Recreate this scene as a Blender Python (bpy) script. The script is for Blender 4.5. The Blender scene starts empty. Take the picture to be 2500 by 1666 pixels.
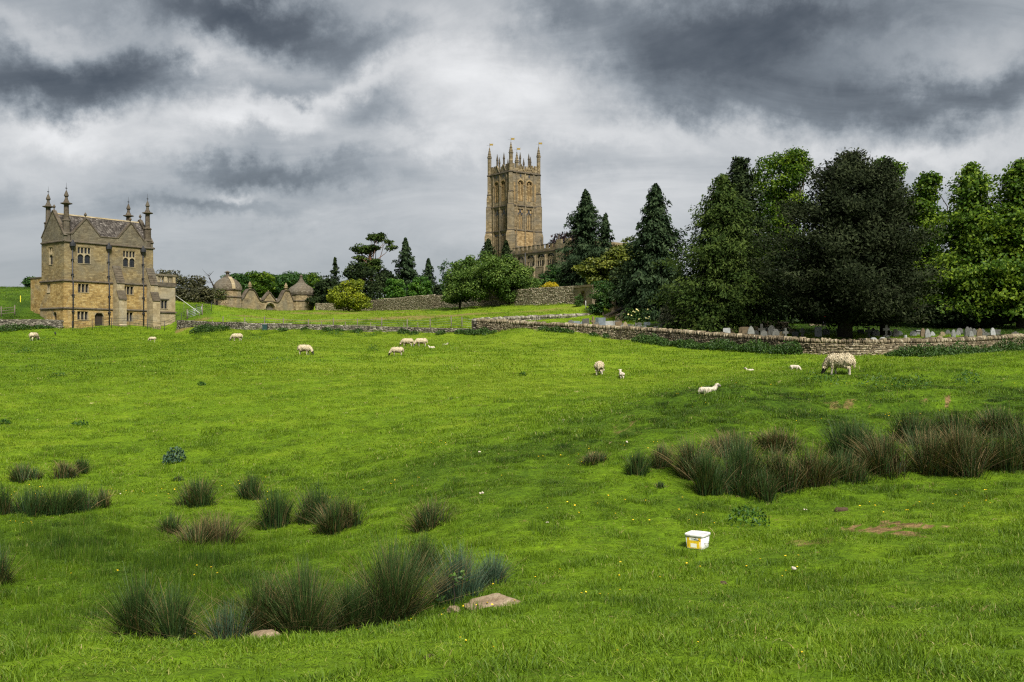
import bpy, bmesh, math, random
import numpy as np
from mathutils import Vector, Matrix, Euler

# ---------------------------------------------------------------- camera, sky, sun, exposure
scene = bpy.context.scene
COL = scene.collection
F, CX, YH = 2430.0, 1250.0, 848.0          # focal length, optical axis and horizon of the photograph, in its pixels

cam_d = bpy.data.cameras.new('camera')
cam_d.lens = 36.0 * F / 2500.0
cam_d.sensor_width = 36.0
cam_d.shift_y = (YH - 833.0) / 2500.0
cam_d.clip_start, cam_d.clip_end = 0.1, 9000.0
cam = bpy.data.objects.new('camera', cam_d)
cam.rotation_euler = (math.pi / 2, 0, 0)
COL.objects.link(cam)
scene.camera = cam

SUN_AZ, SUN_EL = math.radians(158), math.radians(48)     # azimuth from +Y clockwise, elevation
SUN_DIR = Vector((math.sin(SUN_AZ) * math.cos(SUN_EL), math.cos(SUN_AZ) * math.cos(SUN_EL), math.sin(SUN_EL)))
sun_d = bpy.data.lights.new('sun', 'SUN')
sun_d.energy = 4.3
sun_d.angle = math.radians(16)
sun_d.color = (1.0, 0.95, 0.86)
sun = bpy.data.objects.new('sun', sun_d)
sun.rotation_euler = SUN_DIR.to_track_quat('Z', 'Y').to_euler()
sun.location = SUN_DIR * 300
COL.objects.link(sun)

vs = scene.view_settings
vs.view_transform = 'Standard'
vs.look = 'None'
vs.exposure = 0.9
vs.gamma = 1.0
vs.use_curve_mapping = False
scene.cycles.max_bounces = 4
scene.cycles.diffuse_bounces = 2
scene.cycles.transparent_max_bounces = 6
scene.cycles.use_denoising = False
scene.cycles.filter_width = 1.25
scene.cycles.use_adaptive_sampling = True
scene.cycles.adaptive_threshold = 0.015


def build_world():
    w = bpy.data.worlds.new('World')
    scene.world = w
    w.use_nodes = True
    nt = w.node_tree
    nt.nodes.clear()
    N, L = nt.nodes.new, nt.links.new

    def math_n(op, a, b=None, clamp=False):
        n = N('ShaderNodeMath'); n.operation = op; n.use_clamp = clamp
        for k, v in enumerate((a, b)):
            if v is None: continue
            if isinstance(v, (int, float)): n.inputs[k].default_value = v
            else: L(v, n.inputs[k])
        return n.outputs[0]

    def vec_n(op, a, b=None, scale=None):
        n = N('ShaderNodeVectorMath'); n.operation = op
        for k, v in enumerate((a, b)):
            if v is None: continue
            if isinstance(v, (tuple, list)): n.inputs[k].default_value = v
            else: L(v, n.inputs[k])
        if scale is not None: n.inputs['Scale'].default_value = scale
        return n

    tc = N('ShaderNodeTexCoord')
    dirv = tc.outputs['Generated']
    sep = N('ShaderNodeSeparateXYZ'); L(dirv, sep.inputs[0])
    # cloud deck seen in perspective: project the view direction on a plane overhead
    zz = math_n('ADD', math_n('ABSOLUTE', sep.outputs[2]), 0.30)
    inv = math_n('DIVIDE', 1.0, zz)
    comb = N('ShaderNodeCombineXYZ')
    L(math_n('MULTIPLY', sep.outputs[0], inv), comb.inputs[0])
    L(math_n('MULTIPLY', sep.outputs[1], inv), comb.inputs[1])
    comb.inputs[2].default_value = 3.7

    def noise(vec, scale, detail, rough, lac=2.0, dist=0.0, loc=(0, 0, 0), sc=(1, 1, 1)):
        m = N('ShaderNodeMapping'); m.inputs['Location'].default_value = loc; m.inputs['Scale'].default_value = sc
        L(vec, m.inputs['Vector'])
        n = N('ShaderNodeTexNoise'); n.inputs['Scale'].default_value = scale
        n.inputs['Detail'].default_value = detail; n.inputs['Roughness'].default_value = rough
        n.inputs['Lacunarity'].default_value = lac; n.inputs['Distortion'].default_value = dist
        L(m.outputs[0], n.inputs['Vector'])
        return n

    deck = comb.outputs[0]
    n_big = noise(deck, 1.0, 7, 0.52, dist=0.35, loc=(2.3, 0.4, 0), sc=(0.85, 1.1, 1))
    n_fine = noise(deck, 3.4, 10, 0.62, dist=0.6, loc=(7.1, 3.3, 0), sc=(0.8, 1.25, 1))
    warp = noise(dirv, 4.2, 8, 0.62, loc=(1.3, 5.1, 2.2))
    warp2 = noise(dirv, 14.0, 8, 0.64, loc=(4.3, 1.1, 8.2))
    wv = vec_n('SUBTRACT', warp.outputs['Color'], (0.5, 0.5, 0.5))
    wv2 = vec_n('SUBTRACT', warp2.outputs['Color'], (0.5, 0.5, 0.5))
    d1 = vec_n('ADD', dirv, vec_n('SCALE', wv.outputs[0], scale=0.13).outputs[0])
    d2 = vec_n('ADD', d1.outputs[0], vec_n('SCALE', wv2.outputs[0], scale=0.085).outputs[0])
    total = math_n('ADD', math_n('MULTIPLY', math_n('SUBTRACT', n_big.outputs[0], 0.5), 0.55), 0.575)
    up = math_n('MULTIPLY', math_n('SUBTRACT', math_n('ABSOLUTE', sep.outputs[2]), 0.03), 5.5, True)      # detail dies out in the murk near the horizon
    total = math_n('ADD', total, math_n('MULTIPLY', math_n('SUBTRACT', n_fine.outputs[0], 0.5), math_n('ADD', math_n('MULTIPLY', up, 0.50), 0.10)))
    # individual cloud banks of this sky
    banks = [(90, 190, 250, 62, -.46), (330, 165, 150, 55, -.26), (600, 0, 260, 52, -.50), (900, 95, 120, 50, -.30), (690, 175, 110, 30, -.22), (890, 285, 95, 48, -.28), (580, 410, 130, 36, -.34), (500, 512, 150, 24, -.24),
             (800, 420, 160, 40, -.20), (1320, 25, 90, 45, -.26), (1700, 140, 300, 95, -.42), (2150, 235, 340, 52, -.34), (1950, 30, 220, 50, -.26), (1560, 30, 130, 60, -.18), (2480, 220, 160, 50, -.16), (300, 330, 80, 25, -.14), (620, 330, 110, 26, -.14), (1440, 370, 160, 40, -.12), (60, 560, 170, 50, -.06),
             (450, 110, 90, 42, .30), (560, 250, 170, 42, .34), (180, 315, 240, 50, .34), (720, 205, 110, 24, .26), (1130, 130, 120, 70, .24), (1150, 250, 200, 70, .26), (1050, 350, 170, 40, .20), (1400, 230, 120, 70, .20), (60, 45, 150, 34, .16), (585, 488, 50, 15, .26),
             (2250, 365, 280, 34, .24), (1640, 320, 220, 40, .22), (60, 430, 150, 40, .14), (860, 190, 100, 30, .18), (1520, 500, 420, 110, .13), (700, 590, 800, 60, .08), (1900, 420, 500, 80, .08), (2350, 110, 120, 60, .10), (960, 20, 120, 40, .16)]
    for px, py, wx, wy, amp in banks:
        c = Vector(((px - CX) / F, 1.0, (YH - py) / F))
        ln = c.length
        c.normalize()
        df = vec_n('SUBTRACT', d2.outputs[0], tuple(c))
        sx, sz = wx / F / ln, wy / F / ln
        ml = vec_n('MULTIPLY', df.outputs[0], (1 / sx, 0.8 / sx, 1 / sz))
        q = vec_n('DOT_PRODUCT', ml.outputs[0], ml.outputs[0])
        g = math_n('POWER', 2.71828, math_n('MULTIPLY', q.outputs['Value'], -0.72))
        total = math_n('ADD', total, math_n('MULTIPLY', g, amp * (.96 if amp < 0 else 1.0)))
    ramp = N('ShaderNodeValToRGB')
    el = ramp.color_ramp.elements
    el[0].position, el[0].color = 0.0, (0.026, 0.031, 0.038, 1)
    el[1].position, el[1].color = 1.0, (0.41, 0.412, 0.414, 1)
    for p, c in ((.18, (.050, .057, .066, 1)), (.36, (.096, .108, .121, 1)), (.52, (.164, .178, .192, 1)), (.70, (.250, .259, .268, 1)), (.85, (.330, .334, .338, 1))):
        e = el.new(p); e.color = c
    L(total, ramp.inputs[0])
    sky = N('ShaderNodeTexSky')
    sky.sky_type = 'NISHITA'
    sky.sun_disc = False
    sky.sun_elevation = SUN_EL
    sky.sun_rotation = SUN_AZ
    sky.altitude = 150
    bg_sky = N('ShaderNodeBackground'); bg_sky.inputs['Strength'].default_value = 0.06
    L(sky.outputs[0], bg_sky.inputs[0])
    bg_cl = N('ShaderNodeBackground'); bg_cl.inputs['Strength'].default_value = 1.14
    L(ramp.outputs[0], bg_cl.inputs[0])
    mix = N('ShaderNodeMixShader'); mix.inputs[0].default_value = 0.93      # nearly closed cloud cover
    L(bg_sky.outputs[0], mix.inputs[1]); L(bg_cl.outputs[0], mix.inputs[2])
    out = N('ShaderNodeOutputWorld')
    L(mix.outputs[0], out.inputs[0])


build_world()

# ---------------------------------------------------------------- numeric helpers
RNG = np.random.default_rng(7)
random.seed(7)


def vnoise(x, y, seed=0):
    """smooth 2-D value noise, vectorised, range 0..1"""
    xi, yi = np.floor(x).astype(np.int64), np.floor(y).astype(np.int64)
    fx, fy = x - xi, y - yi
    fx, fy = fx * fx * (3 - 2 * fx), fy * fy * (3 - 2 * fy)

    def h(a, b):
        n = (a * 374761393 + b * 668265263 + seed * 974634777) & 0x7fffffff
        n = ((n ^ (n >> 13)) * 1274126177) & 0x7fffffff
        return ((n ^ (n >> 16)) & 0xffff) / 65535.0
    a, b, c, d = h(xi, yi), h(xi + 1, yi), h(xi, yi + 1), h(xi + 1, yi + 1)
    return (a * (1 - fx) + b * fx) * (1 - fy) + (c * (1 - fx) + d * fx) * fy


def fbm(x, y, seed=0, octs=4, gain=.5):
    t, a, s = 0, 1, 0
    for k in range(octs):
        t = t + a * vnoise(x * 2 ** k, y * 2 ** k, seed + k * 17)
        s += a
        a *= gain
    return t / s


# ---------------------------------------------------------------- terrain height from surveyed points (pixel, pixel, distance)
SURVEY = [
    # foreground bank on which the camera stands
    (0, 1660, 5.6), (700, 1660, 5.6), (1250, 1660, 5.6), (1900, 1660, 5.6), (2500, 1660, 5.6),
    (100, 1590, 8.5), (650, 1562, 9.7), (1000, 1528, 10.3), (1250, 1505, 10.6), (1600, 1480, 10.4), (2050, 1470, 10.4), (2500, 1440, 10.6),
    # ditch with stones and rushes
    (100, 1570, 12.6), (340, 1556, 12.4), (620, 1560, 12.0), (900, 1530, 12.6), (1150, 1478, 12.7), (1350, 1430, 13.2),
    # wet hollow on the left
    (0, 1420, 17), (500, 1412, 17), (900, 1400, 17), (1250, 1330, 17.2), (100, 1300, 22), (500, 1300, 22), (900, 1285, 21.6), (1250, 1212, 21.5),
    (1706, 1322, 17.7), (2050, 1300, 17.4), (2400, 1275, 17.5), (1600, 1225, 21.2), (1850, 1210, 22), (2150, 1165, 23.3), (2400, 1150, 24),
    (0, 1180, 30), (400, 1185, 30), (800, 1165, 30), (1100, 1110, 29), (1350, 1100, 27.5), (1500, 1085, 27), 
    # bank on the right with its crest, dip behind it
    (1500, 1010, 31), (1650, 985, 31), (1730, 954, 33), (1950, 1000, 30.5), (2200, 985, 31.5), (2450, 960, 32.5),
    (1900, 932, 36), (2048, 913, 38.5), (2250, 890, 41), (2500, 868, 43),
    (1350, 1010, 38), (1150, 1020, 39), (1600, 958, 46), (1760, 922, 52), (1940, 904, 58), (1830, 906, 58), (2200, 886, 58), (2500, 864, 60),
    # main field
    (0, 1075, 38), (400, 1075, 38), (800, 1055, 38), (0, 985, 48), (500, 975, 48), (900, 965, 48), (1250, 962, 48),
    (0, 915, 60), (600, 908, 60), (1100, 912, 60), (1463, 916, 61), (1700, 880, 70), (1950, 872, 72),
    (0, 868, 75), (745, 867, 73), (1150, 862, 76), (1450, 850, 80), (0, 836, 95), (577, 833, 95), (968, 869, 74), (1028, 845, 88), (1250, 833, 94),
    # foot of the churchyard wall
    (1165, 815, 107.5), (1300, 812, 101), (1500, 828, 96), (1700, 846, 87), (1900, 862, 79), (2060, 869, 75.5), (2200, 866, 76.5), (2350, 860, 80), (2500, 852, 85),
    (1290, 802, 100),
    # foot of the low field wall and of the house
    (0, 806, 115), (150, 803, 117), (428, 808, 129), (300, 807, 121), (160, 806, 119), (225, 807, 119.5), (370, 808, 125), (400, 808, 128), (600, 808, 116), (900, 811, 112), (1080, 815, 109),
    # churchyard
    (1400, 800, 104), (1500, 800, 108), (1450, 786, 118), (1600, 795, 106), (1800, 812, 96), (1900, 802, 105), (2065, 828, 89), (2350, 824, 93), (2500, 818, 97),
    (1560, 765, 122), (1700, 785, 120), (2000, 790, 120), (2300, 795, 118),
    # upper meadow
    (450, 775, 131), (470, 752, 141), (600, 797, 119), (900, 800, 115), (1120, 798, 112), (1250, 776, 117), (1440, 757, 123),
    (700, 775, 145), (1000, 768, 145), (600, 757, 185), (800, 759, 185), (905, 760, 186), (1100, 754, 152), (1300, 753, 131), (1445, 749, 125),
    (530, 752, 192), (740, 761, 200),
    # bank on the far left beside the house
    (20, 775, 121), (90, 768, 124), (40, 738, 130), (20, 706, 150), (200, 720, 150), (330, 730, 150), (-300, 720, 150),
    # church hill and beyond
    (1180, 735, 175), (1350, 715, 175), (1250, 682, 243), (1100, 700, 240), (1450, 690, 235), (950, 738, 230), (700, 748, 250), (450, 745, 230), (100, 725, 230),
    (1700, 755, 170), (2100, 760, 170), (2500, 765, 170), (1900, 740, 240), (2400, 745, 240),
]


def _survey():
    P = []
    for px, py, d in SURVEY:
        P.append(((px - CX) / F, math.log(d), (YH - py) / F * d))
    for u in (-.8, -.4, 0, .4, .8):
        P += [(u, math.log(3.0), -1.72), (u, math.log(400), 17.0), (u, math.log(900), 22.0), (u, math.log(3200), 20.0)]
    return np.array(P)


_SP = _survey()
_US, _VS = 2.4, 1.0


def _phi(r2):
    return 0.5 * r2 * np.log(r2 + 1e-9)


def _fit():
    q = np.stack([_SP[:, 0] * _US, _SP[:, 1] * _VS], 1)
    n = len(q)
    K = _phi(((q[:, None] - q[None]) ** 2).sum(2)) + np.eye(n) * 2e-4
    T = np.concatenate([np.ones((n, 1)), q], 1)
    A = np.block([[K, T], [T.T, np.zeros((3, 3))]])
    return q, np.linalg.solve(A, np.concatenate([_SP[:, 2], np.zeros(3)]))


_Q, _W = _fit()


def base_height(X, Y):
    X, Y = np.asarray(X, float), np.asarray(Y, float)
    d = np.clip(Y, 3.0, 3200)
    u = np.clip(X / d, -.62, .62)
    q = np.stack([u * _US, np.log(d) * _VS], -1)
    sh = q.shape[:-1]
    q = q.reshape(-1, 2)
    out = np.empty(len(q))
    for i in range(0, len(q), 20000):
        c = q[i:i + 20000]
        k = _phi(((c[:, None] - _Q[None]) ** 2).sum(2))
        out[i:i + 20000] = k @ _W[:-3] + _W[-3] + c @ _W[-2:]
    return out.reshape(sh)


def relief(X, Y):
    """turf unevenness: tussocks and hoof-worn lumps"""
    X, Y = np.asarray(X, float), np.asarray(Y, float)
    a = np.clip((np.abs(Y) - 1) / 6, 0, 1)
    r = (fbm(X * .55, Y * .55, 3, 3) - .5) * .20 + (fbm(X * 1.7, Y * 1.7, 9, 3) - .5) * .13
    r = r + (fbm(X * .13, Y * .13, 5, 2) - .5) * .12 * np.clip((Y - 25) / 30, 0, 1)
    # terracettes trodden along the bank on the right
    u = X / np.maximum(Y, 4)
    w = np.clip((u - .02) / .1, 0, 1) * np.exp(-((Y - 30) / 7.0) ** 2)
    r = r + (fbm(X * .30, Y * .95, 15, 3) - .5) * .55 * w + (fbm(X * 1.1, Y * 2.4, 19, 2) - .5) * .16 * w
    return r * a


def ground(X, Y):
    return base_height(X, Y) + relief(X, Y)


def gz(x, y):
    return float(ground(np.array([x]), np.array([y]))[0])


def at(px, py, d):
    return Vector(((px - CX) / F * d, d, (YH - py) / F * d))


def px_x(px, d):
    return (px - CX) / F * d


def on_ground(px, py, d0=6.0, d1=130.0):
    """distance at which the line of sight through a pixel meets the turf"""
    ds = np.exp(np.linspace(math.log(d0), math.log(d1), 900))
    u, v = (px - CX) / F, (YH - py) / F
    h = ground(u * ds, ds) - v * ds
    hit = np.nonzero(h >= 0)[0]
    d = ds[hit[0]] if len(hit) else d1
    return Vector((u * d, d, gz(u * d, d)))


# ---------------------------------------------------------------- object helpers
def tag(o, label=None, cat=None, group=None, kind=None):
    if label: o['label'] = label
    if cat: o['category'] = cat
    if group: o['group'] = group
    if kind: o['kind'] = kind
    return o


def empty(name, loc=(0, 0, 0), rz=0.0, parent=None):
    o = bpy.data.objects.new(name, None)
    o.empty_display_size = 0.3
    o.location = loc
    o.rotation_euler = (0, 0, rz)
    COL.objects.link(o)
    if parent: o.parent = parent
    return o


def link(name, me, mat=None, parent=None, loc=None, rot=None, scale=None):
    if mat is not None and not me.materials:
        for m in (mat if isinstance(mat, (list, tuple)) else [mat]): me.materials.append(m)
    o = bpy.data.objects.new(name, me)
    COL.objects.link(o)
    if parent: o.parent = parent
    if loc is not None: o.location = loc
    if rot is not None: o.rotation_euler = rot
    if scale is not None: o.scale = scale
    return o


def np_mesh(name, V, Fq, tint=None, smooth=False, mats=None, uv=None):
    """fast mesh from arrays; Fq is (n,3) or (n,4)"""
    V = np.asarray(V, np.float32)
    Fq = np.asarray(Fq, np.int32)
    me = bpy.data.meshes.new(name)
    n, k = Fq.shape
    me.vertices.add(len(V)); me.vertices.foreach_set('co', V.ravel())
    me.loops.add(n * k); me.loops.foreach_set('vertex_index', Fq.ravel())
    me.polygons.add(n)
    me.polygons.foreach_set('loop_start', np.arange(0, n * k, k, dtype=np.int32))
    me.polygons.foreach_set('loop_total', np.full(n, k, np.int32))
    if smooth: me.polygons.foreach_set('use_smooth', np.ones(n, bool))
    if mats is not None: me.polygons.foreach_set('material_index', np.asarray(mats, np.int32))
    if tint is not None:
        a = me.attributes.new('tint', 'FLOAT', 'POINT')
        a.data.foreach_set('value', np.asarray(tint, np.float32))
    me.update(calc_edges=True)
    return me


class MB:
    """collects boxes, prisms, tubes and lathes; build() makes one mesh object with metric box-mapped UVs"""

    def __init__(self):
        self.v, self.f, self.s = [], [], []

    def add(self, vs, fs, smooth=False):
        o = len(self.v)
        self.v += [tuple(p) for p in vs]
        self.f += [tuple(i + o for i in f) for f in fs]
        self.s += [smooth] * len(fs)
        return self

    def box(self, a, b, taper=0.0):
        (x0, y0, z0), (x1, y1, z1) = a, b
        t = taper
        return self.add([(x0, y0, z0), (x1, y0, z0), (x1, y1, z0), (x0, y1, z0), (x0 + t, y0 + t, z1), (x1 - t, y0 + t, z1), (x1 - t, y1 - t, z1), (x0 + t, y1 - t, z1)],
                        [(3, 2, 1, 0), (4, 5, 6, 7), (0, 1, 5, 4), (1, 2, 6, 5), (2, 3, 7, 6), (3, 0, 4, 7)])

    def quad(self, *p):
        return self.add(p, [tuple(range(len(p)))])

    def prism(self, poly, a, b, frame):
        """polygon of (s,h) points extruded from depth a to b; frame(s,h,depth) -> xyz"""
        n = len(poly)
        v = [frame(s, h, a) for s, h in poly] + [frame(s, h, b) for s, h in poly]
        f = [tuple(range(n)), tuple(range(2 * n - 1, n - 1, -1))]
        f += [(i, i + n, (i + 1) % n + n, (i + 1) % n) for i in range(n)]
        return self.add(v, f)

    def lathe(self, prof, n=12, c=(0, 0, 0), smooth=False, rot=0.0, squash=1.0):
        v, f = [], []
        for r, z in prof:
            for k in range(n):
                a = rot + 2 * math.pi * k / n
                v.append((c[0] + r * math.cos(a), c[1] + r * math.sin(a) * squash, c[2] + z))
        for i in range(len(prof) - 1):
            for k in range(n):
                f.append((i * n + k, i * n + (k + 1) % n, (i + 1) * n + (k + 1) % n, (i + 1) * n + k))
        f.append(tuple(range(n - 1, -1, -1)))
        f.append(tuple(range((len(prof) - 1) * n, len(prof) * n)))
        return self.add(v, f, smooth)

    def tube(self, pts, rad, n=6, smooth=True):
        pts = [Vector(p) for p in pts]
        rad = rad if isinstance(rad, (list, tuple)) else [rad] * len(pts)
        v, f = [], []
        for i, p in enumerate(pts):
            t = (pts[min(i + 1, len(pts) - 1)] - pts[max(i - 1, 0)]).normalized()
            a = t.orthogonal().normalized() if abs(t.z) > .9 else Vector((t.y, -t.x, 0)).normalized()
            b = t.cross(a)
            for k in range(n):
                q = 2 * math.pi * k / n
                v.append(p + (a * math.cos(q) + b * math.sin(q)) * rad[i])
        for i in range(len(pts) - 1):
            for k in range(n):
                f.append((i * n + k, i * n + (k + 1) % n, (i + 1) * n + (k + 1) % n, (i + 1) * n + k))
        f.append(tuple(range(n - 1, -1, -1)))
        f.append(tuple(range((len(pts) - 1) * n, len(pts) * n)))
        return self.add(v, f, smooth)

    def mesh(self, name):
        me = bpy.data.meshes.new(name)
        me.from_pydata(self.v, [], self.f)
        me.polygons.foreach_set('use_smooth', self.s)
        bm = bmesh.new(); bm.from_mesh(me)
        bmesh.ops.recalc_face_normals(bm, faces=bm.faces)
        uvl = bm.loops.layers.uv.new('UVMap')
        for fc in bm.faces:
            n = fc.normal
            if abs(n.z) > .75:
                for lp in fc.loops: lp[uvl].uv = (lp.vert.co.x, lp.vert.co.y)
            else:
                t = Vector((-n.y, n.x, 0)); t.normalize()
                up = n.cross(t)
                for lp in fc.loops:
                    lp[uvl].uv = (lp.vert.co.dot(t), lp.vert.co.dot(up) * (1 if up.z > 0 else -1))
        bm.to_mesh(me); bm.free()
        return me

    def build(self, name, mat, parent=None, loc=None, rot=None):
        return link(name, self.mesh(name), mat, parent, loc, rot)


# ---------------------------------------------------------------- materials
M = {}


class NT:
    def __init__(self, name):
        self.m = bpy.data.materials.new(name)
        self.m.use_nodes = True
        self.t = self.m.node_tree
        self.t.nodes.clear()
        self.out = self.t.nodes.new('ShaderNodeOutputMaterial')

    def n(self, kind, **kw):
        nd = self.t.nodes.new(kind)
        for k, v in kw.items():
            if k.startswith('i_'):
                nd.inputs[k[2:].replace('_', ' ')].default_value = v
            else:
                setattr(nd, k, v)
        return nd

    def l(self, a, b):
        self.t.links.new(a, b)

    def noise(self, vec, scale, detail=4, rough=.55, dist=0.0):
        n = self.n('ShaderNodeTexNoise', i_Scale=scale, i_Detail=detail, i_Roughness=rough, i_Distortion=dist)
        if vec is not None: self.l(vec, n.inputs['Vector'])
        return n.outputs[0]

    def ramp(self, fac, stops):
        r = self.n('ShaderNodeValToRGB')
        el = r.color_ramp.elements
        el[0].position, el[0].color = stops[0][0], tuple(stops[0][1]) + (1,)
        el[1].position, el[1].color = stops[-1][0], tuple(stops[-1][1]) + (1,)
        for p, c in stops[1:-1]:
            e = el.new(p); e.color = tuple(c) + (1,)
        self.l(fac, r.inputs[0])
        return r.outputs[0]

    def mix(self, fac, a, b, mode='MIX'):
        m = self.n('ShaderNodeMix', data_type='RGBA', blend_type=mode)
        for k, v in ((0, fac), (6, a), (7, b)):
            if isinstance(v, (int, float)): m.inputs[k].default_value = v
            elif isinstance(v, (tuple, list)): m.inputs[k].default_value = tuple(v) + (1,)
            else: self.l(v, m.inputs[k])
        return m.outputs[2]

    def math(self, op, a, b=None, clamp=False):
        m = self.n('ShaderNodeMath', operation=op, use_clamp=clamp)
        for k, v in enumerate((a, b)):
            if v is None: continue
            if isinstance(v, (int, float)): m.inputs[k].default_value = v
            else: self.l(v, m.inputs[k])
        return m.outputs[0]

    def bump(self, h, strength=.5, dist=.05):
        b = self.n('ShaderNodeBump', i_Strength=strength, i_Distance=dist)
        self.l(h, b.inputs['Height'])
        return b.outputs[0]

    def done(self, color, rough=.85, bump=None, spec=.3, extra=None, metallic=0.0):
        p = self.n('ShaderNodeBsdfPrincipled', i_Roughness=rough, i_Metallic=metallic)
        p.inputs['Specular IOR Level'].default_value = spec
        if isinstance(color, (tuple, list)): p.inputs['Base Color'].default_value = tuple(color) + (1,)
        else: self.l(color, p.inputs['Base Color'])
        if bump is not None: self.l(bump, p.inputs['Normal'])
        sh = p.outputs[0]
        if extra: sh = extra(self, sh, color)
        self.l(sh, self.out.inputs[0])
        return self.m


def plain(name, col, rough=.7, var=.25, scale=3.0, spec=.3, metallic=0.0):
    t = NT(name)
    tc = t.n('ShaderNodeTexCoord').outputs['Object']
    n = t.noise(tc, scale, 5, .6)
    c = t.ramp(n, [(.25, [x * (1 - var) for x in col]), (.75, [min(1, x * (1 + var)) for x in col])])
    M[name] = t.done(c, rough, t.bump(t.noise(tc, scale * 6, 3), .25, .02), spec, metallic=metallic)
    return M[name]


def masonry(name, cols, grey, bw, bh, bump=.6, greyness=.5, mortar=(.16, .13, .08), stain=.5, fine=14.0):
    """coursed stone with blocks of uneven colour, lichen and weather stains"""
    t = NT(name)
    tcn = t.n('ShaderNodeTexCoord')
    uv, ob = tcn.outputs['UV'], tcn.outputs['Object']
    wob = t.noise(uv, 1.3, 3)
    sepv = t.n('ShaderNodeVectorMath', operation='MULTIPLY_ADD')
    nz = t.n('ShaderNodeTexNoise', i_Scale=1.7, i_Detail=3)
    t.l(uv, nz.inputs['Vector'])
    t.l(nz.outputs['Color'], sepv.inputs[0]); sepv.inputs[1].default_value = (.14, .07, 0); t.l(uv, sepv.inputs[2])
    br = t.n('ShaderNodeTexBrick', offset=.5, squash=.8, squash_frequency=3)
    br.inputs['Scale'].default_value = 1.0
    br.inputs['Brick Width'].default_value = bw
    br.inputs['Row Height'].default_value = bh
    br.inputs['Mortar Size'].default_value = .012
    br.inputs['Mortar Smooth'].default_value = .4
    br.inputs['Bias'].default_value = 0.0
    br.inputs['Color1'].default_value = (0, 0, 0, 1)
    br.inputs['Color2'].default_value = (1, 1, 1, 1)
    br.inputs['Mortar'].default_value = (.5, .5, .5, 1)
    t.l(sepv.outputs[0], br.inputs['Vector'])
    fac = t.math('ADD', t.math('MULTIPLY', br.outputs['Color'], .45), t.math('MULTIPLY', t.noise(uv, 1.1, 5, .6), .62))
    c = t.ramp(fac, [(.22, cols[0]), (.5, cols[1]), (.82, cols[2])])
    g = t.noise(ob, .34, 6, .68, .6)
    gm = t.ramp(g, [(.62 - greyness * .32, (0, 0, 0)), (.74 - greyness * .22, (1, 1, 1))])
    c = t.mix(t.math('MULTIPLY', gm, .75), c, grey)
    sp = t.noise(ob, fine * .55, 4, .7)
    c = t.mix(t.ramp(sp, [(.60, (0, 0, 0)), (.72, (.5, .5, .5))]), c, [min(1, x * 1.9 + .04) for x in grey])
    st = t.noise(ob, .9, 5, .7, 1.2)
    c = t.mix(t.ramp(st, [(.5, (0, 0, 0)), (.72, (stain, stain, stain))]), c, [x * .38 for x in cols[0]])
    c = t.mix(t.math('MULTIPLY', br.outputs['Fac'], .55), c, mortar)
    c = t.mix(.55, c, t.ramp(t.noise(ob, fine, 4, .75), [(.3, [.45] * 3), (.7, [1.35] * 3)]), 'MULTIPLY')
    h = t.math('ADD', t.math('MULTIPLY', br.outputs['Fac'], -.6), t.math('MULTIPLY', t.noise(uv, fine, 4, .7), .7))
    M[name] = t.done(c, .92, t.bump(h, bump, .05), .15)
    return M[name]


def leafmat(name, dark, mid, light, trans=.22, rough=.55, spec=.25):
    t = NT(name)
    a = t.n('ShaderNodeAttribute', attribute_name='tint').outputs['Fac']
    geo = t.n('ShaderNodeNewGeometry').outputs['Position']
    n = t.noise(geo, .55, 3, .6)
    f = t.math('ADD', t.math('MULTIPLY', a, .72), t.math('MULTIPLY', n, .28))
    c = t.ramp(f, [(.15, dark), (.5, mid), (.88, light)])

    def ex(self, sh, col):
        tr = self.n('ShaderNodeBsdfTranslucent'); self.l(self.mix(1.0, col, (1.0, 1.1, .5), 'MULTIPLY'), tr.inputs[0])
        mx = self.n('ShaderNodeMixShader'); mx.inputs[0].default_value = trans
        self.l(sh, mx.inputs[1]); self.l(tr.outputs[0], mx.inputs[2])
        return mx.outputs[0]
    M[name] = t.done(c, rough, None, spec, ex)
    return M[name]


def stonemat(name, stops, per_object=False):
    """loose wall stones: colour by stone"""
    t = NT(name)
    if per_object: a = t.n('ShaderNodeObjectInfo').outputs['Random']
    else: a = t.n('ShaderNodeAttribute', attribute_name='tint').outputs['Fac']
    geo = t.n('ShaderNodeNewGeometry').outputs['Position']
    f = t.math('ADD', t.math('MULTIPLY', a, .62), t.math('MULTIPLY', t.noise(geo, 1.1, 4, .6), .38))
    c = t.ramp(f, stops)
    c = t.mix(.6, c, t.ramp(t.noise(geo, 11, 5, .75), [(.3, [.42] * 3), (.68, [1.4] * 3)]), 'MULTIPLY')
    sp = t.noise(geo, 5.5, 4, .7)
    c = t.mix(t.ramp(sp, [(.60, (0, 0, 0)), (.70, (.7, .7, .7))]), c, (.34, .33, .28))
    M[name] = t.done(c, .93, t.bump(t.noise(geo, 16, 5, .7), .6, .03), .12)
    return M[name]
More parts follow.
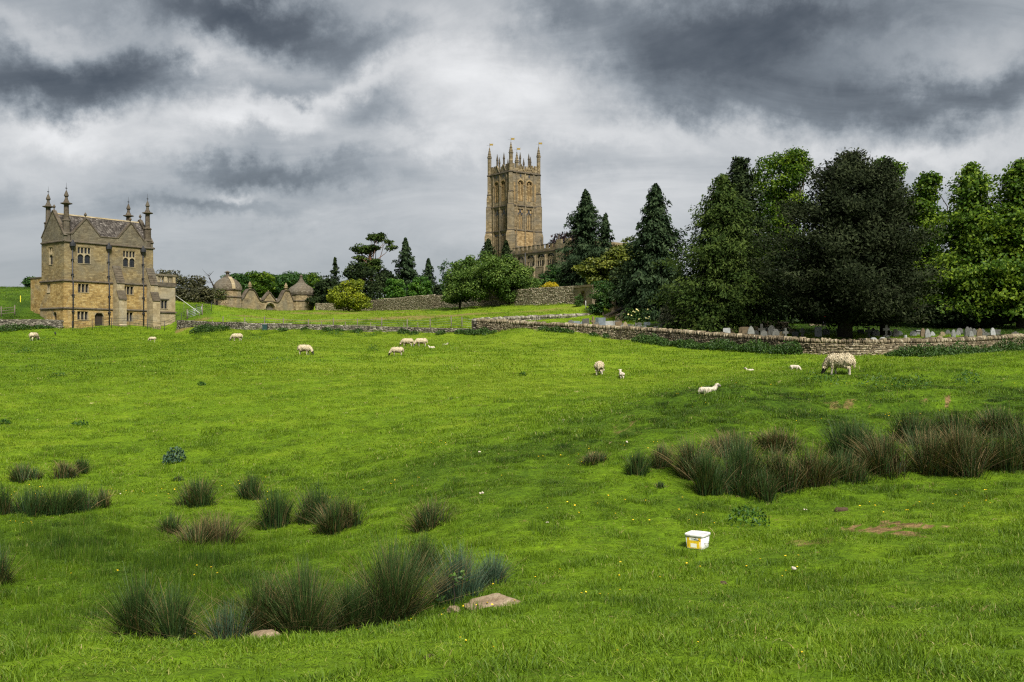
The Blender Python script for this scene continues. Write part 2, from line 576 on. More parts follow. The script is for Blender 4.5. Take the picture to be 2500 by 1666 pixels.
# ---------------------------------------------------------------- ground
SOIL = [(2120, 1296, 135, 12, .9), (2225, 1286, 68, 12, 1), (2180, 1300, 60, 6, .8), (2010, 1300, 60, 6, .55), (2030, 1345, 60, 6, .7), (2300, 978, 34, 7, .9), (2050, 985, 60, 8, .55), (1510, 1042, 40, 8, .55), (1640, 1065, 22, 6, .8),
        (1530, 1020, 40, 7, .5), (1500, 1055, 30, 6, .5), (1700, 1018, 60, 8, .4), (680, 974, 16, 4, .6), (395, 967, 18, 4, .5), (2220, 902, 12, 4, .8), (1900, 1265, 60, 14, .4),
        (1960, 1330, 70, 12, .5), (2300, 985, 70, 10, .5), (1180, 1270, 26, 3, .4), (1090, 1160, 40, 4, .35), (1500, 1360, 40, 8, .35),
        (1085, 1135, 12, 6, .55), (1100, 1152, 14, 5, .5), (1128, 1180, 18, 5, .5), (1165, 1212, 20, 5, .5), (1215, 1240, 24, 5, .45), (1280, 1272, 26, 5, .45), (1340, 1300, 26, 6, .4)]


def _patches(lst):
    out = []
    for px, py, wx, wy, a in lst:
        c = on_ground(px, py)
        e = on_ground(px, py - wy)
        out.append((c.x, c.y, max(wx / F * c.y, .06), min(max(abs(e.y - c.y), .12), max(wx / F * c.y, .06) * 1.2), a))
    return out


_SOILP = _patches(SOIL)


def soil_weight(X, Y):
    w = np.zeros_like(X)
    nz = fbm(X * 2.3, Y * 2.3, 31, 4)
    n2 = fbm(X * 7.3, Y * 7.3, 37, 3)
    for cx, cy, rx, ry, a in _SOILP:
        q = ((X - cx) / rx) ** 2 + ((Y - cy) / ry) ** 2
        w = np.maximum(w, a * np.clip(1.05 - q * .8 + (nz - .5) * 3.4 + (n2 - .5) * 3.6, 0, 1))
    # mown hay left lying on the upper meadow
    up = np.clip((Y - 118) / 8, 0, 1) * np.clip((205 - Y) / 20, 0, 1) * (X < 14) * ((X / np.maximum(Y, 4)) > -.338)
    w = np.maximum(w, up * .55 * np.clip((fbm(X * .06, Y * .16, 41, 3) - .52) * 7, 0, 1))
    return w


def tone_at(X, Y):
    """sward tone, shade of bank and churchyard put in: 0 lush dark rough grass, 1 short yellow-green pasture"""
    u = X / np.maximum(Y, 4)
    px = CX + u * F
    mid = np.clip((Y - 26) / 16, 0, 1)
    t = .66 + .15 * mid
    # centre-left of the big field is the lightest and yellowest
    t = t + .16 * np.exp(-((px - 1050) / 700) ** 2) * np.clip((Y - 40) / 20, 0, 1)
    t = t - .16 * np.exp(-((px - 100) / 420) ** 2) * np.clip((Y - 45) / 25, 0, 1) * np.clip((112 - Y) / 12, 0, 1)
    # wet hollow with long grass
    t = t - .30 * np.exp(-((px - 280) / 520) ** 2 - ((Y - 19) / 5.0) ** 2)
    t = t - .22 * np.exp(-((px - 820) / 300) ** 2 - ((Y - 14) / 3.5) ** 2)
    # rough bank on the right: darker sward, and its slope shade put into the tone
    t = t - .27 * np.clip((px - 1150) / 520, 0, 1) * np.exp(-((Y - 29.5) / 7.0) ** 2)
    t = t - .16 * np.exp(-((px - 1150) / 260) ** 2 - ((Y - 25) / 6.0) ** 2)
    t = t + .05 * np.exp(-((px - 2250) / 300) ** 2 - ((Y - 15.5) / 4) ** 2)
    # churchyard and upper meadow
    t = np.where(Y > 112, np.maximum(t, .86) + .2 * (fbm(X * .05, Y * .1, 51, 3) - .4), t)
    t = np.where((Y > 96) & (px > 1560), .16, t)  # churchyard lawn darkened, the shade under the trees put into the tone
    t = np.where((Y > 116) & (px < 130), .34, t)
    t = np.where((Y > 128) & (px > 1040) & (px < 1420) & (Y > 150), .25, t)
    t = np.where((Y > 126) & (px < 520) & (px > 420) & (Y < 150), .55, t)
    t = t + (fbm(X * .16, Y * .16, 61, 3) - .5) * .36 + (fbm(X * .9, Y * .9, 67, 3) - .5) * .46 + (fbm(X * 3.1, Y * 3.1, 69, 2) - .5) * .26
    return np.clip(t, 0, 1)


GRASS_STOPS = [(0.0, (.014, .038, .004)), (.3, (.047, .094, .006)), (.6, (.088, .157, .006)), (.85, (.122, .203, .007)), (1.0, (.165, .235, .013))]


def make_ground_mats():
    t = NT('turf')
    tone = t.n('ShaderNodeAttribute', attribute_name='tint').outputs['Fac']
    soil = t.n('ShaderNodeAttribute', attribute_name='soil').outputs['Fac']
    geo = t.n('ShaderNodeNewGeometry').outputs['Position']
    n1 = t.noise(geo, 3.2, 6, .68)
    n2 = t.noise(geo, .8, 5, .62)
    n3 = t.noise(geo, 14.0, 4, .7)
    f = t.math('ADD', tone, t.math('MULTIPLY', t.math('SUBTRACT', n1, .5), .42))
    f = t.math('ADD', f, t.math('MULTIPLY', t.math('SUBTRACT', n2, .5), .24))
    f = t.math('ADD', f, t.math('MULTIPLY', t.math('SUBTRACT', n3, .5), .28))
    c = t.ramp(f, GRASS_STOPS)
    dry = t.ramp(t.noise(geo, 1.9, 5, .7), [(.60, (0, 0, 0)), (.74, (.34, .34, .34))])
    c = t.mix(dry, c, (.21, .19, .045))
    sc = t.ramp(t.noise(geo, 4.2, 5, .7), [(.3, (.10, .064, .028)), (.55, (.235, .155, .066)), (.75, (.33, .235, .11))])
    sf = t.ramp(t.math('ADD', soil, t.math('MULTIPLY', t.math('SUBTRACT', t.noise(geo, 6.0, 4, .7), .5), .6)), [(.36, (0, 0, 0)), (.62, (1, 1, 1))])
    c = t.mix(sf, c, sc)
    c = t.mix(.85, c, t.ramp(t.noise(geo, 7.5, 6, .75), [(.32, [.28] * 3), (.52, [.85] * 3), (.72, [1.35] * 3)]), 'MULTIPLY')
    h = t.math('ADD', n1, t.math('MULTIPLY', n3, .4))
    M['turf'] = t.done(c, .9, t.bump(h, .8, .10), .08)

    t = NT('grass_blade')
    tone = t.n('ShaderNodeAttribute', attribute_name='tone', attribute_type='INSTANCER').outputs['Fac']
    tint = t.n('ShaderNodeAttribute', attribute_name='tint').outputs['Fac']
    geo = t.n('ShaderNodeNewGeometry').outputs['Position']
    n1 = t.noise(geo, 2.1, 4, .65)
    f = t.math('ADD', tone, t.math('MULTIPLY', t.math('SUBTRACT', n1, .5), .40))
    f = t.math('ADD', f, t.math('MULTIPLY', t.math('SUBTRACT', tint, .5), .42))
    c = t.ramp(f, GRASS_STOPS)
    straw = t.ramp(tint, [(.955, (0, 0, 0)), (.975, (.6, .6, .6))])
    c = t.mix(straw, c, (.33, .27, .11))

    def ex(self, sh, col):
        tr = self.n('ShaderNodeBsdfTranslucent'); self.l(self.mix(1.0, col, (1.15, 1.15, .5), 'MULTIPLY'), tr.inputs[0])
        mx = self.n('ShaderNodeMixShader'); mx.inputs[0].default_value = .30
        self.l(sh, mx.inputs[1]); self.l(tr.outputs[0], mx.inputs[2])
        return mx.outputs[0]
    M['grass_blade'] = t.done(c, .55, None, .22, ex)
    t = NT('buttercup'); M['buttercup'] = t.done((.75, .52, .02), .5)


make_ground_mats()


def build_ground():
    ys = [-14., -9., -5., -2., 0., 1.5]
    y = 2.6
    while y < 3200:
        ys.append(y)
        y *= 1.0165
    ys = np.array(ys)
    us = np.concatenate([np.linspace(-2.2, -.75, 14)[:-1], np.linspace(-.75, .75, 270), np.linspace(.75, 2.2, 14)[1:]])
    U, Yg = np.meshgrid(us, ys)
    X = U * np.maximum(Yg, 14.0)
    Z = ground(X, Yg)
    V = np.stack([X, Yg, Z], -1).reshape(-1, 3)
    r, c = Yg.shape
    i = (np.arange(r - 1)[:, None] * c + np.arange(c - 1)[None]).ravel()
    Fq = np.stack([i, i + 1, i + c + 1, i + c], 1)
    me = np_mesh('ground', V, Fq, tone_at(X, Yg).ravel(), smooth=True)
    a = me.attributes.new('soil', 'FLOAT', 'POINT')
    a.data.foreach_set('value', soil_weight(X, Yg).ravel().astype(np.float32))
    tag(link('ground', me, M['turf']), 'rolling green sheep pasture rising to the church hill', kind='structure')


build_ground()


# ---------------------------------------------------------------- grass, instanced tufts
def tuft_mesh(name, nbl, rad, h, w, lean, rng, segs=2):
    V, Fc, T = [], [], []
    for _ in range(nbl):
        a, r = rng.uniform(0, 2 * math.pi), rad * math.sqrt(rng.uniform())
        bx, by = r * math.cos(a), r * math.sin(a)
        hh = h * rng.uniform(.45, 1.15)
        la, ll = rng.uniform(0, 2 * math.pi), lean * hh * rng.uniform(.15, 1.1)
        dx, dy = math.cos(la) * ll, math.sin(la) * ll
        wa = rng.uniform(0, math.pi)
        wx, wy = math.cos(wa) * w * .5, math.sin(wa) * w * .5
        tv = rng.uniform()
        o = len(V)
        V += [(bx - wx, by - wy, -.02), (bx + wx, by + wy, -.02), (bx + dx * .4 + wx * .7, by + dy * .4 + wy * .7, hh * .62), (bx + dx * .4 - wx * .7, by + dy * .4 - wy * .7, hh * .62), (bx + dx, by + dy, hh)]
        Fc += [(o, o + 1, o + 2), (o, o + 2, o + 3), (o + 3, o + 2, o + 4)]
        T += [tv] * 5
    return np_mesh(name, V, Fc, T)


def instancer(name, pts, rots, scl, idx, tone, srcs, label, cat='grass'):
    me = bpy.data.meshes.new(name)
    me.vertices.add(len(pts)); me.vertices.foreach_set('co', np.asarray(pts, np.float32).ravel())
    for nm, ty, key, val in (('rot', 'FLOAT_VECTOR', 'vector', rots), ('scl', 'FLOAT_VECTOR', 'vector', scl), ('tone', 'FLOAT', 'value', tone), ('pick', 'INT', 'value', idx)):
        a = me.attributes.new(nm, ty, 'POINT')
        a.data.foreach_set(key, np.asarray(val, np.int32 if ty == 'INT' else np.float32).ravel())
    ob = link(name, me)
    srcc = bpy.data.collections.new(name + '_sources')
    for k, (m, mat) in enumerate(srcs):
        if not m.materials: m.materials.append(mat)
        so = bpy.data.objects.new('%s_source_%02d' % (name, k), m)
        srcc.objects.link(so)
    ng = bpy.data.node_groups.new(name + '_scatter', 'GeometryNodeTree')
    ng.interface.new_socket('Geometry', in_out='INPUT', socket_type='NodeSocketGeometry')
    ng.interface.new_socket('Geometry', in_out='OUTPUT', socket_type='NodeSocketGeometry')
    N, L = ng.nodes.new, ng.links.new
    gi, go = N('NodeGroupInput'), N('NodeGroupOutput')
    ci = N('GeometryNodeCollectionInfo')
    ci.inputs['Collection'].default_value = srcc
    ci.inputs['Separate Children'].default_value = True
    ci.inputs['Reset Children'].default_value = True
    ip = N('GeometryNodeInstanceOnPoints')
    ip.inputs['Pick Instance'].default_value = True

    def attr(nm, ty):
        n = N('GeometryNodeInputNamedAttribute'); n.data_type = ty; n.inputs['Name'].default_value = nm
        return n.outputs[0]
    e2r = N('FunctionNodeEulerToRotation')
    L(attr('rot', 'FLOAT_VECTOR'), e2r.inputs[0])
    m2p = N('GeometryNodeMeshToPoints')
    L(gi.outputs[0], m2p.inputs[0]); L(m2p.outputs[0], ip.inputs['Points'])
    L(ci.outputs[0], ip.inputs['Instance'])
    L(attr('pick', 'INT'), ip.inputs['Instance Index'])
    L(e2r.outputs[0], ip.inputs['Rotation'])
    L(attr('scl', 'FLOAT_VECTOR'), ip.inputs['Scale'])
    L(ip.outputs[0], go.inputs[0])
    md = ob.modifiers.new('scatter', 'NODES')
    md.node_group = ng
    tag(ob, label, cat, kind='stuff')
    return ob


def scatter_zone(rng, y0, y1, dens, umax=.60):
    n = int(dens * umax * (y1 * y1 - y0 * y0))
    y = np.sqrt(rng.uniform(y0 * y0, y1 * y1, n))
    x = rng.uniform(-umax, umax, n) * y
    return x, y


NO_GRASS = [(px_x(p, d), d, r) for p, d, r in ((1190, 11.75, .42), (1150, 11.6, .26), (1110, 11.6, .14), (1215, 11.4, .2), (650, 11.1, .20), (650, 10.85, .16))]


def build_grass():
    rng = np.random.default_rng(21)
    srcs = []
    for k in range(4): srcs.append((tuft_mesh('grass_tuft', 80, .17, .050, .0060, 1.3, rng), M['grass_blade']))      # 0-3 grazed turf
    for k in range(3): srcs.append((tuft_mesh('grass_tuft', 90, .17, .095, .0065, 1.0, rng), M['grass_blade']))        # 4-6 tussock
    for k in range(3): srcs.append((tuft_mesh('grass_tuft', 80, .26, .26, .007, .32, rng), M['grass_blade']))        # 7-9 long meadow grass
    for k in range(3): srcs.append((tuft_mesh('grass_tuft', 60, .42, .075, .016, 1.1, rng), M['grass_blade']))        # 10-12 coarse, for the middle distance
    for k in range(3): srcs.append((tuft_mesh('grass_tuft', 46, .85, .11, .04, 1.1, rng), M['grass_blade']))        # 13-15 far
    t = NT('dead_grass')
    M['dead_grass'] = t.done(t.ramp(t.n('ShaderNodeObjectInfo').outputs['Random'], [(.1, (.10, .075, .03)), (.5, (.26, .20, .085)), (.9, (.40, .33, .17))]), .8, None, .1)
    for k in range(3): srcs.append((tuft_mesh('dead_grass_tuft', 9, .10, .035, .007, 2.6, rng), M['dead_grass']))    # 16-18 withered bits
    P, R, S, I, T = [], [], [], [], []

    def add(x, y, idx, sc, dt=0.0, keep=None):
        z = ground(x, y)
        k = np.ones(len(x), bool) if keep is None else keep
        k &= rng.uniform(size=len(x)) > soil_weight(x, y) * 1.05
        for ex, ey, er in NO_GRASS: k &= (x - ex) ** 2 + (y - ey) ** 2 > er * er
        x, y, z = x[k], y[k], z[k]
        n = len(x)
        P.append(np.stack([x, y, z - .005], 1))
        R.append(np.stack([rng.uniform(-.12, .12, n), rng.uniform(-.12, .12, n), rng.uniform(0, 6.28, n)], 1))
        s = sc * rng.uniform(.7, 1.3, n)
        tall = np.clip((fbm(x * 2.1, y * 2.1, 83, 3) - .30) * 3.2, .3, 1.7) * .82
        S.append(np.stack([s, s, s * rng.uniform(.7, 1.25, n) * tall], 1))
        I.append(idx(n) if callable(idx) else np.full(n, idx))
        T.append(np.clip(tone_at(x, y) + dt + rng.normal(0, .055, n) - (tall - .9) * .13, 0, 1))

    x, y = scatter_zone(rng, 3.5, 13, 46, 1.1)
    add(x, y, lambda n: rng.integers(0, 4, n), 1.0)
    x, y = scatter_zone(rng, 13, 30, 21, .78)
    add(x, y, lambda n: rng.integers(0, 4, n), 1.3)
    x, y = scatter_zone(rng, 28, 62, 10, .68)
    add(x, y, lambda n: rng.integers(10, 13, n), 1.0)
    x, y = scatter_zone(rng, 58, 124, 3.0)
    add(x, y, lambda n: rng.integers(13, 16, n), .95)
    x, y = scatter_zone(rng, 112, 200, .7)
    add(x, y, lambda n: rng.integers(13, 16, n), 1.3)
    # tussocks in patches
    x, y = scatter_zone(rng, 4, 40, 16)
    nz = fbm(x * .8, y * .8, 71, 3)
    add(x, y, lambda n: rng.integers(4, 7, n), .95, -.16, nz > .55)
    x, y = scatter_zone(rng, 38, 110, .8)
    nz = fbm(x * .35, y * .35, 77, 3)
    add(x, y, lambda n: rng.integers(10, 13, n), 1.5, -.22, nz > .60)
    x, y = scatter_zone(rng, 4, 34, 5.0)
    nz = fbm(x * .7, y * .7, 97, 3)
    add(x, y, lambda n: rng.integers(16, 19, n), 1.1, 0, nz > .53)
    x, y = scatter_zone(rng, 34, 100, .5)
    add(x, y, lambda n: rng.integers(16, 19, n), 2.4, 0, fbm(x * .3, y * .3, 99, 3) > .5)
    # long grass in the wet hollow
    x, y = scatter_zone(rng, 12, 25, 34, .58)
    px = CX + x / y * F
    w = np.exp(-((px - 250) / 430) ** 2 - ((y - 18.5) / 3.6) ** 2) + .5 * np.exp(-((px - 850) / 300) ** 2 - ((y - 14.5) / 2.5) ** 2)
    add(x, y, lambda n: rng.integers(7, 10, n), .75, -.06, rng.uniform(size=len(x)) < w * 1.1)
    # rank strip under the fence and along the walls
    x, y = scatter_zone(rng, 108, 124, 3.0)
    px = CX + x / y * F
    add(x, y, lambda n: rng.integers(7, 10, n), 1.5, -.45, (px > 470) & (px < 1150) & (rng.uniform(size=len(x)) < .45))
    P, R, S, I, T = (np.concatenate(a) for a in (P, R, S, I, T))
    instancer('grass', P, R, S, I, T, srcs, 'short grazed pasture grass with darker tussocks')
    # buttercups
    mb = MB()
    mb.lathe([(.004, 0), (.004, .10)], 5)
    mb.lathe([(.006, .10), (.019, .106), (.026, .120), (.006, .114)], 6)
    fm = mb.mesh('buttercup')
    for pl in fm.polygons: pl.material_index = 1 if pl.center.z < .0999 else 0
    x, y = scatter_zone(rng, 6, 36, 1.9, .55)
    k = fbm(x * .35, y * .35, 91, 2) > .60
    x, y = x[k], y[k]
    n = len(x)
    s = rng.uniform(.5, .8, n) * np.clip(y / 17, .38, 1)
    fm.materials.append(M['buttercup']); fm.materials.append(M['turf'])
    instancer('buttercups', np.stack([x, y, ground(x, y) + .01], 1), np.stack([rng.uniform(-.4, .4, n), rng.uniform(-.4, .4, n), rng.uniform(0, 6, n)], 1),
              np.stack([s, s, s], 1), np.zeros(n), np.zeros(n), [(fm, M['buttercup'])], 'tiny yellow buttercups scattered through the near grass', 'flowers')
# ---------------------------------------------------------------- stone, glass, metal
masonry('house_stone', [(.130, .092, .042), (.210, .158, .075), (.30, .236, .124)], (.150, .132, .092), .46, .19, greyness=.55, stain=.6)
masonry('house_stone_low', [(.185, .115, .038), (.31, .207, .072), (.42, .315, .138)], (.22, .19, .128), .46, .19, greyness=.32, stain=.55)
masonry('house_dressed', [(.20, .155, .085), (.29, .232, .132), (.38, .315, .20)], (.25, .225, .165), .8, .34, .3, greyness=.5, stain=.4)
masonry('gable_stone', [(.078, .063, .040), (.125, .104, .067), (.20, .172, .116)], (.115, .105, .081), .46, .19, greyness=.7, stain=.5)
masonry('dark_stone', [(.046, .036, .026), (.075, .060, .043), (.12, .10, .072)], (.095, .086, .068), .5, .25, .4, greyness=.5, stain=.6)
masonry('church_stone', [(.088, .064, .032), (.180, .136, .072), (.30, .236, .142)], (.132, .118, .089), .7, .34, greyness=.62, stain=.6)
masonry('church_warm', [(.14, .092, .040), (.245, .165, .074), (.36, .265, .135)], (.17, .145, .10), .7, .34, greyness=.2, stain=.5)
masonry('gate_stone', [(.145, .105, .058), (.23, .175, .095), (.33, .265, .16)], (.165, .15, .11), .5, .22, greyness=.55, stain=.6)
masonry('dome_stone', [(.058, .047, .033), (.098, .081, .057), (.18, .158, .12)], (.12, .109, .086), .4, .26, greyness=.5, stain=.5)


def make_misc_mats():
    t = NT('glass')
    tc = t.n('ShaderNodeTexCoord').outputs['Object']
    M['glass'] = t.done((.012, .014, .018), .14, t.bump(t.noise(tc, 3.0, 2), .12, .02), .55)
    plain('iron', (.018, .019, .022), .55, .3, 6, .4)
    plain('lead', (.045, .047, .052), .5, .3, 5, .4)
    plain('galvanised', (.30, .33, .34), .45, .2, 6, .5, .6)
    plain('post_wood', (.115, .098, .075), .9, .4, 5)
    plain('dark_wood', (.030, .022, .015), .85, .4, 5)
    plain('vane', (.27, .185, .035), .45, .4, 6, .5, .5)
    plain('pale_rope', (.46, .47, .42), .8, .2)
    t = NT('slate')
    a = t.n('ShaderNodeAttribute', attribute_name='tint').outputs['Fac']
    geo = t.n('ShaderNodeNewGeometry').outputs['Position']
    f = t.math('ADD', t.math('MULTIPLY', a, .75), t.math('MULTIPLY', t.noise(geo, 2.0, 4, .6), .25))
    c = t.ramp(f, [(.1, (.046, .040, .036)), (.5, (.088, .077, .068)), (.8, (.145, .130, .115)), (1, (.30, .28, .25))])
    M['slate'] = t.done(c, .9, t.bump(t.noise(geo, 14, 4), .4, .03), .12)


make_misc_mats()


def frame_front(y0):
    return lambda s, h, dep: (s, y0 + dep, h)


def frame_side(x0, sgn=1):
    return lambda s, h, dep: (x0 + dep * sgn, s, h)


def holed(mb, fr, L0, L1, z0, z1, holes, depth=.28):
    """a wall face with real openings and their reveals; fr(s,h,depth)"""
    xs = sorted({L0, L1} | {v for h in holes for v in (h[0], h[1])})
    zs = sorted({z0, z1} | {v for h in holes for v in (h[2], h[3])})
    for i in range(len(xs) - 1):
        for j in range(len(zs) - 1):
            cx, cz = (xs[i] + xs[i + 1]) / 2, (zs[j] + zs[j + 1]) / 2
            if any(h[0] < cx < h[1] and h[2] < cz < h[3] for h in holes): continue
            mb.quad(fr(xs[i], zs[j], 0), fr(xs[i + 1], zs[j], 0), fr(xs[i + 1], zs[j + 1], 0), fr(xs[i], zs[j + 1], 0))
    for a, b, c, d in holes:
        for p, q in (((a, c), (b, c)), ((b, c), (b, d)), ((b, d), (a, d)), ((a, d), (a, c))):
            mb.quad(fr(p[0], p[1], 0), fr(q[0], q[1], 0), fr(q[0], q[1], depth), fr(p[0], p[1], depth))


def fbox(mb, fr, s0, s1, h0, h1, d0, d1):
    return mb.prism([(s0, h0), (s1, h0), (s1, h1), (s0, h1)], d0, d1, fr)


def arch_pts(s0, s1, h0, hs, pointed=0.0, n=8):
    """outline of an arched opening from sill h0, springing hs"""
    w = (s1 - s0) / 2
    c = (s0 + s1) / 2
    pts = [(s0, h0), (s1, h0)]
    for k in range(n + 1):
        a = math.pi * k / n
        x = math.cos(a)
        z = math.sin(a) ** (1.0 - .25 * pointed) * (1 + .35 * pointed)
        pts.append((c + w * x, hs + w * z))
    return pts


def spandrel(mb, fr, s0, s1, hs, htop, d0, d1, pointed=0.0, n=8):
    """solid between a square head and an arch"""
    w, c = (s1 - s0) / 2, (s0 + s1) / 2
    arc = [(c + w * math.cos(math.pi * k / n), hs + w * (math.sin(math.pi * k / n) ** (1 - .25 * pointed)) * (1 + .35 * pointed)) for k in range(n + 1)]
    right = [p for p in arc if p[0] >= c - 1e-6]
    left = [p for p in arc if p[0] <= c + 1e-6]
    mb.prism([(s1, htop)] + [(c, htop)] + right[::-1], d0, d1, fr)
    mb.prism([(c, htop), (s0, htop)] + left[::-1], d0, d1, fr)


def window_square(parent, fr, s0, s1, h0, h1, lights, mat, depth=.28):
    """stone-mullioned window: frame with mullions, and one pane for each light"""
    mb = MB()
    fw, mw = .06, .09
    fbox(mb, fr, s0, s1, h1 - fw, h1, .05, depth)
    fbox(mb, fr, s0, s1, h0, h0 + fw, -.05, depth)
    fbox(mb, fr, s0, s0 + fw, h0 + fw, h1 - fw, .05, depth)
    fbox(mb, fr, s1 - fw, s1, h0 + fw, h1 - fw, .05, depth)
    lw = (s1 - s0 - 2 * fw - (lights - 1) * mw) / lights
    spans = []
    for k in range(lights):
        a = s0 + fw + k * (lw + mw)
        spans.append((a, a + lw))
        if k < lights - 1: fbox(mb, fr, a + lw, a + lw + mw, h0 + fw, h1 - fw, .06, depth - .01)
    w = mb.build('window', mat, parent)
    for a, b in spans:
        fbox(MB(), fr, a, b, h0 + fw, h1 - fw, depth - .07, depth - .05).build('pane', M['glass'], w)
        for q in (.33, .66): fbox(MB(), fr, a, b, h0 + fw + (h1 - h0 - 2 * fw) * q - .012, h0 + fw + (h1 - h0 - 2 * fw) * q + .012, depth - .09, depth - .07).build('glazing_bar', M['lead'], w)
    return w


def window_tall(parent, fr, s0, s1, h0, h1, cols, mat, depth=.28):
    """banqueting-house window: arched lights below, small square lights above"""
    mb = MB()
    fw, mw = .06, .13
    lw = (s1 - s0 - 2 * fw - (cols - 1) * mw) / cols
    hb = h0 + (h1 - h0) * .60
    fbox(mb, fr, s0, s1, h1 - fw, h1, .04, depth)
    fbox(mb, fr, s0, s1, h0, h0 + fw, -.06, depth)
    fbox(mb, fr, s0, s0 + fw, h0 + fw, h1 - fw, .04, depth)
    fbox(mb, fr, s1 - fw, s1, h0 + fw, h1 - fw, .04, depth)
    panes = []
    for k in range(cols):
        a = s0 + fw + k * (lw + mw)
        b = a + lw
        if k < cols - 1: fbox(mb, fr, b, b + mw, h0 + fw, h1 - fw, .05, depth - .01)
        spandrel(mb, fr, a, b, hb - lw / 2 - .06, hb + .06, .05, depth - .02)
        c = (a + b) / 2
        fbox(mb, fr, c - .055, c + .055, hb + .06, h1 - fw, .06, depth - .02)
        panes += [(a, b, h0 + fw, hb), (a, c - .055, hb + .06, h1 - fw), (c + .055, b, hb + .06, h1 - fw)]
    w = mb.build('window', mat, parent)
    for a, b, c, d in panes:
        fbox(MB(), fr, a, b, c, d, depth - .07, depth - .05).build('pane', M['glass'], w)
    for k in range(cols):
        a = s0 + fw + k * (lw + mw)
        for q in (.2, .4, .6, .8): fbox(MB(), fr, a, a + lw, h0 + (hb - h0) * q - .01, h0 + (hb - h0) * q + .01, depth - .09, depth - .07).build('glazing_bar', M['lead'], w)
        for q in (.33, .66): fbox(MB(), fr, a + lw * q - .01, a + lw * q + .01, h0 + fw, hb, depth - .095, depth - .09).build('glazing_bar', M['lead'], w)
    return w


def string_course(parent, x0, x1, y0, y1, z, h, out, mat):
    """moulded band round the front, left and right of a block"""
    mb = MB()
    prof = [(-out, z), (-out, z + h * .45), (-.02, z + h), (.0, z + h), (.0, z - h * .3)]
    for a, b, ax in ((x0 - out, x1 + out, 'f'),):
        mb.prism([(-d, hh) for d, hh in prof], a, b, lambda s, hh, dep: (dep, y0 - s, hh))
    mb.prism([(-d, hh) for d, hh in prof], y0 - out, y1, lambda s, hh, dep: (x0 - s, dep, hh))
    mb.prism([(-d, hh) for d, hh in prof], y0 - out, y1, lambda s, hh, dep: (x1 + s, dep, hh))
    return mb.build('string_course', mat, parent)


def slates(name, parent, p0, du, dv, L, W, size=.34, row=.26, rng=None, inside=None):
    """overlapping stone slates on a slope: origin p0, along-eave du, up-slope dv"""
    p0, du, dv = Vector(p0), Vector(du).normalized(), Vector(dv).normalized()
    n = du.cross(dv)
    if n.z < 0: n = -n
    V, Fq, T = [], [], []
    r = 0
    v = 0.0
    while v < W - .02:
        a = -rng.uniform(0, size)
        rh = row * (1.15 - .4 * v / W)
        while a < L:
            w = size * rng.uniform(.6, 1.35)
            b0, b1 = max(a, 0), min(a + w - .012, L)
            if b1 - b0 > .05 and (inside is None or inside((b0 + b1) / 2, v + rh / 2)):
                th = rng.uniform(.03, .06)
                lift = rng.uniform(.0, .02)
                o = len(V)
                vt = min(v + rh * 1.25, W)
                for s, t, k in ((b0, v, th + lift), (b1, v, th + lift), (b1, vt, .012), (b0, vt, .012), (b0, v, -.02), (b1, v, -.02), (b1, vt, -.02), (b0, vt, -.02)):
                    V.append(tuple(p0 + du * s + dv * t + n * k))
                Fq += [(o, o + 1, o + 2, o + 3), (o, o + 4, o + 5, o + 1), (o + 1, o + 5, o + 6, o + 2), (o + 3, o + 7, o + 4, o)]
                T += [rng.uniform()] * 8
            a += w
        v += rh
        r += 1
    me = np_mesh(name, V, Fq, T)
    return tag(link(name, me, M['slate'], parent), kind='stuff')


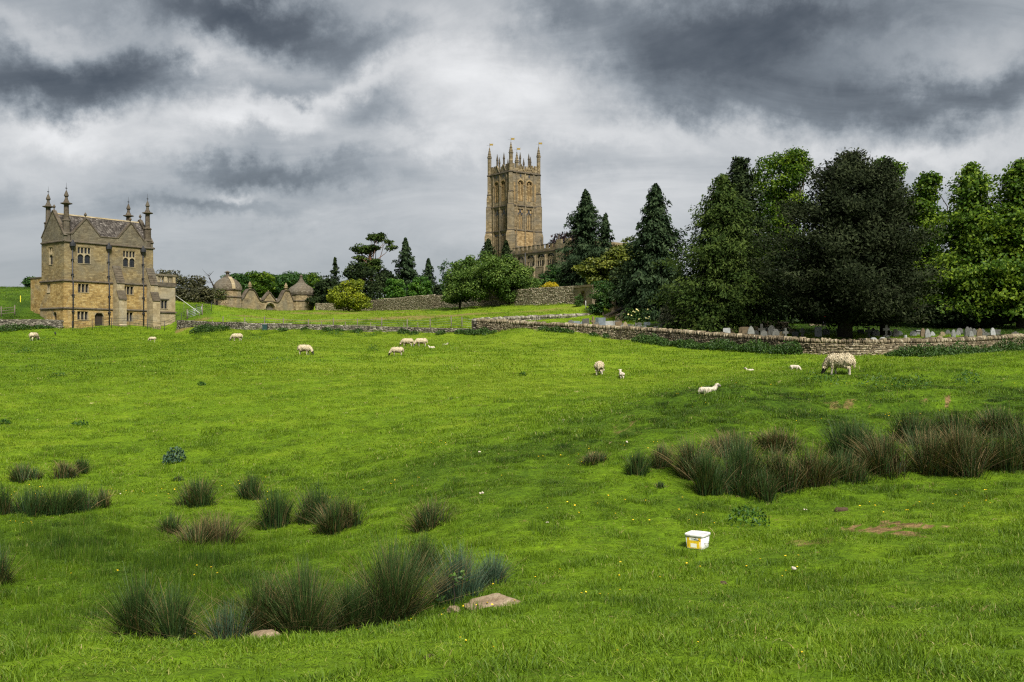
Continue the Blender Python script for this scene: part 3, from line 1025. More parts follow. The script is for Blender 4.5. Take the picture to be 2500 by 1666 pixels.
def build_house():
    A = Vector((-54.0, 120.0, 2.25))
    root = empty('banqueting_house', A, math.atan2(9.5, 7.3))
    tag(root, 'tall ochre stone banqueting house with gables and corner pinnacles at the left', 'house')
    rng = np.random.default_rng(5)
    L, D, HC = 12.0, 5.4, 10.5
    st, lo, dr, gb, dk = (M[k] for k in ('house_stone', 'house_stone_low', 'house_dressed', 'gable_stone', 'dark_stone'))
    ff, fl = frame_front(0.0), frame_side(0.0)
    up = [(1.66, 3.44, 7.95, 10.0), (7.70, 9.46, 7.9, 10.0)]
    midw = [(1.65, 3.10, 4.4, 5.52), (7.66, 9.14, 4.4, 5.5)]
    loww = [(1.56, 3.02, 1.05, 2.14), (7.55, 9.05, 1.02, 2.2)]
    door = (3.85, 5.02, -.8, 1.98)
    lup, lmid, llow = (2.72, 3.62, 7.8, 10.0), (2.95, 3.80, 4.37, 5.55), (1.45, 2.38, .75, 2.03)
    mb = MB()
    holed(mb, ff, 0, L, 5.8, HC, up)
    holed(mb, fl, 0, D, 5.8, HC, [lup])
    mb.quad((L, 0, 5.8), (L, D, 5.8), (L, D, HC), (L, 0, HC))
    mb.quad((0, D, 5.8), (L, D, 5.8), (L, D, HC), (0, D, HC))
    mb.quad((0, 0, HC), (L, 0, HC), (L, D, HC), (0, D, HC))
    mb.build('wall', st, root)
    mb = MB()
    e = .16     # lower storeys stand a little proud
    fe, fle = frame_front(-e), frame_side(-e)
    holed(mb, fe, -e, L + e, -1.2, 5.8, midw + loww + [door], .4)
    holed(mb, fle, -e, D, -1.2, 5.8, [lmid, llow], .4)
    mb.quad((L + e, -e, -1.2), (L + e, D, -1.2), (L + e, D, 5.8), (L + e, -e, 5.8))
    mb.quad((-e, D, -1.2), (L + e, D, -1.2), (L + e, D, 5.8), (-e, D, 5.8))
    mb.quad((-e, -e, 5.8), (L + e, -e, 5.8), (L + e, D, 5.8), (-e, D, 5.8))
    mb.build('wall', lo, root)
    for w in up: window_tall(root, ff, *w, 2, dr)
    window_tall(root, fl, *lup, 1, dr)
    for w in midw + loww: window_square(root, fe, *w, 3, dr, .38)
    window_square(root, fle, *lmid, 2, dr, .38)
    # small arched light at the foot of the side wall, arched doorway in the front
    mb = MB()
    spandrel(mb, fle, llow[0], llow[1], 1.55, 2.03, .02, .36)
    w = mb.build('window', dr, root)
    fbox(MB(), fle, llow[0], llow[1], llow[2], llow[3], .33, .35).build('pane', M['glass'], w)
    mb = MB()
    spandrel(mb, fe, door[0], door[1], 1.48, 1.98, .02, .34)
    mb.build('door_arch', dr, root)
    dd = fbox(MB(), fe, door[0], door[1], door[2], door[3], .36, .39).build('door', M['dark_wood'], root)
    for k in range(5): fbox(MB(), fe, door[0] + k * .235, door[0] + k * .235 + .215, door[2], 1.95, .33, .358).build('plank', M['dark_wood'], dd)
    # bands
    string_course(root, 0, L, 0, D, HC, .22, .16, dk)
    string_course(root, -e, L + e, -e, D, 5.72, .2, .14, dk)
    string_course(root, -e, L + e, -e, D, 2.4, .18, .12, dk)
    # parapet, gables
    t = .34
    z0 = HC + .22
    for a, b in ((4.62, 7.06), (.9, .98), (10.6, 11.1)): MB().box((a, .02, z0), (b, t, 11.45)).build('parapet', gb, root)
    MB().box((4.6, -.05, 11.45), (7.08, t + .05, 11.57)).build('coping', dk, root)
    fin = [(.02, 0), (.13, .05), (.08, .12), (.05, .25), (.16, .38), (.19, .48), (.12, .6), (.03, .74), (.0, .78)]
    for a, b, apex in ((.98, 4.62, 13.5), (7.06, 10.6, 13.55)):
        c = (a + b) / 2
        gbm = MB().prism([(a, z0), (b, z0), (b, 11.45), (c, apex), (a, 11.45)], .02, t, frame_front(0)).build('gable', gb, root)
        cp = MB()
        for s0, h0, s1, h1 in ((a, 11.45, c, apex), (c, apex, b, 11.45)):
            dx, dz = s1 - s0, h1 - h0
            ln = math.hypot(dx, dz)
            nx, nz = -dz / ln * .13, dx / ln * .13
            cp.prism([(s0, h0), (s1, h1), (s1 + nx, h1 + nz), (s0 + nx, h0 + nz)], -.06, t + .06, frame_front(0))
        cp.build('coping', dk, gbm)
        MB().lathe(fin, 8, (c, t / 2, apex + .05)).build('finial', dk, gbm)
        # roof of the cross gable
        ym = 2.7
        rise = (apex - 11.0)
        for sgn, x0 in ((1, a), (-1, b)):
            w = math.hypot(c - a, apex - 11.3)
            slates('roof_slates', root, (x0, t, 11.25), (0, 1, 0), (sgn * (c - a), 0, apex - 11.35), 2.2, w * .97, rng=rng)
        MB().prism([(a, 11.2), (b, 11.2), (c, apex - .12)], t, 2.6, frame_front(0)).build('gable_roof', M['dark_wood'], root)
    apex, ym = 14.42, D / 2
    for x0, x1 in ((.02, t), (L - t, L - .02)):
        gm = MB().prism([(0.02, z0), (D - .02, z0), (D - .02, 11.2), (ym, apex), (0.02, 11.2)], x0, x1, lambda s, h, d: (d, s, h)).build('gable', gb, root)
        cp = MB()
        for s0, h0, s1, h1 in ((0, 11.2, ym, apex), (ym, apex, D, 11.2)):
            dx, dz = s1 - s0, h1 - h0
            ln = math.hypot(dx, dz)
            nx, nz = -dz / ln * .14, dx / ln * .14
            cp.prism([(s0, h0), (s1, h1), (s1 + nx, h1 + nz), (s0 + nx, h0 + nz)], x0 - .07, x1 + .07, lambda s, h, d: (d, s, h))
        cp.build('coping', dk, gm)
        MB().lathe(fin, 8, ((x0 + x1) / 2, ym, apex + .05)).build('finial', dk, gm)
    rf = MB().prism([(.2, 10.8), (D - .2, 10.8), (ym, 14.08)], t, L - t, lambda s, h, d: (d, s, h)).build('roof', M['dark_wood'], root)
    ws = math.hypot(ym - .2, 3.28)
    slates('roof_slates', root, (t, .2, 10.82), (1, 0, 0), (0, ym - .2, 3.28), L - 2 * t, ws, rng=rng)
    slates('roof_slates', root, (t, D - .2, 10.82), (1, 0, 0), (0, -(ym - .2), 3.28), L - 2 * t, ws, rng=rng)
    MB().prism([(-.13, -.06), (.13, -.06), (.0, .11)], t + .06, L - t - .06, lambda s, h, d: (d, ym + s, 14.12 + h)).build('roof_ridge', dr, root)
    # corner pinnacles
    prof = [(.62, 10.5), (.62, 11.4), (.70, 11.46), (.70, 11.56), (.52, 11.7), (.50, 13.0), (.60, 13.06), (.60, 13.16), (.36, 13.3), (.33, 15.0), (.42, 15.04), (.80, 15.14), (.80, 15.22), (.42, 15.30),
            (.36, 15.42), (.22, 15.7), (.18, 15.95), (.32, 16.08), (.30, 16.22), (.12, 16.62), (.03, 16.80)]
    for cx, cy in ((.55, .5), (.62, D - .45), (L - .5, .5), (L - .5, D - .45)):
        p = MB().lathe([(r * .86, z) for r, z in prof], 8, (cx, cy, 0), rot=math.pi / 8).build('pinnacle', dk, root)
        MB().tube([(cx, cy, 16.7), (cx, cy, 17.7)], [.03, .012], 5).box((cx - .12, cy - .02, 16.98), (cx + .12, cy + .02, 17.08)).build('rod', M['iron'], p)
    # rainwater pipes with hopper heads
    for s in (.98, 5.7, 10.45):
        y = -.24
        p = MB().tube([(s, y + .1, 9.9), (s, y + .1, 5.95), (s, y - .04, 5.7), (s, y - .04, -.8)], .085, 8).build('downpipe', M['iron'], root)
        MB().lathe([(.1, 9.6), (.3, 9.95), (.36, 10.0), (.36, 10.32), (.16, 10.5), (.1, 10.72), (.02, 10.82)], 8, (s, y + .05, 0), rot=math.pi / 8).build('hopper', M['iron'], p)
        for h in (8.3, 6.5): MB().box((s - .15, y, h), (s + .15, y + .2, h + .16)).build('bracket', M['iron'], p)
        for h in (4.0, 2.0): MB().box((s - .15, y - .14, h), (s + .15, y + .06, h + .16)).build('bracket', M['iron'], p)
    # stepped buttresses
    for c in (6.75, 11.45):
        b = MB()
        fr = lambda s, h, d: (d, -s, h)
        b.prism([(.1, -1.2), (1.75, -1.2), (1.75, .5), (1.6, .62), (1.6, 3.7), (1.1, 4.75), (1.1, 5.75), (.1, 7.8)], c - .52, c + .52, fr)
        bt = b.build('buttress', M['house_dressed'], root)
        for (sa, ha), (sb, hb) in (((1.62, 3.66), (1.08, 4.8)), ((1.12, 5.7), (.1, 7.84))):
            mb = MB()
            nrow = 7
            for k in range(nrow):
                q0, q1 = k / nrow, (k + 1) / nrow + .05
                mb.prism([(sa + (sb - sa) * q0 + .07, ha + (hb - ha) * q0 + .02), (sa + (sb - sa) * q0 + .07, ha + (hb - ha) * q0 + .09), (sa + (sb - sa) * q1 + .02, ha + (hb - ha) * q1 + .05), (sa + (sb - sa) * q1, ha + (hb - ha) * q1)], c - .56, c + .56, fr)
            mb.build('weathering', dk, bt)
    # terrace block on the right with its balustrade
    mb = MB()
    x0, x1, y0, y1 = L + e, 15.25, -.05, 5.0
    fx = frame_front(y0)
    ew = (12.54 + .1, 14.1, 2.75, 3.92)
    holed(mb, fx, x0, x1, -1.2, 5.7, [ew])
    mb.quad((x1, y0, -1.2), (x1, y1, -1.2), (x1, y1, 5.7), (x1, y0, 5.7))
    mb.quad((x0, y1, -1.2), (x1, y1, -1.2), (x1, y1, 5.7), (x0, y1, 5.7))
    mb.quad((x0, y0, 5.7), (x1, y0, 5.7), (x1, y1, 5.7), (x0, y1, 5.7))
    mb.build('terrace_block', M['house_dressed'], root)
    window_square(root, fx, *ew, 3, dr)
    MB().box((12.5, y0 - .09, 4.0), (14.3, y0 + .02, 4.12)).build('hood_mould', dk, root)
    mb = MB().box((x0 - .1, y0 - .14, 2.25), (x1 + .14, y1 + .1, 2.43)); mb.build('string_course', dk, root)
    MB().box((x0, y0 - .1, 5.7), (x1 + .1, y1 + .1, 6.25)).build('cornice', dk, root)
    MB().box((x0, y0 - .12, 7.1), (x1 + .12, y0 + .26, 7.35)).box((x1 - .26, y0 + .26, 7.1), (x1 + .12, y1 + .1, 7.35)).build('handrail', gb, root)
    for px in (x0 + .02, 13.55, x1 - .42):
        MB().box((px, y0 - .04, 6.25), (px + .42, y0 + .22, 7.1)).build('pier', dr, root)
    bal = MB().lathe([(.09, 6.25), (.09, 6.31), (.06, 6.36), (.10, 6.55), (.07, 6.75), (.055, 6.95), (.09, 7.02), (.09, 7.1)], 8, smooth=True).mesh('baluster')
    for x in (12.75, 13.0, 13.25, 14.12, 14.38, 14.64): link('baluster', bal, dr, root, (x, y0 + .09, 0))
    for k in range(7): link('baluster', bal, dr, root, (x1 - .1, y0 + .6 + k * .6, 0))
    # rear wing running back along the bank
    MB().box((.25, D - .1, -1), (2.6, 8.6, 6.35)).build('rear_wing', lo, root)
    MB().box((.17, D - .05, 6.35), (2.7, 8.7, 6.5)).build('coping', dk, root)
    return root


build_house()


def rail_line(name, pts, label, cat, posts, rails, post_r, rail_r, h, mat, group=None, square=False):
    """posts and rails along a polyline on the turf"""
    P = [Vector((x, y, gz(x, y))) for x, y in pts]
    root = empty(name, P[0])
    tag(root, label, cat, group)
    seg = [(P[i], P[i + 1], (P[i + 1] - P[i]).length) for i in range(len(P) - 1)]
    tot = sum(s[2] for s in seg)

    def along(d):
        for a, b, l in seg:
            if d <= l or (a, b, l) == seg[-1]:
                q = a.lerp(b, d / l)
                return Vector((q.x, q.y, gz(q.x, q.y)))
            d -= l
    n = max(1, int(tot / posts))
    stations = [along(tot * k / n) for k in range(n + 1)]
    pm = MB().tube([(0, 0, -.3), (0, 0, h)], post_r, 6).mesh('post')
    for s in stations: link('post', pm, mat, root, s - P[0])
    for r in rails:
        MB().tube([s - P[0] + Vector((0, 0, r)) for s in stations], rail_r, 5).build('rail', mat, root)
    return root


def house_pt(s, y):
    u = Vector((7.3, 9.5)).normalized()
    return (-54 + u.x * s - u.y * y, 120 + u.y * s + u.x * y)


def build_house_surroundings():
    rail_line('iron_railing', [house_pt(-.3, -2.4), house_pt(6, -2.5), house_pt(15.6, -2.3), house_pt(19.5, -2.0)], 'thin black estate railing in front of the banqueting house', 'railing', 2.3, (.25, .55, .85, 1.15), .035, .017, 1.25, M['iron'])
    # galvanised field gate on the slope right of the house
    a = on_ground(459, 782, 100, 150); a = Vector((px_x(459, 130), 130, 0)); b = Vector((px_x(492, 131), 131, 0))
    a.z, b.z = gz(a.x, a.y), gz(b.x, b.y)
    g = empty('field_gate', a)
    tag(g, 'galvanised five-bar field gate on the slope right of the house', 'gate')
    v = b - a
    v.z = 0
    for h in (.12, .32, .52, .74, .96): MB().tube([(0, 0, h + .05), (v.x, v.y, h + .05 + (b.z - a.z))], .024, 6).build('bar', M['galvanised'], g)
    for q in (0, .5, 1): MB().tube([(v.x * q, v.y * q, .1 + (b.z - a.z) * q), (v.x * q, v.y * q, 1.05 + (b.z - a.z) * q)], .024, 6).build('upright', M['galvanised'], g)
    for q in (-.06, 1.06): MB().tube([(v.x * q, v.y * q, -.4), (v.x * q, v.y * q, 1.3 + (b.z - a.z) * q)], .07, 8).build('post', M['post_wood'], g)
    # pale sloping hand rail
    p, q = at(429, 722, 133), at(487, 764, 130)
    h = empty('hand_rail', (q.x, q.y, gz(q.x, q.y)))
    tag(h, 'pale sloping handrail beside the terrace block', 'handrail')
    MB().tube([p - h.location, q - h.location], .035, 6).build('rail', M['pale_rope'], h)
    for k in (.35, .75, 1.0):
        m = p.lerp(q, k)
        MB().tube([(m.x - h.location.x, m.y - h.location.y, gz(m.x, m.y) - .3 - h.location.z), m - h.location], .03, 6).build('post', M['post_wood'], h)
    # post and rail fence on the left margin, with a yellow marker post on the bank
    f = rail_line('rail_fence', [(px_x(-30, 121), 121), (px_x(16, 121.5), 121.5), (px_x(36, 122), 122)], 'weathered grey post-and-rail fence at the left margin', 'fence', 1.2, (.35, .7, 1.0), .07, .035, 1.25, M['post_wood'])
    m = at(50, 735, 131)
    t = NT('yellow_paint'); M['yellow_paint'] = t.done((.62, .55, .04), .6)
    z = gz(m.x, m.y)
    mp = MB().lathe([(.06, -.4), (.06, .75), (.055, .82), (.02, .86)], 8).build('marker_post', M['yellow_paint'], None, (m.x, m.y, z))
    tag(mp, 'yellow marker post on the grassy bank left of the house', 'post')


build_house_surroundings()
# ---------------------------------------------------------------- church
def build_church():
    root = empty('church', (-.27, 250.0, 17.0), math.radians(38))
    tag(root, 'stone parish church with tall pinnacled west tower and battlemented aisle', 'church')
    st, wm, dk = M['church_stone'], M['church_warm'], M['dark_stone']
    W = 9.0
    fr_r, fr_l = frame_front(0.0), frame_side(0.0)
    win = [(2.25, 3.95), (5.05, 6.75)]
    blind = [(2.1, 4.1), (4.9, 6.9)]
    mb, wb = MB(), MB()
    for fr, long_panels in ((fr_r, False), (fr_l, True)):
        holes = [(a, b, 20.0, 25.3) for a, b in win] + [(a, b, 12.95, 18.3) for a, b in blind]
        if long_panels: holes += [(a, b, 2.0, 12.1) for a, b in blind]
        holed(mb, fr, 0, W, 12.6 if not long_panels else -3, 27.2, holes, .5)
        if not long_panels:
            holed(mb, fr, 0, W, -3, 12.6, [(1.9, 2.25, 5.2, 7.6)], .5)
        for h in holes[2:]:
            wb.quad(fr(h[0], h[2], .28), fr(h[1], h[2], .28), fr(h[1], h[3], .28), fr(h[0], h[3], .28))
    mb.quad((W, 0, -3), (W, W, -3), (W, W, 27.2), (W, 0, 27.2))
    mb.quad((0, W, -3), (W, W, -3), (W, W, 27.2), (0, W, 27.2))
    mb.quad((0, 0, 27.2), (W, 0, 27.2), (W, W, 27.2), (0, W, 27.2))
    mb.build('tower_wall', st, root)
    wb.build('blind_panel', wm, root)
    # warm freestone patch low on the right face
    MB().box((1.0, -.03, 8.6), (8.2, .05, 12.45)).build('stone_facing', wm, root)
    for fr, lp in ((fr_r, False), (fr_l, True)):
        # pilaster strips
        for s in (1.72, 4.5, 7.28):
            fbox(MB(), fr, s - .15, s + .15, -3, 27.2, -.22, .05).build('pilaster', st, root)
        # belfry windows with stone louvres
        for a, b in win:
            c = (a + b) / 2
            fm = MB()
            spandrel(fm, fr, a, b, 24.0, 25.35, .02, .4, .8)
            fbox(fm, fr, c - .11, c + .11, 20.0, 24.4, .06, .4)
            for sg in (-1, 1):
                fbox(fm, fr, c + sg * .78 - .07, c + sg * .78 + .07, 20.0, 24.2, .03, .4)
            for cc, rr, hh in ((c - .4, .30, 24.05), (c + .4, .30, 24.05), (c, .26, 24.6)):
                ring = [(cc + rr * math.cos(k * math.pi / 4), hh + rr * math.sin(k * math.pi / 4)) for k in range(8)]
                inn = [(cc + rr * .6 * math.cos(k * math.pi / 4), hh + rr * .6 * math.sin(k * math.pi / 4)) for k in range(8)]
                for k in range(8): fm.prism([ring[k], ring[(k + 1) % 8], inn[(k + 1) % 8], inn[k]], .1, .35, fr)
            # hood mould following the pointed head
            w = b - a
            n = 10
            arc = [(c + (w / 2 + .12) * math.cos(math.pi * k / n), 24.0 + (w / 2 + .12) * math.sin(math.pi * k / n) ** .8 * 1.28) for k in range(n + 1)]
            arc2 = [(c + (w / 2 + .28) * math.cos(math.pi * k / n), 24.0 + (w / 2 + .28) * math.sin(math.pi * k / n) ** .8 * 1.34) for k in range(n + 1)]
            for k in range(n): fm.prism([arc[k], arc[k + 1], arc2[k + 1], arc2[k]], -.14, .04, fr)
            wo = fm.build('belfry_window', wm, root)
            for x0, x1 in ((a + .16, c - .11), (c + .11, b - .16)):
                fbox(MB(), fr, x0, x1, 20.05, 21.7, .2, .3).build('blocked_panel', wm, wo)
                for k in range(8):
                    h = 21.75 + k * .27
                    MB().prism([(x0, h), (x1, h), (x1, h + .1), (x0, h + .1)], .14, .34, lambda s, hh, d, fr=fr: fr(s, hh + d * .5 - .1, d)).build('louvre', wm, wo)
            fbox(MB(), fr, a + .05, b - .05, 20.05, 25.2, .43, .47).build('dark_interior', M['dark_wood'], wo)
        # blind tracery
        for a, b in blind:
            c = (a + b) / 2
            fm = MB()
            for x in (c - .62, c, c + .62): fbox(fm, fr, x - .07, x + .07, 12.95, 16.7, .03, .26)
            for x in (a, b - .12): fbox(fm, fr, x, x + .12, 12.95, 18.3, .02, .26)
            fbox(fm, fr, a + .12, b - .12, 18.05, 18.3, .03, .26)
            t = fm.build('blind_tracery', st, root)
            for cc, rr, hh in ((c - .58, .33, 16.75), (c + .58, .33, 16.75), (c, .36, 17.45), (c - .28, .2, 17.0), (c + .28, .2, 17.0), (c, .2, 17.95)):
                MB().prism([(cc + rr * math.cos(k * math.pi / 4) * (1 if k % 2 else .7), hh + rr * math.sin(k * math.pi / 4) * (1 if k % 2 else .7)) for k in range(8)], .08, .27, fr).build('quatrefoil', M['lead'], t)
            # small cusped panel above each belfry window, recess shade put into its dark colour
            q = MB()
            q.prism([(c, 26.95), (c + .32, 26.45), (c, 25.95), (c - .32, 26.45)], -.05, .03, fr)
            q.build('cusped_panel', M['lead'], t)
            if lp:
                fm = MB()
                for x in (c - .62, c, c + .62): fbox(fm, fr, x - .07, x + .07, 2.0, 11.2, .03, .26)
                t2 = fm.build('blind_tracery', st, root)
                for cc in (c - .5, c + .5):
                    MB().prism([(cc + .28 * math.cos(k * math.pi / 4), 11.55 + .28 * math.sin(k * math.pi / 4)) for k in range(8)], .1, .27, fr).build('quatrefoil', M['lead'], t2)
        # narrow blind arches beside the corner buttresses
        for s in (1.15, 7.85):
            fm = MB()
            fbox(fm, fr, s - .22, s + .22, 20.2, 24.6, -.02, .03)
            fm.build('blind_arch', wm, root)
    for z, out, h in ((12.5, .2, .26), (18.7, .24, .3), (27.1, .30, .34)):
        m = MB()
        m.box((-out, -out, z), (W + out, 0, z + h), 0.06); m.box((-out, .002, z), (0, W + out, z + h), .06)
        m.box((W, .002, z), (W + out, W + out, z + h), .06); m.box((.002, W, z), (W - .002, W + out, z + h), .06)
        m.build('string_course', dk, root)
    # diagonal corner buttresses in stages
    prof = [(1.60, -3), (1.60, 11.4), (1.15, 12.5), (1.15, 18.6), (.95, 19.0), (.95, 21.2), (.66, 22.3), (.66, 27.15)]
    for cx, cy in ((0, 0), (W, 0), (0, W), (W, W)):
        b = MB().lathe(prof, 4, (cx, cy, 0)).build('buttress', st, root)
        off = MB()
        for r, z in ((1.25, 12.45), (1.05, 18.9), (.76, 22.2), (.76, 27.12)): off.lathe([(r + .08, z - .1), (r + .12, z + .06), (r - .1, z + .22)], 4, (cx, cy, 0))
        off.build('offset', dk, b)
    # parapet with ogee gables, battlements and pinnacles
    z0 = 27.44

    def spirelet(name, cx, cy, zb, zs, zt, r, vane=False):
        pf = [(r, zb), (r, zs - .3), (r * 1.28, zs - .22), (r * 1.28, zs)]
        n = 6 if vane else 4
        for k in range(n):
            q = k / n
            rr = r * 1.05 * (1 - q * .88)
            pf += [(rr, zs + (zt - zs) * q + .02), (rr * .80, zs + (zt - zs) * (q + .55 / n)), (rr * 1.12, zs + (zt - zs) * (q + .72 / n))]
        pf += [(.05, zt), (.0, zt + .12)]
        p = MB().lathe(pf, 8, (cx, cy, 0), rot=math.pi / 8).build(name, dk if not vane else st, root)
        if vane:
            v = MB().tube([(cx, cy, zt), (cx, cy, zt + 1.25)], [.035, .02], 5)
            v.tube([(cx - .55, cy + .45, zt + .62), (cx, cy, zt + .62)], .018, 4)
            v.build('vane_pole', M['iron'], p)
            d = Vector((.79, -.62, 0))
            fl = MB()
            fl.prism([(.05, .55), (.62, .58), (.98, .50), (.80, .66), (1.0, .80), (.80, .92), (1.0, 1.10), (.6, 1.02), (.05, 1.05)], -.015, .015, lambda s, h, dd: (cx + d.x * s - d.y * dd, cy + d.y * s + d.x * dd, zt + h))
            fl.build('weather_vane', M['vane'], p)
        return p
    for cx, cy in ((0, 0), (W, 0), (0, W), (W, W)): spirelet('pinnacle', cx, cy, 27.4, 32.0, 34.5, .50, True)
    frames = [fr_r, fr_l, lambda s, h, d: (s, W - d, h), lambda s, h, d: (W - d, s, h)]
    for fr in frames:
        fbox(MB(), fr, .45, W - .45, z0, 28.25, .0, .35).build('parapet', st, root)
        for a, b in ((.45, 1.25), (1.75, 2.3), (3.9, 4.25), (4.75, 5.1), (6.7, 7.25), (7.75, W - .45)):
            fbox(MB(), fr, a, b, 28.26, 29.35 if b - a > .5 else 28.95, .02, .33).build('merlon', st, root)
        for c in (3.1, 5.9):
            og = MB()
            n = 9
            P = []
            for k in range(n + 1):
                q = k / n
                P.append((1.2 * (1 - q) ** .75 * (1 - .35 * q), 27.5 + 1.9 * q ** 1.25))
            for sg in (-1, 1):
                for k in range(n):
                    (x0, h0), (x1, h1) = P[k], P[k + 1]
                    og.prism([(c + sg * x0, h0), (c + sg * (x0 + .17), h0), (c + sg * (x1 + .15), h1), (c + sg * x1, h1)], -.16, .2, fr)
            og.prism([(c - .8, 28.26), (c + .8, 28.26), (c + .35, 28.9), (c, 29.5), (c - .35, 28.9)], .02, .3, fr)
            og.build('ogee_gable', st, root)
            x, y, _ = fr(c, 0, .17)
            spirelet('pinnacle', x, y, 28.9, 31.0, 32.3, .24)
    # south aisle running towards the camera, parallel with the left face
    y1 = -40.0
    fa = lambda s, h, d: (-.4 + d, -s, h)
    ws = [(2.9, 5.7), (6.75, 9.65), (10.7, 13.7), (14.4, 17.3)]
    mb = MB()
    holed(mb, fa, .6, 18.9, -3, 5.9, [(a, b, 2.5, 5.45) for a, b in ws], .5)
    mb.quad((-.4, -18.9, -3), (12, -18.9, -3), (12, -18.9, 5.9), (-.4, -18.9, 5.9))
    mb.quad((-.4, -.6, 5.9), (12, -.6, 5.9), (12, -18.9, 5.9), (-.4, -18.9, 5.9))
    mb.build('aisle_wall', M['gate_stone'], root)
    for a, b in ws:
        c, w = (a + b) / 2, b - a
        fm = MB()
        spandrel(fm, fa, a, b, 3.95, 5.5, .04, .45, .6)
        for x in (c - w / 4, c, c + w / 4): fbox(fm, fa, x - .07, x + .07, 2.5, 4.6, .15, .42)
        for cc, hh in ((c - w / 4, 4.25), (c + w / 4, 4.25), (c, 4.75)):
            for k in range(8):
                r0, r1 = .42, .30
                p = [(cc + r * math.cos(t * math.pi / 4), hh + r * math.sin(t * math.pi / 4)) for r, t in ((r0, k), (r0, k + 1), (r1, k + 1), (r1, k))]
                fm.prism(p, .17, .40, fa)
        fbox(fm, fa, a - .1, b + .1, 2.35, 2.52, -.14, .3)
        wo = fm.build('aisle_window', M['house_dressed'], root)
        for k in range(4):
            fbox(MB(), fa, a + w * k / 4 + .08, a + w * (k + 1) / 4 - .08, 2.55, 5.3, .36, .39).build('pane', M['glass'], wo)
    fbox(MB(), fa, .5, 18.9, 5.88, 6.1, -.16, .1).build('string_course', dk, root)
    fbox(MB(), fa, .6, 18.9, 6.1, 6.75, -.02, .35).build('parapet', st, root)
    s = .7
    while s < 18.5:
        mm = fbox(MB(), fa, s, s + .85, 6.75, 7.65, -.01, .34).build('merlon', st, root)
        fbox(MB(), fa, s - .06, s + .91, 7.65, 7.77, -.07, .4).build('coping', dk, mm)
        s += 1.66
    for c in (6.2, 10.2, 14.05, 18.75):
        b = MB().prism([(-.05, -3), (.7, -3), (.7, 2.2), (.30, 2.9), (.30, 4.9), (-.05, 5.4)], c - .17, c + .17, lambda s, h, d: (-.4 - s, -d, h)).build('aisle_buttress', M['gate_stone'], root)
    fbox(MB(), fa, 1.2, 18.9, -3, 2.2, -.25, .0).build('plinth', M['gate_stone'], root)
    for c in (12.2, 18.7): spirelet('pinnacle', -.2, -c, 7.4, 8.9, 9.9, .17)
    MB().tube([(-.62, -6.5, 6.2), (-.62, -6.5, 0)], .09, 6).build('downpipe', M['lead'], root)
    # taller chancel-side block further along
    fb = lambda s, h, d: (-1.3 + d, -s, h)
    mb = MB()
    holed(mb, fb, 18.9, 31, -3, 7.2, [(21.6, 23.4, 3.2, 5.6), (26, 29, 2.6, 5.8)], .5)
    mb.quad((-1.3, -18.9, -3), (12, -18.9, -3), (12, -18.9, 7.2), (-1.3, -18.9, 7.2))
    mb.quad((-1.3, -18.9, 7.2), (12, -18.9, 7.2), (12, -31, 7.2), (-1.3, -31, 7.2))
    mb.quad((-1.3, -31, -3), (12, -31, -3), (12, -31, 7.2), (-1.3, -31, 7.2))
    mb.build('chapel_wall', M['gate_stone'], root)
    for a, b, h0, h1 in ((21.6, 23.4, 3.2, 5.6), (26, 29, 2.6, 5.8)):
        fm = MB()
        spandrel(fm, fb, a, b, h1 - (b - a) * .55, h1 + .05, .04, .45, .6)
        fbox(fm, fb, (a + b) / 2 - .08, (a + b) / 2 + .08, h0, h1 - .3, .15, .4)
        wo = fm.build('chapel_window', wm, root)
        fbox(MB(), fb, a + .05, b - .05, h0 + .03, h1 - .1, .36, .39).build('pane', M['glass'], wo)
    fbox(MB(), fb, 18.75, 31.1, 6.0, 6.2, -.16, .0).build('string_course', dk, root)
    s = 19.0
    while s < 30:
        fbox(MB(), fb, s, s + 1.9, 7.21, 8.3, 0, .35).build('merlon', M['gate_stone'], root)
        s += 3.1
    for c in (30.6,): spirelet('pinnacle', -1.1, -c, 7.3, 8.8, 9.8, .22)
    # pair of small roofs behind the parapets close the building off
    MB().prism([(.3, 6.0), (12, 6.0), (6.2, 7.4)], -18.9, -.6, lambda s, h, d: (s, d, h)).build('roof', M['lead'], root)


build_church()


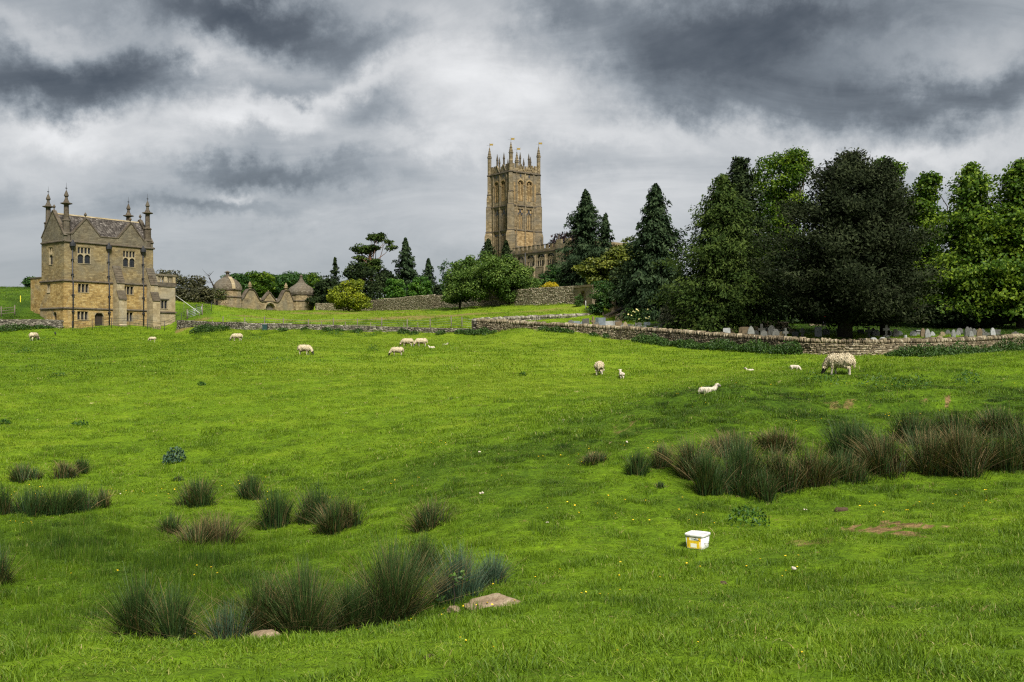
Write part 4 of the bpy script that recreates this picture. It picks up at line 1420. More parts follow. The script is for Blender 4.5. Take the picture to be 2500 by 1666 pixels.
# ---------------------------------------------------------------- old gateway with its two lodges
def build_gateway():
    rz = math.atan2(17, 10.4)
    A = Vector((-54.3, 190.0, 7.45))
    u = Vector((10.4, 17, 0)).normalized()
    st, dm, dk = M['gate_stone'], M['dome_stone'], M['dark_stone']

    def lodge(label, s, kind):
        r = empty('gate_lodge', A + u * s, rz)
        tag(r, label, 'lodge', 'domed lodges of the old gateway')
        R = 2.75
        rot = math.pi / 8
        MB().lathe([(R, -1.5), (R, 2.0), (R * .985, 2.02), (R * .985, 3.35)], 8, rot=rot).build('wall', st, r)
        MB().lathe([(R + .02, 1.95), (R + .15, 2.0), (R + .15, 2.12), (R + .02, 2.2)], 8, rot=rot).build('string_course', dk, r)
        MB().lathe([(R, 3.3), (R + .18, 3.38), (R + .18, 3.52), (R, 3.58)], 8, rot=rot).build('cornice', dk, r)
        if kind == 'bell':
            pf = [(2.78, 3.55), (2.74, 3.9), (2.55, 4.4), (2.2, 4.9), (1.75, 5.3), (1.25, 5.6), (.9, 5.8), (.8, 5.95)]
            d = MB().lathe(pf, 16, rot=math.pi / 16).build('dome', dm, r)
            MB().lathe([(.95, 5.85), (.95, 6.0), (.6, 6.05), (.42, 6.15), (.36, 6.5), (.34, 6.75), (.62, 6.8), (.62, 6.88), (.3, 7.0), (.05, 7.12)], 8, rot=rot).build('chimney', dk, d)
            fl = MB()
            seg = [(2.83, 3.55), (2.80, 3.9), (2.61, 4.4), (2.26, 4.9), (1.80, 5.3), (1.3, 5.6), (.9, 5.9)]
            for (r0, z0), (r1, z1) in zip(seg[:-1], seg[1:]):
                q = math.radians(-110)
                t = Vector((-math.sin(q), math.cos(q), 0)) * .34
                c0, c1 = Vector((math.cos(q) * r0, math.sin(q) * r0, z0)), Vector((math.cos(q) * r1, math.sin(q) * r1, z1))
                o = Vector((math.cos(q), math.sin(q), .3)) * .14
                fl.add([c0 - t, c0 + t, c1 + t, c1 - t, c0 - t + o, c0 + t + o, c1 + t + o, c1 - t + o], [(0, 1, 2, 3), (4, 5, 6, 7), (0, 1, 5, 4), (1, 2, 6, 5), (2, 3, 7, 6), (3, 0, 4, 7)])
            fl.build('flue', M['house_dressed'], d)
        else:
            pf = [(2.78, 3.55), (2.86, 3.8), (2.8, 4.2), (2.55, 4.65), (2.1, 5.05), (1.55, 5.4), (1.05, 5.75), (.68, 6.15), (.42, 6.55), (.3, 6.9)]
            d = MB().lathe(pf, 16, rot=math.pi / 16, smooth=False).build('dome', dm, r)
            MB().lathe([(.3, 6.85), (.38, 6.95), (.22, 7.05), (.3, 7.2), (.34, 7.32), (.2, 7.5), (.03, 7.68)], 8).build('finial', dk, d)
        # slit windows
        for q in (-112, -67, -157):
            q = math.radians(q)
            n = Vector((math.cos(q), math.sin(q), 0))
            t = Vector((-n.y, n.x, 0))
            c = n * (R * math.cos(math.pi / 8))
            m = MB()
            for sg in (-1, 0, 1):
                m.add([c + t * (sg * .42 - .05) + n * .08 + Vector((0, 0, .9)), c + t * (sg * .42 + .05) + n * .08 + Vector((0, 0, .9)), c + t * (sg * .42 + .05) + n * .08 + Vector((0, 0, 1.75)), c + t * (sg * .42 - .05) + n * .08 + Vector((0, 0, 1.75)),
                       c + t * (sg * .42 - .05) - n * .1 + Vector((0, 0, .9)), c + t * (sg * .42 + .05) - n * .1 + Vector((0, 0, .9)), c + t * (sg * .42 + .05) - n * .1 + Vector((0, 0, 1.75)), c + t * (sg * .42 - .05) - n * .1 + Vector((0, 0, 1.75))],
                      [(0, 1, 2, 3), (4, 5, 6, 7), (0, 1, 5, 4), (1, 2, 6, 5), (2, 3, 7, 6), (3, 0, 4, 7)])
            w = m.build('window', st, r)
            for sg in (-.21, .21):
                p = MB()
                a = c + n * .03
                p.add([a + t * (sg - .16) + Vector((0, 0, .95)), a + t * (sg + .16) + Vector((0, 0, .95)), a + t * (sg + .16) + Vector((0, 0, 1.7)), a + t * (sg - .16) + Vector((0, 0, 1.7)),
                       a + t * (sg - .16) - n * .02 + Vector((0, 0, .95)), a + t * (sg + .16) - n * .02 + Vector((0, 0, .95)), a + t * (sg + .16) - n * .02 + Vector((0, 0, 1.7)), a + t * (sg - .16) - n * .02 + Vector((0, 0, 1.7))],
                      [(0, 1, 2, 3), (4, 5, 6, 7), (0, 1, 5, 4), (1, 2, 6, 5), (2, 3, 7, 6), (3, 0, 4, 7)])
                p.build('pane', M['glass'], w)

    lodge('domed stone lodge with a squat chimney, left of the old gateway', 0.0, 'bell')
    lodge('onion-domed stone lodge with pointed finial, right of the old gateway', 20.0, 'onion')
    g = empty('gateway', A + u * 10.6, rz)
    tag(g, 'stone gateway wall sweeping up to two finials over a central arch', 'gateway')
    fr = lambda s, h, d: (s - 10.6, d - .4, h)

    def sweep(s0, h0, s1, h1, n=14):
        # concave then convex flank
        return [(s0 + (s1 - s0) * k / n, h0 + (h1 - h0) * (lambda q: q * q * (3 - 2 * q))((k / n) ** 1.3)) for k in range(n + 1)]
    top = sweep(2.5, 1.5, 5.3, 3.85) + sweep(8.8, 1.55, 6.1, 3.85)[::-1]
    top += [(8.9, 1.62), (12.35, 1.62)]
    top += sweep(12.45, 1.55, 15.2, 4.1) + sweep(18.2, 1.5, 15.9, 4.1)[::-1]
    # wall built of vertical strips under the profile, leaving the archway open
    mb, cp = MB(), MB()
    c, rr = 10.85, 1.35
    for (s0, h0), (s1, h1) in zip(top[:-1], top[1:]):
        if s1 - s0 < 1e-4: continue
        n = max(1, int((s1 - s0) / .3))
        for k in range(n):
            a, b = s0 + (s1 - s0) * k / n, s0 + (s1 - s0) * (k + 1) / n
            ha, hb = h0 + (h1 - h0) * k / n, h0 + (h1 - h0) * (k + 1) / n

            def bot(s):
                return .1 + math.sqrt(max(0, 1 - ((s - c) / rr) ** 2)) * 1.15 if abs(s - c) < rr else -1.5
            m_ = (a + b) / 2
            ba, bb = (bot(a), bot(b)) if abs(m_ - c) < rr else (-1.5, -1.5)
            mb.prism([(a, ba), (b, bb), (b, hb), (a, ha)], .12, .68, fr)
        dx, dz = s1 - s0, h1 - h0
        ln = math.hypot(dx, dz)
        nx, nz = -dz / ln * .11, dx / ln * .11
        cp.prism([(s0, h0), (s1, h1), (s1 + nx, h1 + nz), (s0 + nx, h0 + nz)], -.08, .88, fr)
    mb.build('wall', st, g)
    cp.build('coping', dk, g)
    ar = MB()
    n = 12
    for k in range(n):
        p = [(c + r * math.cos(q * math.pi / n), .1 + r * 1.12 * math.sin(q * math.pi / n) * .86) for r, q in ((rr, k), (rr, k + 1), (rr + .3, k + 1), (rr + .3, k))]
        ar.prism(p, -.02, .5, fr)
    ar.build('arch_ring', M['house_dressed'], g)
    for k in range(9): fbox(MB(), fr, c - rr + k * .3, c - rr + k * .3 + .28, -1.2, 1.15, .62, .70).build('gate_board', M['post_wood'], g)
    MB().prism([(8.95, 1.75), (12.3, 1.75), (10.62, 3.45)], .05, .6, fr).build('pediment', st, g)
    pc = MB()
    for s0, h0, s1, h1 in ((8.8, 1.75, 10.62, 3.5), (10.62, 3.5, 12.45, 1.75)):
        dx, dz = s1 - s0, h1 - h0
        ln = math.hypot(dx, dz)
        nx, nz = -dz / ln * .16, dx / ln * .16
        pc.prism([(s0, h0), (s1, h1), (s1 + nx, h1 + nz), (s0 + nx, h0 + nz)], -.1, .8, fr)
    pc.build('coping', dk, g)

    def fin(s, h0, k):
        pf = [(.3, 0), (.3, .55), (.5, .6), (.5, .68), (.28, .74), (.36, .95), (.34, 1.15), (.2, 1.4), (.06, 1.65), (.0, 1.7)]
        x, y, z = fr(s, h0, .4)
        MB().lathe([(r * k, zz * k) for r, zz in pf], 8, (x, y, z), rot=math.pi / 8).build('finial', st, g)
    fin(5.72, 3.75, 1.0); fin(15.57, 4.0, 1.0); fin(10.62, 3.35, .38); fin(8.5, 1.65, .42); fin(12.75, 1.65, .42)


build_gateway()
# ---------------------------------------------------------------- dry stone walls
STOPS = [(.12, (.058, .048, .032)), (.42, (.135, .108, .068)), (.68, (.235, .195, .125)), (.95, (.40, .36, .27))]
GREYS = [(.12, (.060, .054, .042)), (.42, (.125, .112, .086)), (.68, (.22, .20, .155)), (.95, (.40, .38, .32))]
stonemat('wall_stones', STOPS)
stonemat('wall_stone', STOPS, True)
stonemat('grey_stones', GREYS)
stonemat('pale_stones', [(.12, (.10, .082, .052)), (.42, (.22, .185, .12)), (.68, (.34, .295, .205)), (.95, (.48, .44, .35))])
plain('wall_core', (.055, .044, .028), .95, .3, 4)


def _stone_unit(rng):
    """rough block, unit size, origin at its centre; 8 jittered corners with a bulged front"""
    b = np.array([(-.5, -.5, -.5), (.5, -.5, -.5), (.5, .5, -.5), (-.5, .5, -.5), (-.5, -.5, .5), (.5, -.5, .5), (.5, .5, .5), (-.5, .5, .5)])
    b = b * np.array([.97, 1, .93]) + rng.uniform(-.09, .09, b.shape)
    front = np.array([[rng.uniform(-.15, .15), -.62 - rng.uniform(0, .12), rng.uniform(-.15, .15)]])
    return np.concatenate([b, front])


_SF = [(0, 1, 8), (1, 5, 8), (5, 4, 8), (4, 0, 8), (4, 5, 6), (4, 6, 7), (1, 2, 6), (1, 6, 5), (0, 4, 7), (0, 7, 3), (3, 7, 6), (3, 6, 2), (0, 3, 2), (0, 2, 1)]


def drystone(name, pts, label, thick=.5, rowh=.115, slen=.22, parts=0, cope=True, cope_parts=0, mat='wall_stones', seed=1, group=None, flat_top=False):
    """pts: (x, y, z_foot, z_top). Courses of separate stones on the side facing the camera over a rubble core, stones set on edge on top"""
    rng = np.random.default_rng(seed)
    P = [Vector(p[:2]) for p in pts]
    o = Vector((pts[0][0], pts[0][1], pts[0][2]))
    root = empty(name, o)
    tag(root, label, 'wall', group, 'thing')
    core = MB()
    S = []          # (distance, matrix-ish tuple) face stones
    Cp = []
    ch = .30
    for i in range(len(P) - 1):
        a, b = P[i], P[i + 1]
        t = (b - a)
        ln = t.length
        t.normalize()
        n = Vector((t.y, -t.x))                # towards the camera side
        if n.dot(-a) < 0: n = -n
        f0, f1, t0, t1 = pts[i][2], pts[i + 1][2], pts[i][3], pts[i + 1][3]
        tc = ch if cope else 0.0
        q = [(a, f0, t0), (b, f1, t1)]
        c8 = []
        for p, zf, zt in q:
            for side in (-.07, -thick):
                for z in (zf - .5, zt - tc):
                    w = p + n * side
                    c8.append((w.x - o.x, w.y - o.y, z - o.z))
        core.add(c8, [(0, 1, 5, 4), (2, 6, 7, 3), (1, 3, 7, 5), (0, 4, 6, 2), (0, 2, 3, 1), (4, 5, 7, 6)])
        mz0, H = min(f0, f1) - .25, max(t0 - f0, t1 - f1) + .3
        rows = []
        z = 0.0
        while z < H + abs(f0 - f1):
            h = rowh * rng.uniform(.7, 1.35)
            rows.append((z, h)); z += h
        ang = math.atan2(t.y, t.x)
        for z, h in rows:
            s = -rng.uniform(0, slen)
            while s < ln:
                w = slen * rng.uniform(.45, 1.7)
                m = s + w / 2
                k = min(max(m / ln, 0), 1)
                # courses follow the slope of the wall
                zf, zt = f0 + (f1 - f0) * k, t0 + (t1 - t0) * k
                zz = zf - .25 + z + h / 2
                if -.02 < m < ln + .02 and zz + h * .4 < zt - tc + .03:
                    p = a + t * m
                    for sd in ((1,) if not flat_top else (1,)):
                        S.append((p.length, p.x - o.x + n.x * -.12, p.y - o.y + n.y * -.12, zz - o.z, w, .26 + rng.uniform(-.03, .05), h, ang if n.dot(Vector((t.y, -t.x))) > 0 else ang + math.pi, math.atan2(f1 - f0, ln)))
                s += w
        if cope:
            s = 0.0
            while s < ln:
                w = rng.uniform(.09, .19)
                m = s + w / 2
                k = m / ln
                zt = t0 + (t1 - t0) * k
                p = a + t * m - n * (thick / 2)
                hh = ch * rng.uniform(.85, 1.5)
                Cp.append((p.length, p.x - o.x, p.y - o.y, zt - ch + hh / 2 - o.z - .03, w * 1.1, thick * rng.uniform(.85, 1.15), hh, ang, rng.uniform(-.45, .45)))
                s += w
    core.build('wall_core', M['wall_core'], root)
    variants = [np_mesh('stone', _stone_unit(rng), _SF) for _ in range(8)]
    for v in variants: v.materials.append(M['wall_stone'])

    def place(lst, nparts, pname, jname):
        lst.sort(key=lambda r: r[0])
        for r in lst[:nparts]:
            ob = link(pname, variants[int(rng.integers(8))], None, root, r[1:4])
            ob.scale = r[4:7]
            ob.rotation_euler = (rng.uniform(-.06, .06), -r[8] if pname == 'stone' else r[8], r[7] + rng.uniform(-.05, .05))
        rest = lst[nparts:]
        if not rest: return
        V = np.empty((len(rest) * 9, 3)); T = np.empty(len(rest) * 9)
        U = [_stone_unit(rng) for _ in range(40)]
        for j, r in enumerate(rest):
            v = U[int(rng.integers(40))] * np.array(r[4:7])
            R = np.array(Euler((rng.uniform(-.06, .06), (-r[8] if pname == 'stone' else r[8]), r[7] + rng.uniform(-.05, .05))).to_matrix())
            V[j * 9:j * 9 + 9] = v @ R.T + np.array(r[1:4])
            T[j * 9:j * 9 + 9] = rng.uniform()
        Fq = (np.arange(len(rest))[:, None, None] * 9 + np.array(_SF)[None]).reshape(-1, 3)
        tag(link(jname, np_mesh(jname, V, Fq, T), M[mat], root), kind='stuff')
    place(S, parts, 'stone', 'wall_stones')
    if cope: place(Cp, cope_parts, 'coping_stone', 'coping_stones')
    return root


def wall_pts(rows):
    out = []
    for px, foot, top, d in rows:
        x = px_x(px, d)
        zt = (YH - top) / F * d
        zf = min((YH - foot) / F * d, gz(x, d) - .05) if foot else gz(x, d) - .1
        out.append((x, d, zf, zt))
    return out


def build_walls():
    # churchyard wall: long front arm
    drystone('churchyard_wall', wall_pts([(1163, 815, 779, 107.5), (1230, 0, 783, 105), (1300, 0, 787, 102), (1400, 0, 791, 99), (1500, 828, 797, 96), (1600, 0, 803, 91.5), (1700, 846, 810, 87), (1800, 0, 817, 83), (1900, 862, 823, 79),
                                              (1980, 0, 827, 76.6), (2060, 869, 829, 75.5), (2130, 0, 829.5, 75.6), (2200, 866, 829, 76.5), (2350, 860, 826, 80), (2520, 852, 816, 85), (2720, 0, 806, 92)]),
             'long curving dry stone wall in front of the churchyard', parts=300, cope_parts=300, seed=3)
    drystone('churchyard_wall', wall_pts([(1160, 0, 779, 108), (1230, 0, 775, 111), (1320, 0, 771, 115), (1400, 0, 768, 119), (1475, 0, 765, 122.5)]),
             'grey dry stone wall between upper meadow and gravestones', mat='grey_stones', seed=4)
    drystone('field_wall', wall_pts([(432, 804, 782, 128.5), (520, 0, 786, 121), (600, 808, 788, 116), (750, 0, 792, 114), (900, 811, 796, 112), (1000, 0, 799, 111), (1090, 815, 801, 109), (1163, 817, 803, 107.6)]),
             'low dark retaining wall between the pasture and the upper meadow', rowh=.13, slen=.3, mat='grey_stones', cope=False, seed=5)
    drystone('field_wall', wall_pts([(-160, 0, 779, 114), (0, 806, 780, 115), (80, 0, 780, 116), (152, 803, 781, 117)]),
             'low dark stone wall at the left margin below the bank', mat='grey_stones', cope=False, seed=6)
    drystone('garden_wall', wall_pts([(770, 762, 741, 201), (830, 0, 740, 195), (905, 760, 733, 187), (1000, 0, 724, 172), (1080, 0, 719, 161), (1180, 754, 712, 148), (1300, 753, 703.5, 136), (1404, 750, 697.5, 128.5)]),
             'high garden wall of pale rubble below the church', thick=.6, rowh=.15, slen=.31, cope=False, seed=7, mat='pale_stones')
    # pier with an arched niche at the end of the garden wall
    p = at(1404, 750, 128.4)
    z0 = gz(p.x, p.y) - .6
    q = at(1446, 750, 124.5)
    r = empty('niche_pier', (p.x, p.y, z0), math.atan2(q.y - p.y, q.x - p.x))
    tag(r, 'pale stone pier with an arched niche ending the garden wall', 'pier')
    Lp = (Vector((q.x, q.y)) - Vector((p.x, p.y))).length
    H = (YH - 699) / F * 126.5 - z0
    mb = MB()
    fr = frame_front(0)
    a, b = Lp * .3, Lp * .62
    holed(mb, fr, 0, Lp, 0, H - .15, [(a, b, .6, H - .55)], .45)
    mb.quad((0, .9, 0), (Lp, .9, 0), (Lp, .9, H - .15), (0, .9, H - .15)); mb.quad((0, 0, 0), (0, .9, 0), (0, .9, H - .15), (0, 0, H - .15)); mb.quad((Lp, 0, 0), (Lp, .9, 0), (Lp, .9, H - .15), (Lp, 0, H - .15))
    mb.build('wall', M['gate_stone'], r)
    nm = MB()
    spandrel(nm, fr, a, b, H - .55 - (b - a) / 2, H - .5, .02, .4)
    nm.quad(fr(a, .6, .44), fr(b, .6, .44), fr(b, H - .5, .44), fr(a, H - .5, .44))
    nm.build('niche', M['gate_stone'], r)
    MB().box((-.15, -.14, H - .15), (Lp + .15, 1.0, H + .12)).build('coping', M['gate_stone'], r)
    # low wall among the graves under the yew, stair walls with sloping copings
    drystone('churchyard_terrace_wall', wall_pts([(1770, 0, 781, 103), (1830, 0, 780, 102.5), (1900, 0, 784, 102), (1925, 0, 788, 102)]), 'short pale retaining wall behind gravestones beside the yew trunk', rowh=.15, slen=.38, cope=False, seed=9)
    drystone('churchyard_terrace_wall', wall_pts([(1978, 0, 792, 112), (2016, 0, 793, 112)]), 'stub of stone wall behind the person in red', rowh=.15, slen=.38, cope=False, seed=10)

    def stair_wall(pa, pb, label, w=.45):
        a, b = Vector(pa), Vector(pb)
        z0 = min(gz(a.x, a.y), gz(b.x, b.y)) - .6
        rt = empty('stair_wall', (a.x, a.y, z0), math.atan2(b.y - a.y, b.x - a.x))
        tag(rt, label, 'wall', 'walls beside the churchyard steps', 'thing')
        L = (b.xy - a.xy).length
        f = frame_front(0)
        MB().prism([(0, 0), (L, 0), (L, b.z - z0), (0, a.z - z0)], 0, w, f).build('wall', M['gate_stone'], rt)
        dx, dz = L, b.z - a.z
        ln = math.hypot(dx, dz)
        nx, nz = -dz / ln * .14, dx / ln * .14
        MB().prism([(0, a.z - z0), (L, b.z - z0), (L + nx, b.z - z0 + nz), (nx, a.z - z0 + nz)], -.07, w + .07, f).build('coping', M['dark_stone'], rt)
    stair_wall(at(1482, 773, 119), at(1527, 752, 122), 'stone stair wall with dark rising coping beside the person on the steps')
    stair_wall(at(1509, 773, 115), at(1556, 752, 117), 'stone stair wall with pale sloping top, nearer the white-flowered shrub')
    stair_wall(at(1487, 751, 124), at(1524, 749, 124), 'level piece of stone wall at the head of the steps')
    # stone gatepost at the head of the steps
    g = at(1497, 748, 121)
    gp = MB().lathe([(.36, -1.2), (.34, 1.0), (.44, 1.05), (.44, 1.15), (.30, 1.25), (.34, 1.5), (.2, 1.7), (.02, 1.8)], 8, rot=math.pi / 8).build('gatepost', M['gate_stone'], None, (g.x, g.y, g.z - .2))
    tag(gp, 'leaning stone gatepost beside the ivy-covered bush', 'gatepost')


build_walls()


def build_fence():
    root = empty('wire_fence', (px_x(544, 119), 119, gz(px_x(544, 119), 119)))
    tag(root, 'post and wire fence running along the upper meadow', 'fence')
    big = [(544, 121), (597, 118), (646, 117), (692, 116.4), (753, 115.8), (814, 115), (873, 114.3), (932, 113.8), (994, 113.2), (1050, 112.6), (1102, 112), (1128, 111.4), (1153, 110.6)]
    o = root.location
    rng = np.random.default_rng(8)
    tops = []
    for k, (px, d) in enumerate(big):
        x = px_x(px, d)
        z = gz(x, d)
        h = rng.uniform(1.15, 1.35)
        tl = rng.uniform(-.04, .04)
        MB().tube([(x - o.x, d - o.y, z - .4 - o.z), (x + tl - o.x, d - o.y, z + h - o.z)], [.065, .06], 7).build('post', M['post_wood'], root)
        tops.append((x - o.x, d - o.y, z - o.z))
    for px, d in ((519, 122), (600, 117.4), (669, 116.6), (785, 115.4), (843, 114.6), (905, 114), (986, 113.4), (1020, 113)):
        x = px_x(px, d); z = gz(x, d)
        MB().tube([(x - o.x, d - o.y, z - .4 - o.z), (x - o.x, d - o.y, z + .8 - o.z)], .045, 6).build('stake', M['post_wood'], root)
    for h in (.25, .5, .75, 1.05):
        MB().tube([(x, y, z + h) for x, y, z in tops], .008, 4).build('wire', M['galvanised'], root)
    # green feed bin by the field wall
    plain('dark_green', (.012, .045, .04), .5, .2, 4, .4)
    d = 114.8
    x = px_x(647, d)
    z = gz(x, d)
    b = empty('feed_bin', (x, d, z))
    tag(b, 'small dark green bin standing against the low field wall', 'bin')
    MB().box((-.24, -.2, -.1), (.24, .2, .62), -.03).build('body', M['dark_green'], b)
    MB().box((-.3, -.26, .62), (.3, .26, .72), .03).build('lid', M['dark_green'], b)


build_fence()
# ---------------------------------------------------------------- trees and shrubs
leafmat('leaf_lime', (.012, .036, .004), (.052, .106, .008), (.180, .250, .018), .34, .55, .15)
leafmat('leaf_mid', (.022, .050, .008), (.066, .120, .020), (.160, .225, .045), .28, .55, .15)
leafmat('leaf_green', (.008, .028, .005), (.022, .064, .010), (.060, .125, .018), .22)
leafmat('leaf_bright', (.016, .055, .006), (.048, .125, .011), (.110, .210, .020), .26)
leafmat('leaf_yellow', (.060, .092, .006), (.160, .200, .010), (.300, .315, .016), .28)
leafmat('leaf_gold', (.032, .050, .006), (.088, .112, .013), (.195, .205, .026), .24)
leafmat('leaf_dark', (.006, .012, .004), (.015, .027, .009), (.042, .060, .020), .12, .7, .08)
leafmat('leaf_pine', (.0045, .0075, .003), (.011, .0165, .0065), (.040, .050, .022), .08, .75, .05)
leafmat('leaf_yew', (.008, .018, .004), (.025, .046, .008), (.072, .102, .020), .14, .7, .08)
leafmat('leaf_spruce', (.007, .016, .007), (.019, .036, .015), (.050, .076, .032), .12, .7, .08)
leafmat('leaf_purple', (.006, .004, .005), (.020, .010, .013), (.050, .028, .030), .14)
leafmat('leaf_brown', (.016, .018, .007), (.040, .042, .016), (.085, .080, .032), .16)
leafmat('leaf_olive', (.014, .022, .006), (.042, .060, .014), (.110, .125, .034), .2)
leafmat('gorse', (.11, .10, .006), (.40, .30, .008), (.62, .48, .014), .2)
leafmat('cream', (.02, .032, .012), (.060, .075, .030), (.50, .47, .30), .2)
leafmat('ivy', (.009, .030, .006), (.028, .075, .012), (.090, .135, .022), .16)
plain('bark', (.055, .043, .032), .95, .4, 5)
plain('bark_dark', (.022, .018, .014), .95, .4, 5)
plain('bark_pine', (.115, .062, .034), .95, .4, 5)


def _unit(a):
    return a / np.maximum(np.linalg.norm(a, axis=-1, keepdims=True), 1e-9)


def kites(C, N, T, L, W):
    """leaf-shaped quads: centre, normal, long direction, length, width"""
    N = _unit(N)
    T = _unit(T - N * (T * N).sum(1, keepdims=True))
    B = np.cross(N, T)
    L, W = L[:, None] * .5, W[:, None] * .5
    V = np.stack([C - T * L, C + B * W + T * L * .15, C + T * L, C - B * W + T * L * .15], 1).reshape(-1, 3)
    Fq = np.arange(len(C) * 4).reshape(-1, 4)
    return V, Fq


def crown_mesh(C, N, T, L, W, tint):
    V, Fq = kites(C, N, T, L, W)
    return np_mesh('crown', V, Fq, np.repeat(np.clip(tint, 0, 1), 4))


def branch_mb(mb, a, b, r0, r1, rng, bend=.12, n=4, sides=6):
    a, b = np.asarray(a, float), np.asarray(b, float)
    ln = np.linalg.norm(b - a)
    off = rng.normal(0, 1, 3) * ln * bend
    pts = [tuple(a + (b - a) * q + off * math.sin(q * math.pi)) for q in np.linspace(0, 1, n)]
    mb.tube(pts, [r0 + (r1 - r0) * q for q in np.linspace(0, 1, n)], sides)
    return pts


def tree_root(name, label, cat, x, y, group=None, rz=0.0, sink=.15):
    r = empty(name, (x, y, gz(x, y) - sink), rz)
    return tag(r, label, cat, group)


def broadleaf(name, label, px, d, top, blobs, mat, seed, nclump=120, rc=1.0, per=110, leaf=.30, trunk=.35, bark='bark', group=None, cat='tree', flat=.62, z0=None, up=.45, bare=.0, trunk_to=.55, edge=.55, loc=None, fringe=.12, wid=.7, tv=.30, bumpy=.18, upward=-.25, sub=0):
    """blobs: (px offset, py centre, half width px, half height px, depth ratio): crown volumes measured on the photograph at distance d"""
    rng = np.random.default_rng(seed)
    x, y = (px_x(px, d), d) if loc is None else loc
    r = tree_root(name, label, cat, x, y, group)
    zb = r.location.z
    k = d / F
    E = [(b[0] * k, 0.0 if len(b) < 6 else b[5], (YH - b[1]) * k - zb, b[2] * k, b[2] * k * b[4], b[3] * k) for b in blobs]
    if sub:       # boughs: each crown volume is made of separate lobes with gaps between
        E2 = []
        for e in E:
            for i in range(sub):
                dv = _unit(rng.normal(size=3) * np.array([1, 1, .9]))
                q = rng.uniform(.34, .54)
                E2.append((e[0] + dv[0] * e[3] * (1 - q), e[1] + dv[1] * e[4] * (1 - q), e[2] + dv[2] * e[5] * (1 - q) * 1.02, e[3] * q, e[4] * q, e[5] * q * rng.uniform(.7, 1.0)))
    vol = np.array([e[3] * e[4] * e[5] for e in E]) ** .75
    vol /= vol.sum()
    if sub:
        v2 = np.array([e[3] * e[4] * e[5] for e in E2]) ** .75
        E = [(e[0], e[1], e[2], e[3] * .9, e[4] * .9, e[5] * .95) for e in E] + E2
        vol = np.concatenate([vol * .58, v2 / v2.sum() * .42])
    cents = []
    for e, v in zip(E, vol):
        n = max(3, int(nclump * v))
        dr = _unit(rng.normal(size=(n, 3)))
        rad = rng.uniform(edge, 1.0, n) ** .8
        bump = 1 + bumpy * np.sin(dr[:, 0] * 5 + seed) * np.cos(dr[:, 2] * 4 + dr[:, 1] * 3 + seed)
        c = np.array(e[:3]) + dr * (rad * bump)[:, None] * np.maximum(np.array(e[3:]) - rc * .55, .15)
        cents.append(c)
    cents = np.concatenate(cents)
    cents = cents[cents[:, 2] > .35]
    nc = len(cents)
    ctint = rng.uniform(.5 - tv, .5 + tv, nc)
    crad = rc * rng.uniform(.55, 1.3, nc)
    idx = np.repeat(np.arange(nc), (per * (crad / rc) ** 2).astype(int))
    n = len(idx)
    dr = _unit(rng.normal(size=(n, 3)))
    rad = rng.uniform(.35, 1.0, n) ** .55
    out = rng.uniform(size=n) < fringe
    rad = np.where(out, rad * rng.uniform(1.0, 1.45, n), rad)
    off = dr * (rad * crad[idx])[:, None]
    off[:, 2] *= flat
    C = cents[idx] + off
    N = dr * .55 + np.array([0, 0, up]) + rng.normal(0, .55, (n, 3))
    T = rng.normal(0, 1, (n, 3)) + dr * .6 + np.array([0, 0, upward])
    L = leaf * rng.uniform(.6, 1.35, n)
    keep = (rng.uniform(size=n) > bare) & (C[:, 2] > .02)
    C, N, T, L, idx = C[keep], N[keep], T[keep], L[keep], idx[keep]
    tint = ctint[idx] + rng.normal(0, .15, len(idx))
    link('crown', crown_mesh(C, N, T, L, L * rng.uniform(wid - .15, wid + .15, len(L)), tint), M[mat], r)
    mb = MB()
    H = max(e[2] + e[5] for e in E)
    cx, cy = np.average([e[0] for e in E], weights=vol), 0
    ztop = H * trunk_to
    tp = [(0, 0, -.6), (cx * .1, 0, H * .12), (cx * .5 + rng.normal(0, .15), rng.normal(0, .15), ztop * .6), (cx * .9, cy, ztop), (cx, cy, H * .82)]
    mb.tube(tp, [trunk * 1.35, trunk, trunk * .75, trunk * .55, trunk * .12], 8)
    sel = rng.permutation(nc)[:min(nc, 44)]
    for j in sel:
        c = cents[j]
        q = rng.uniform(.35, .95)
        base = np.array(tp[1]) * (1 - q) + np.array(tp[3]) * q
        if c[2] < base[2]: base = np.array([base[0], base[1], max(.3, c[2] * .75)])
        branch_mb(mb, base, c, trunk * .34, trunk * .06, rng, .10)
    mb.build('trunk', M[bark], r)
    return r


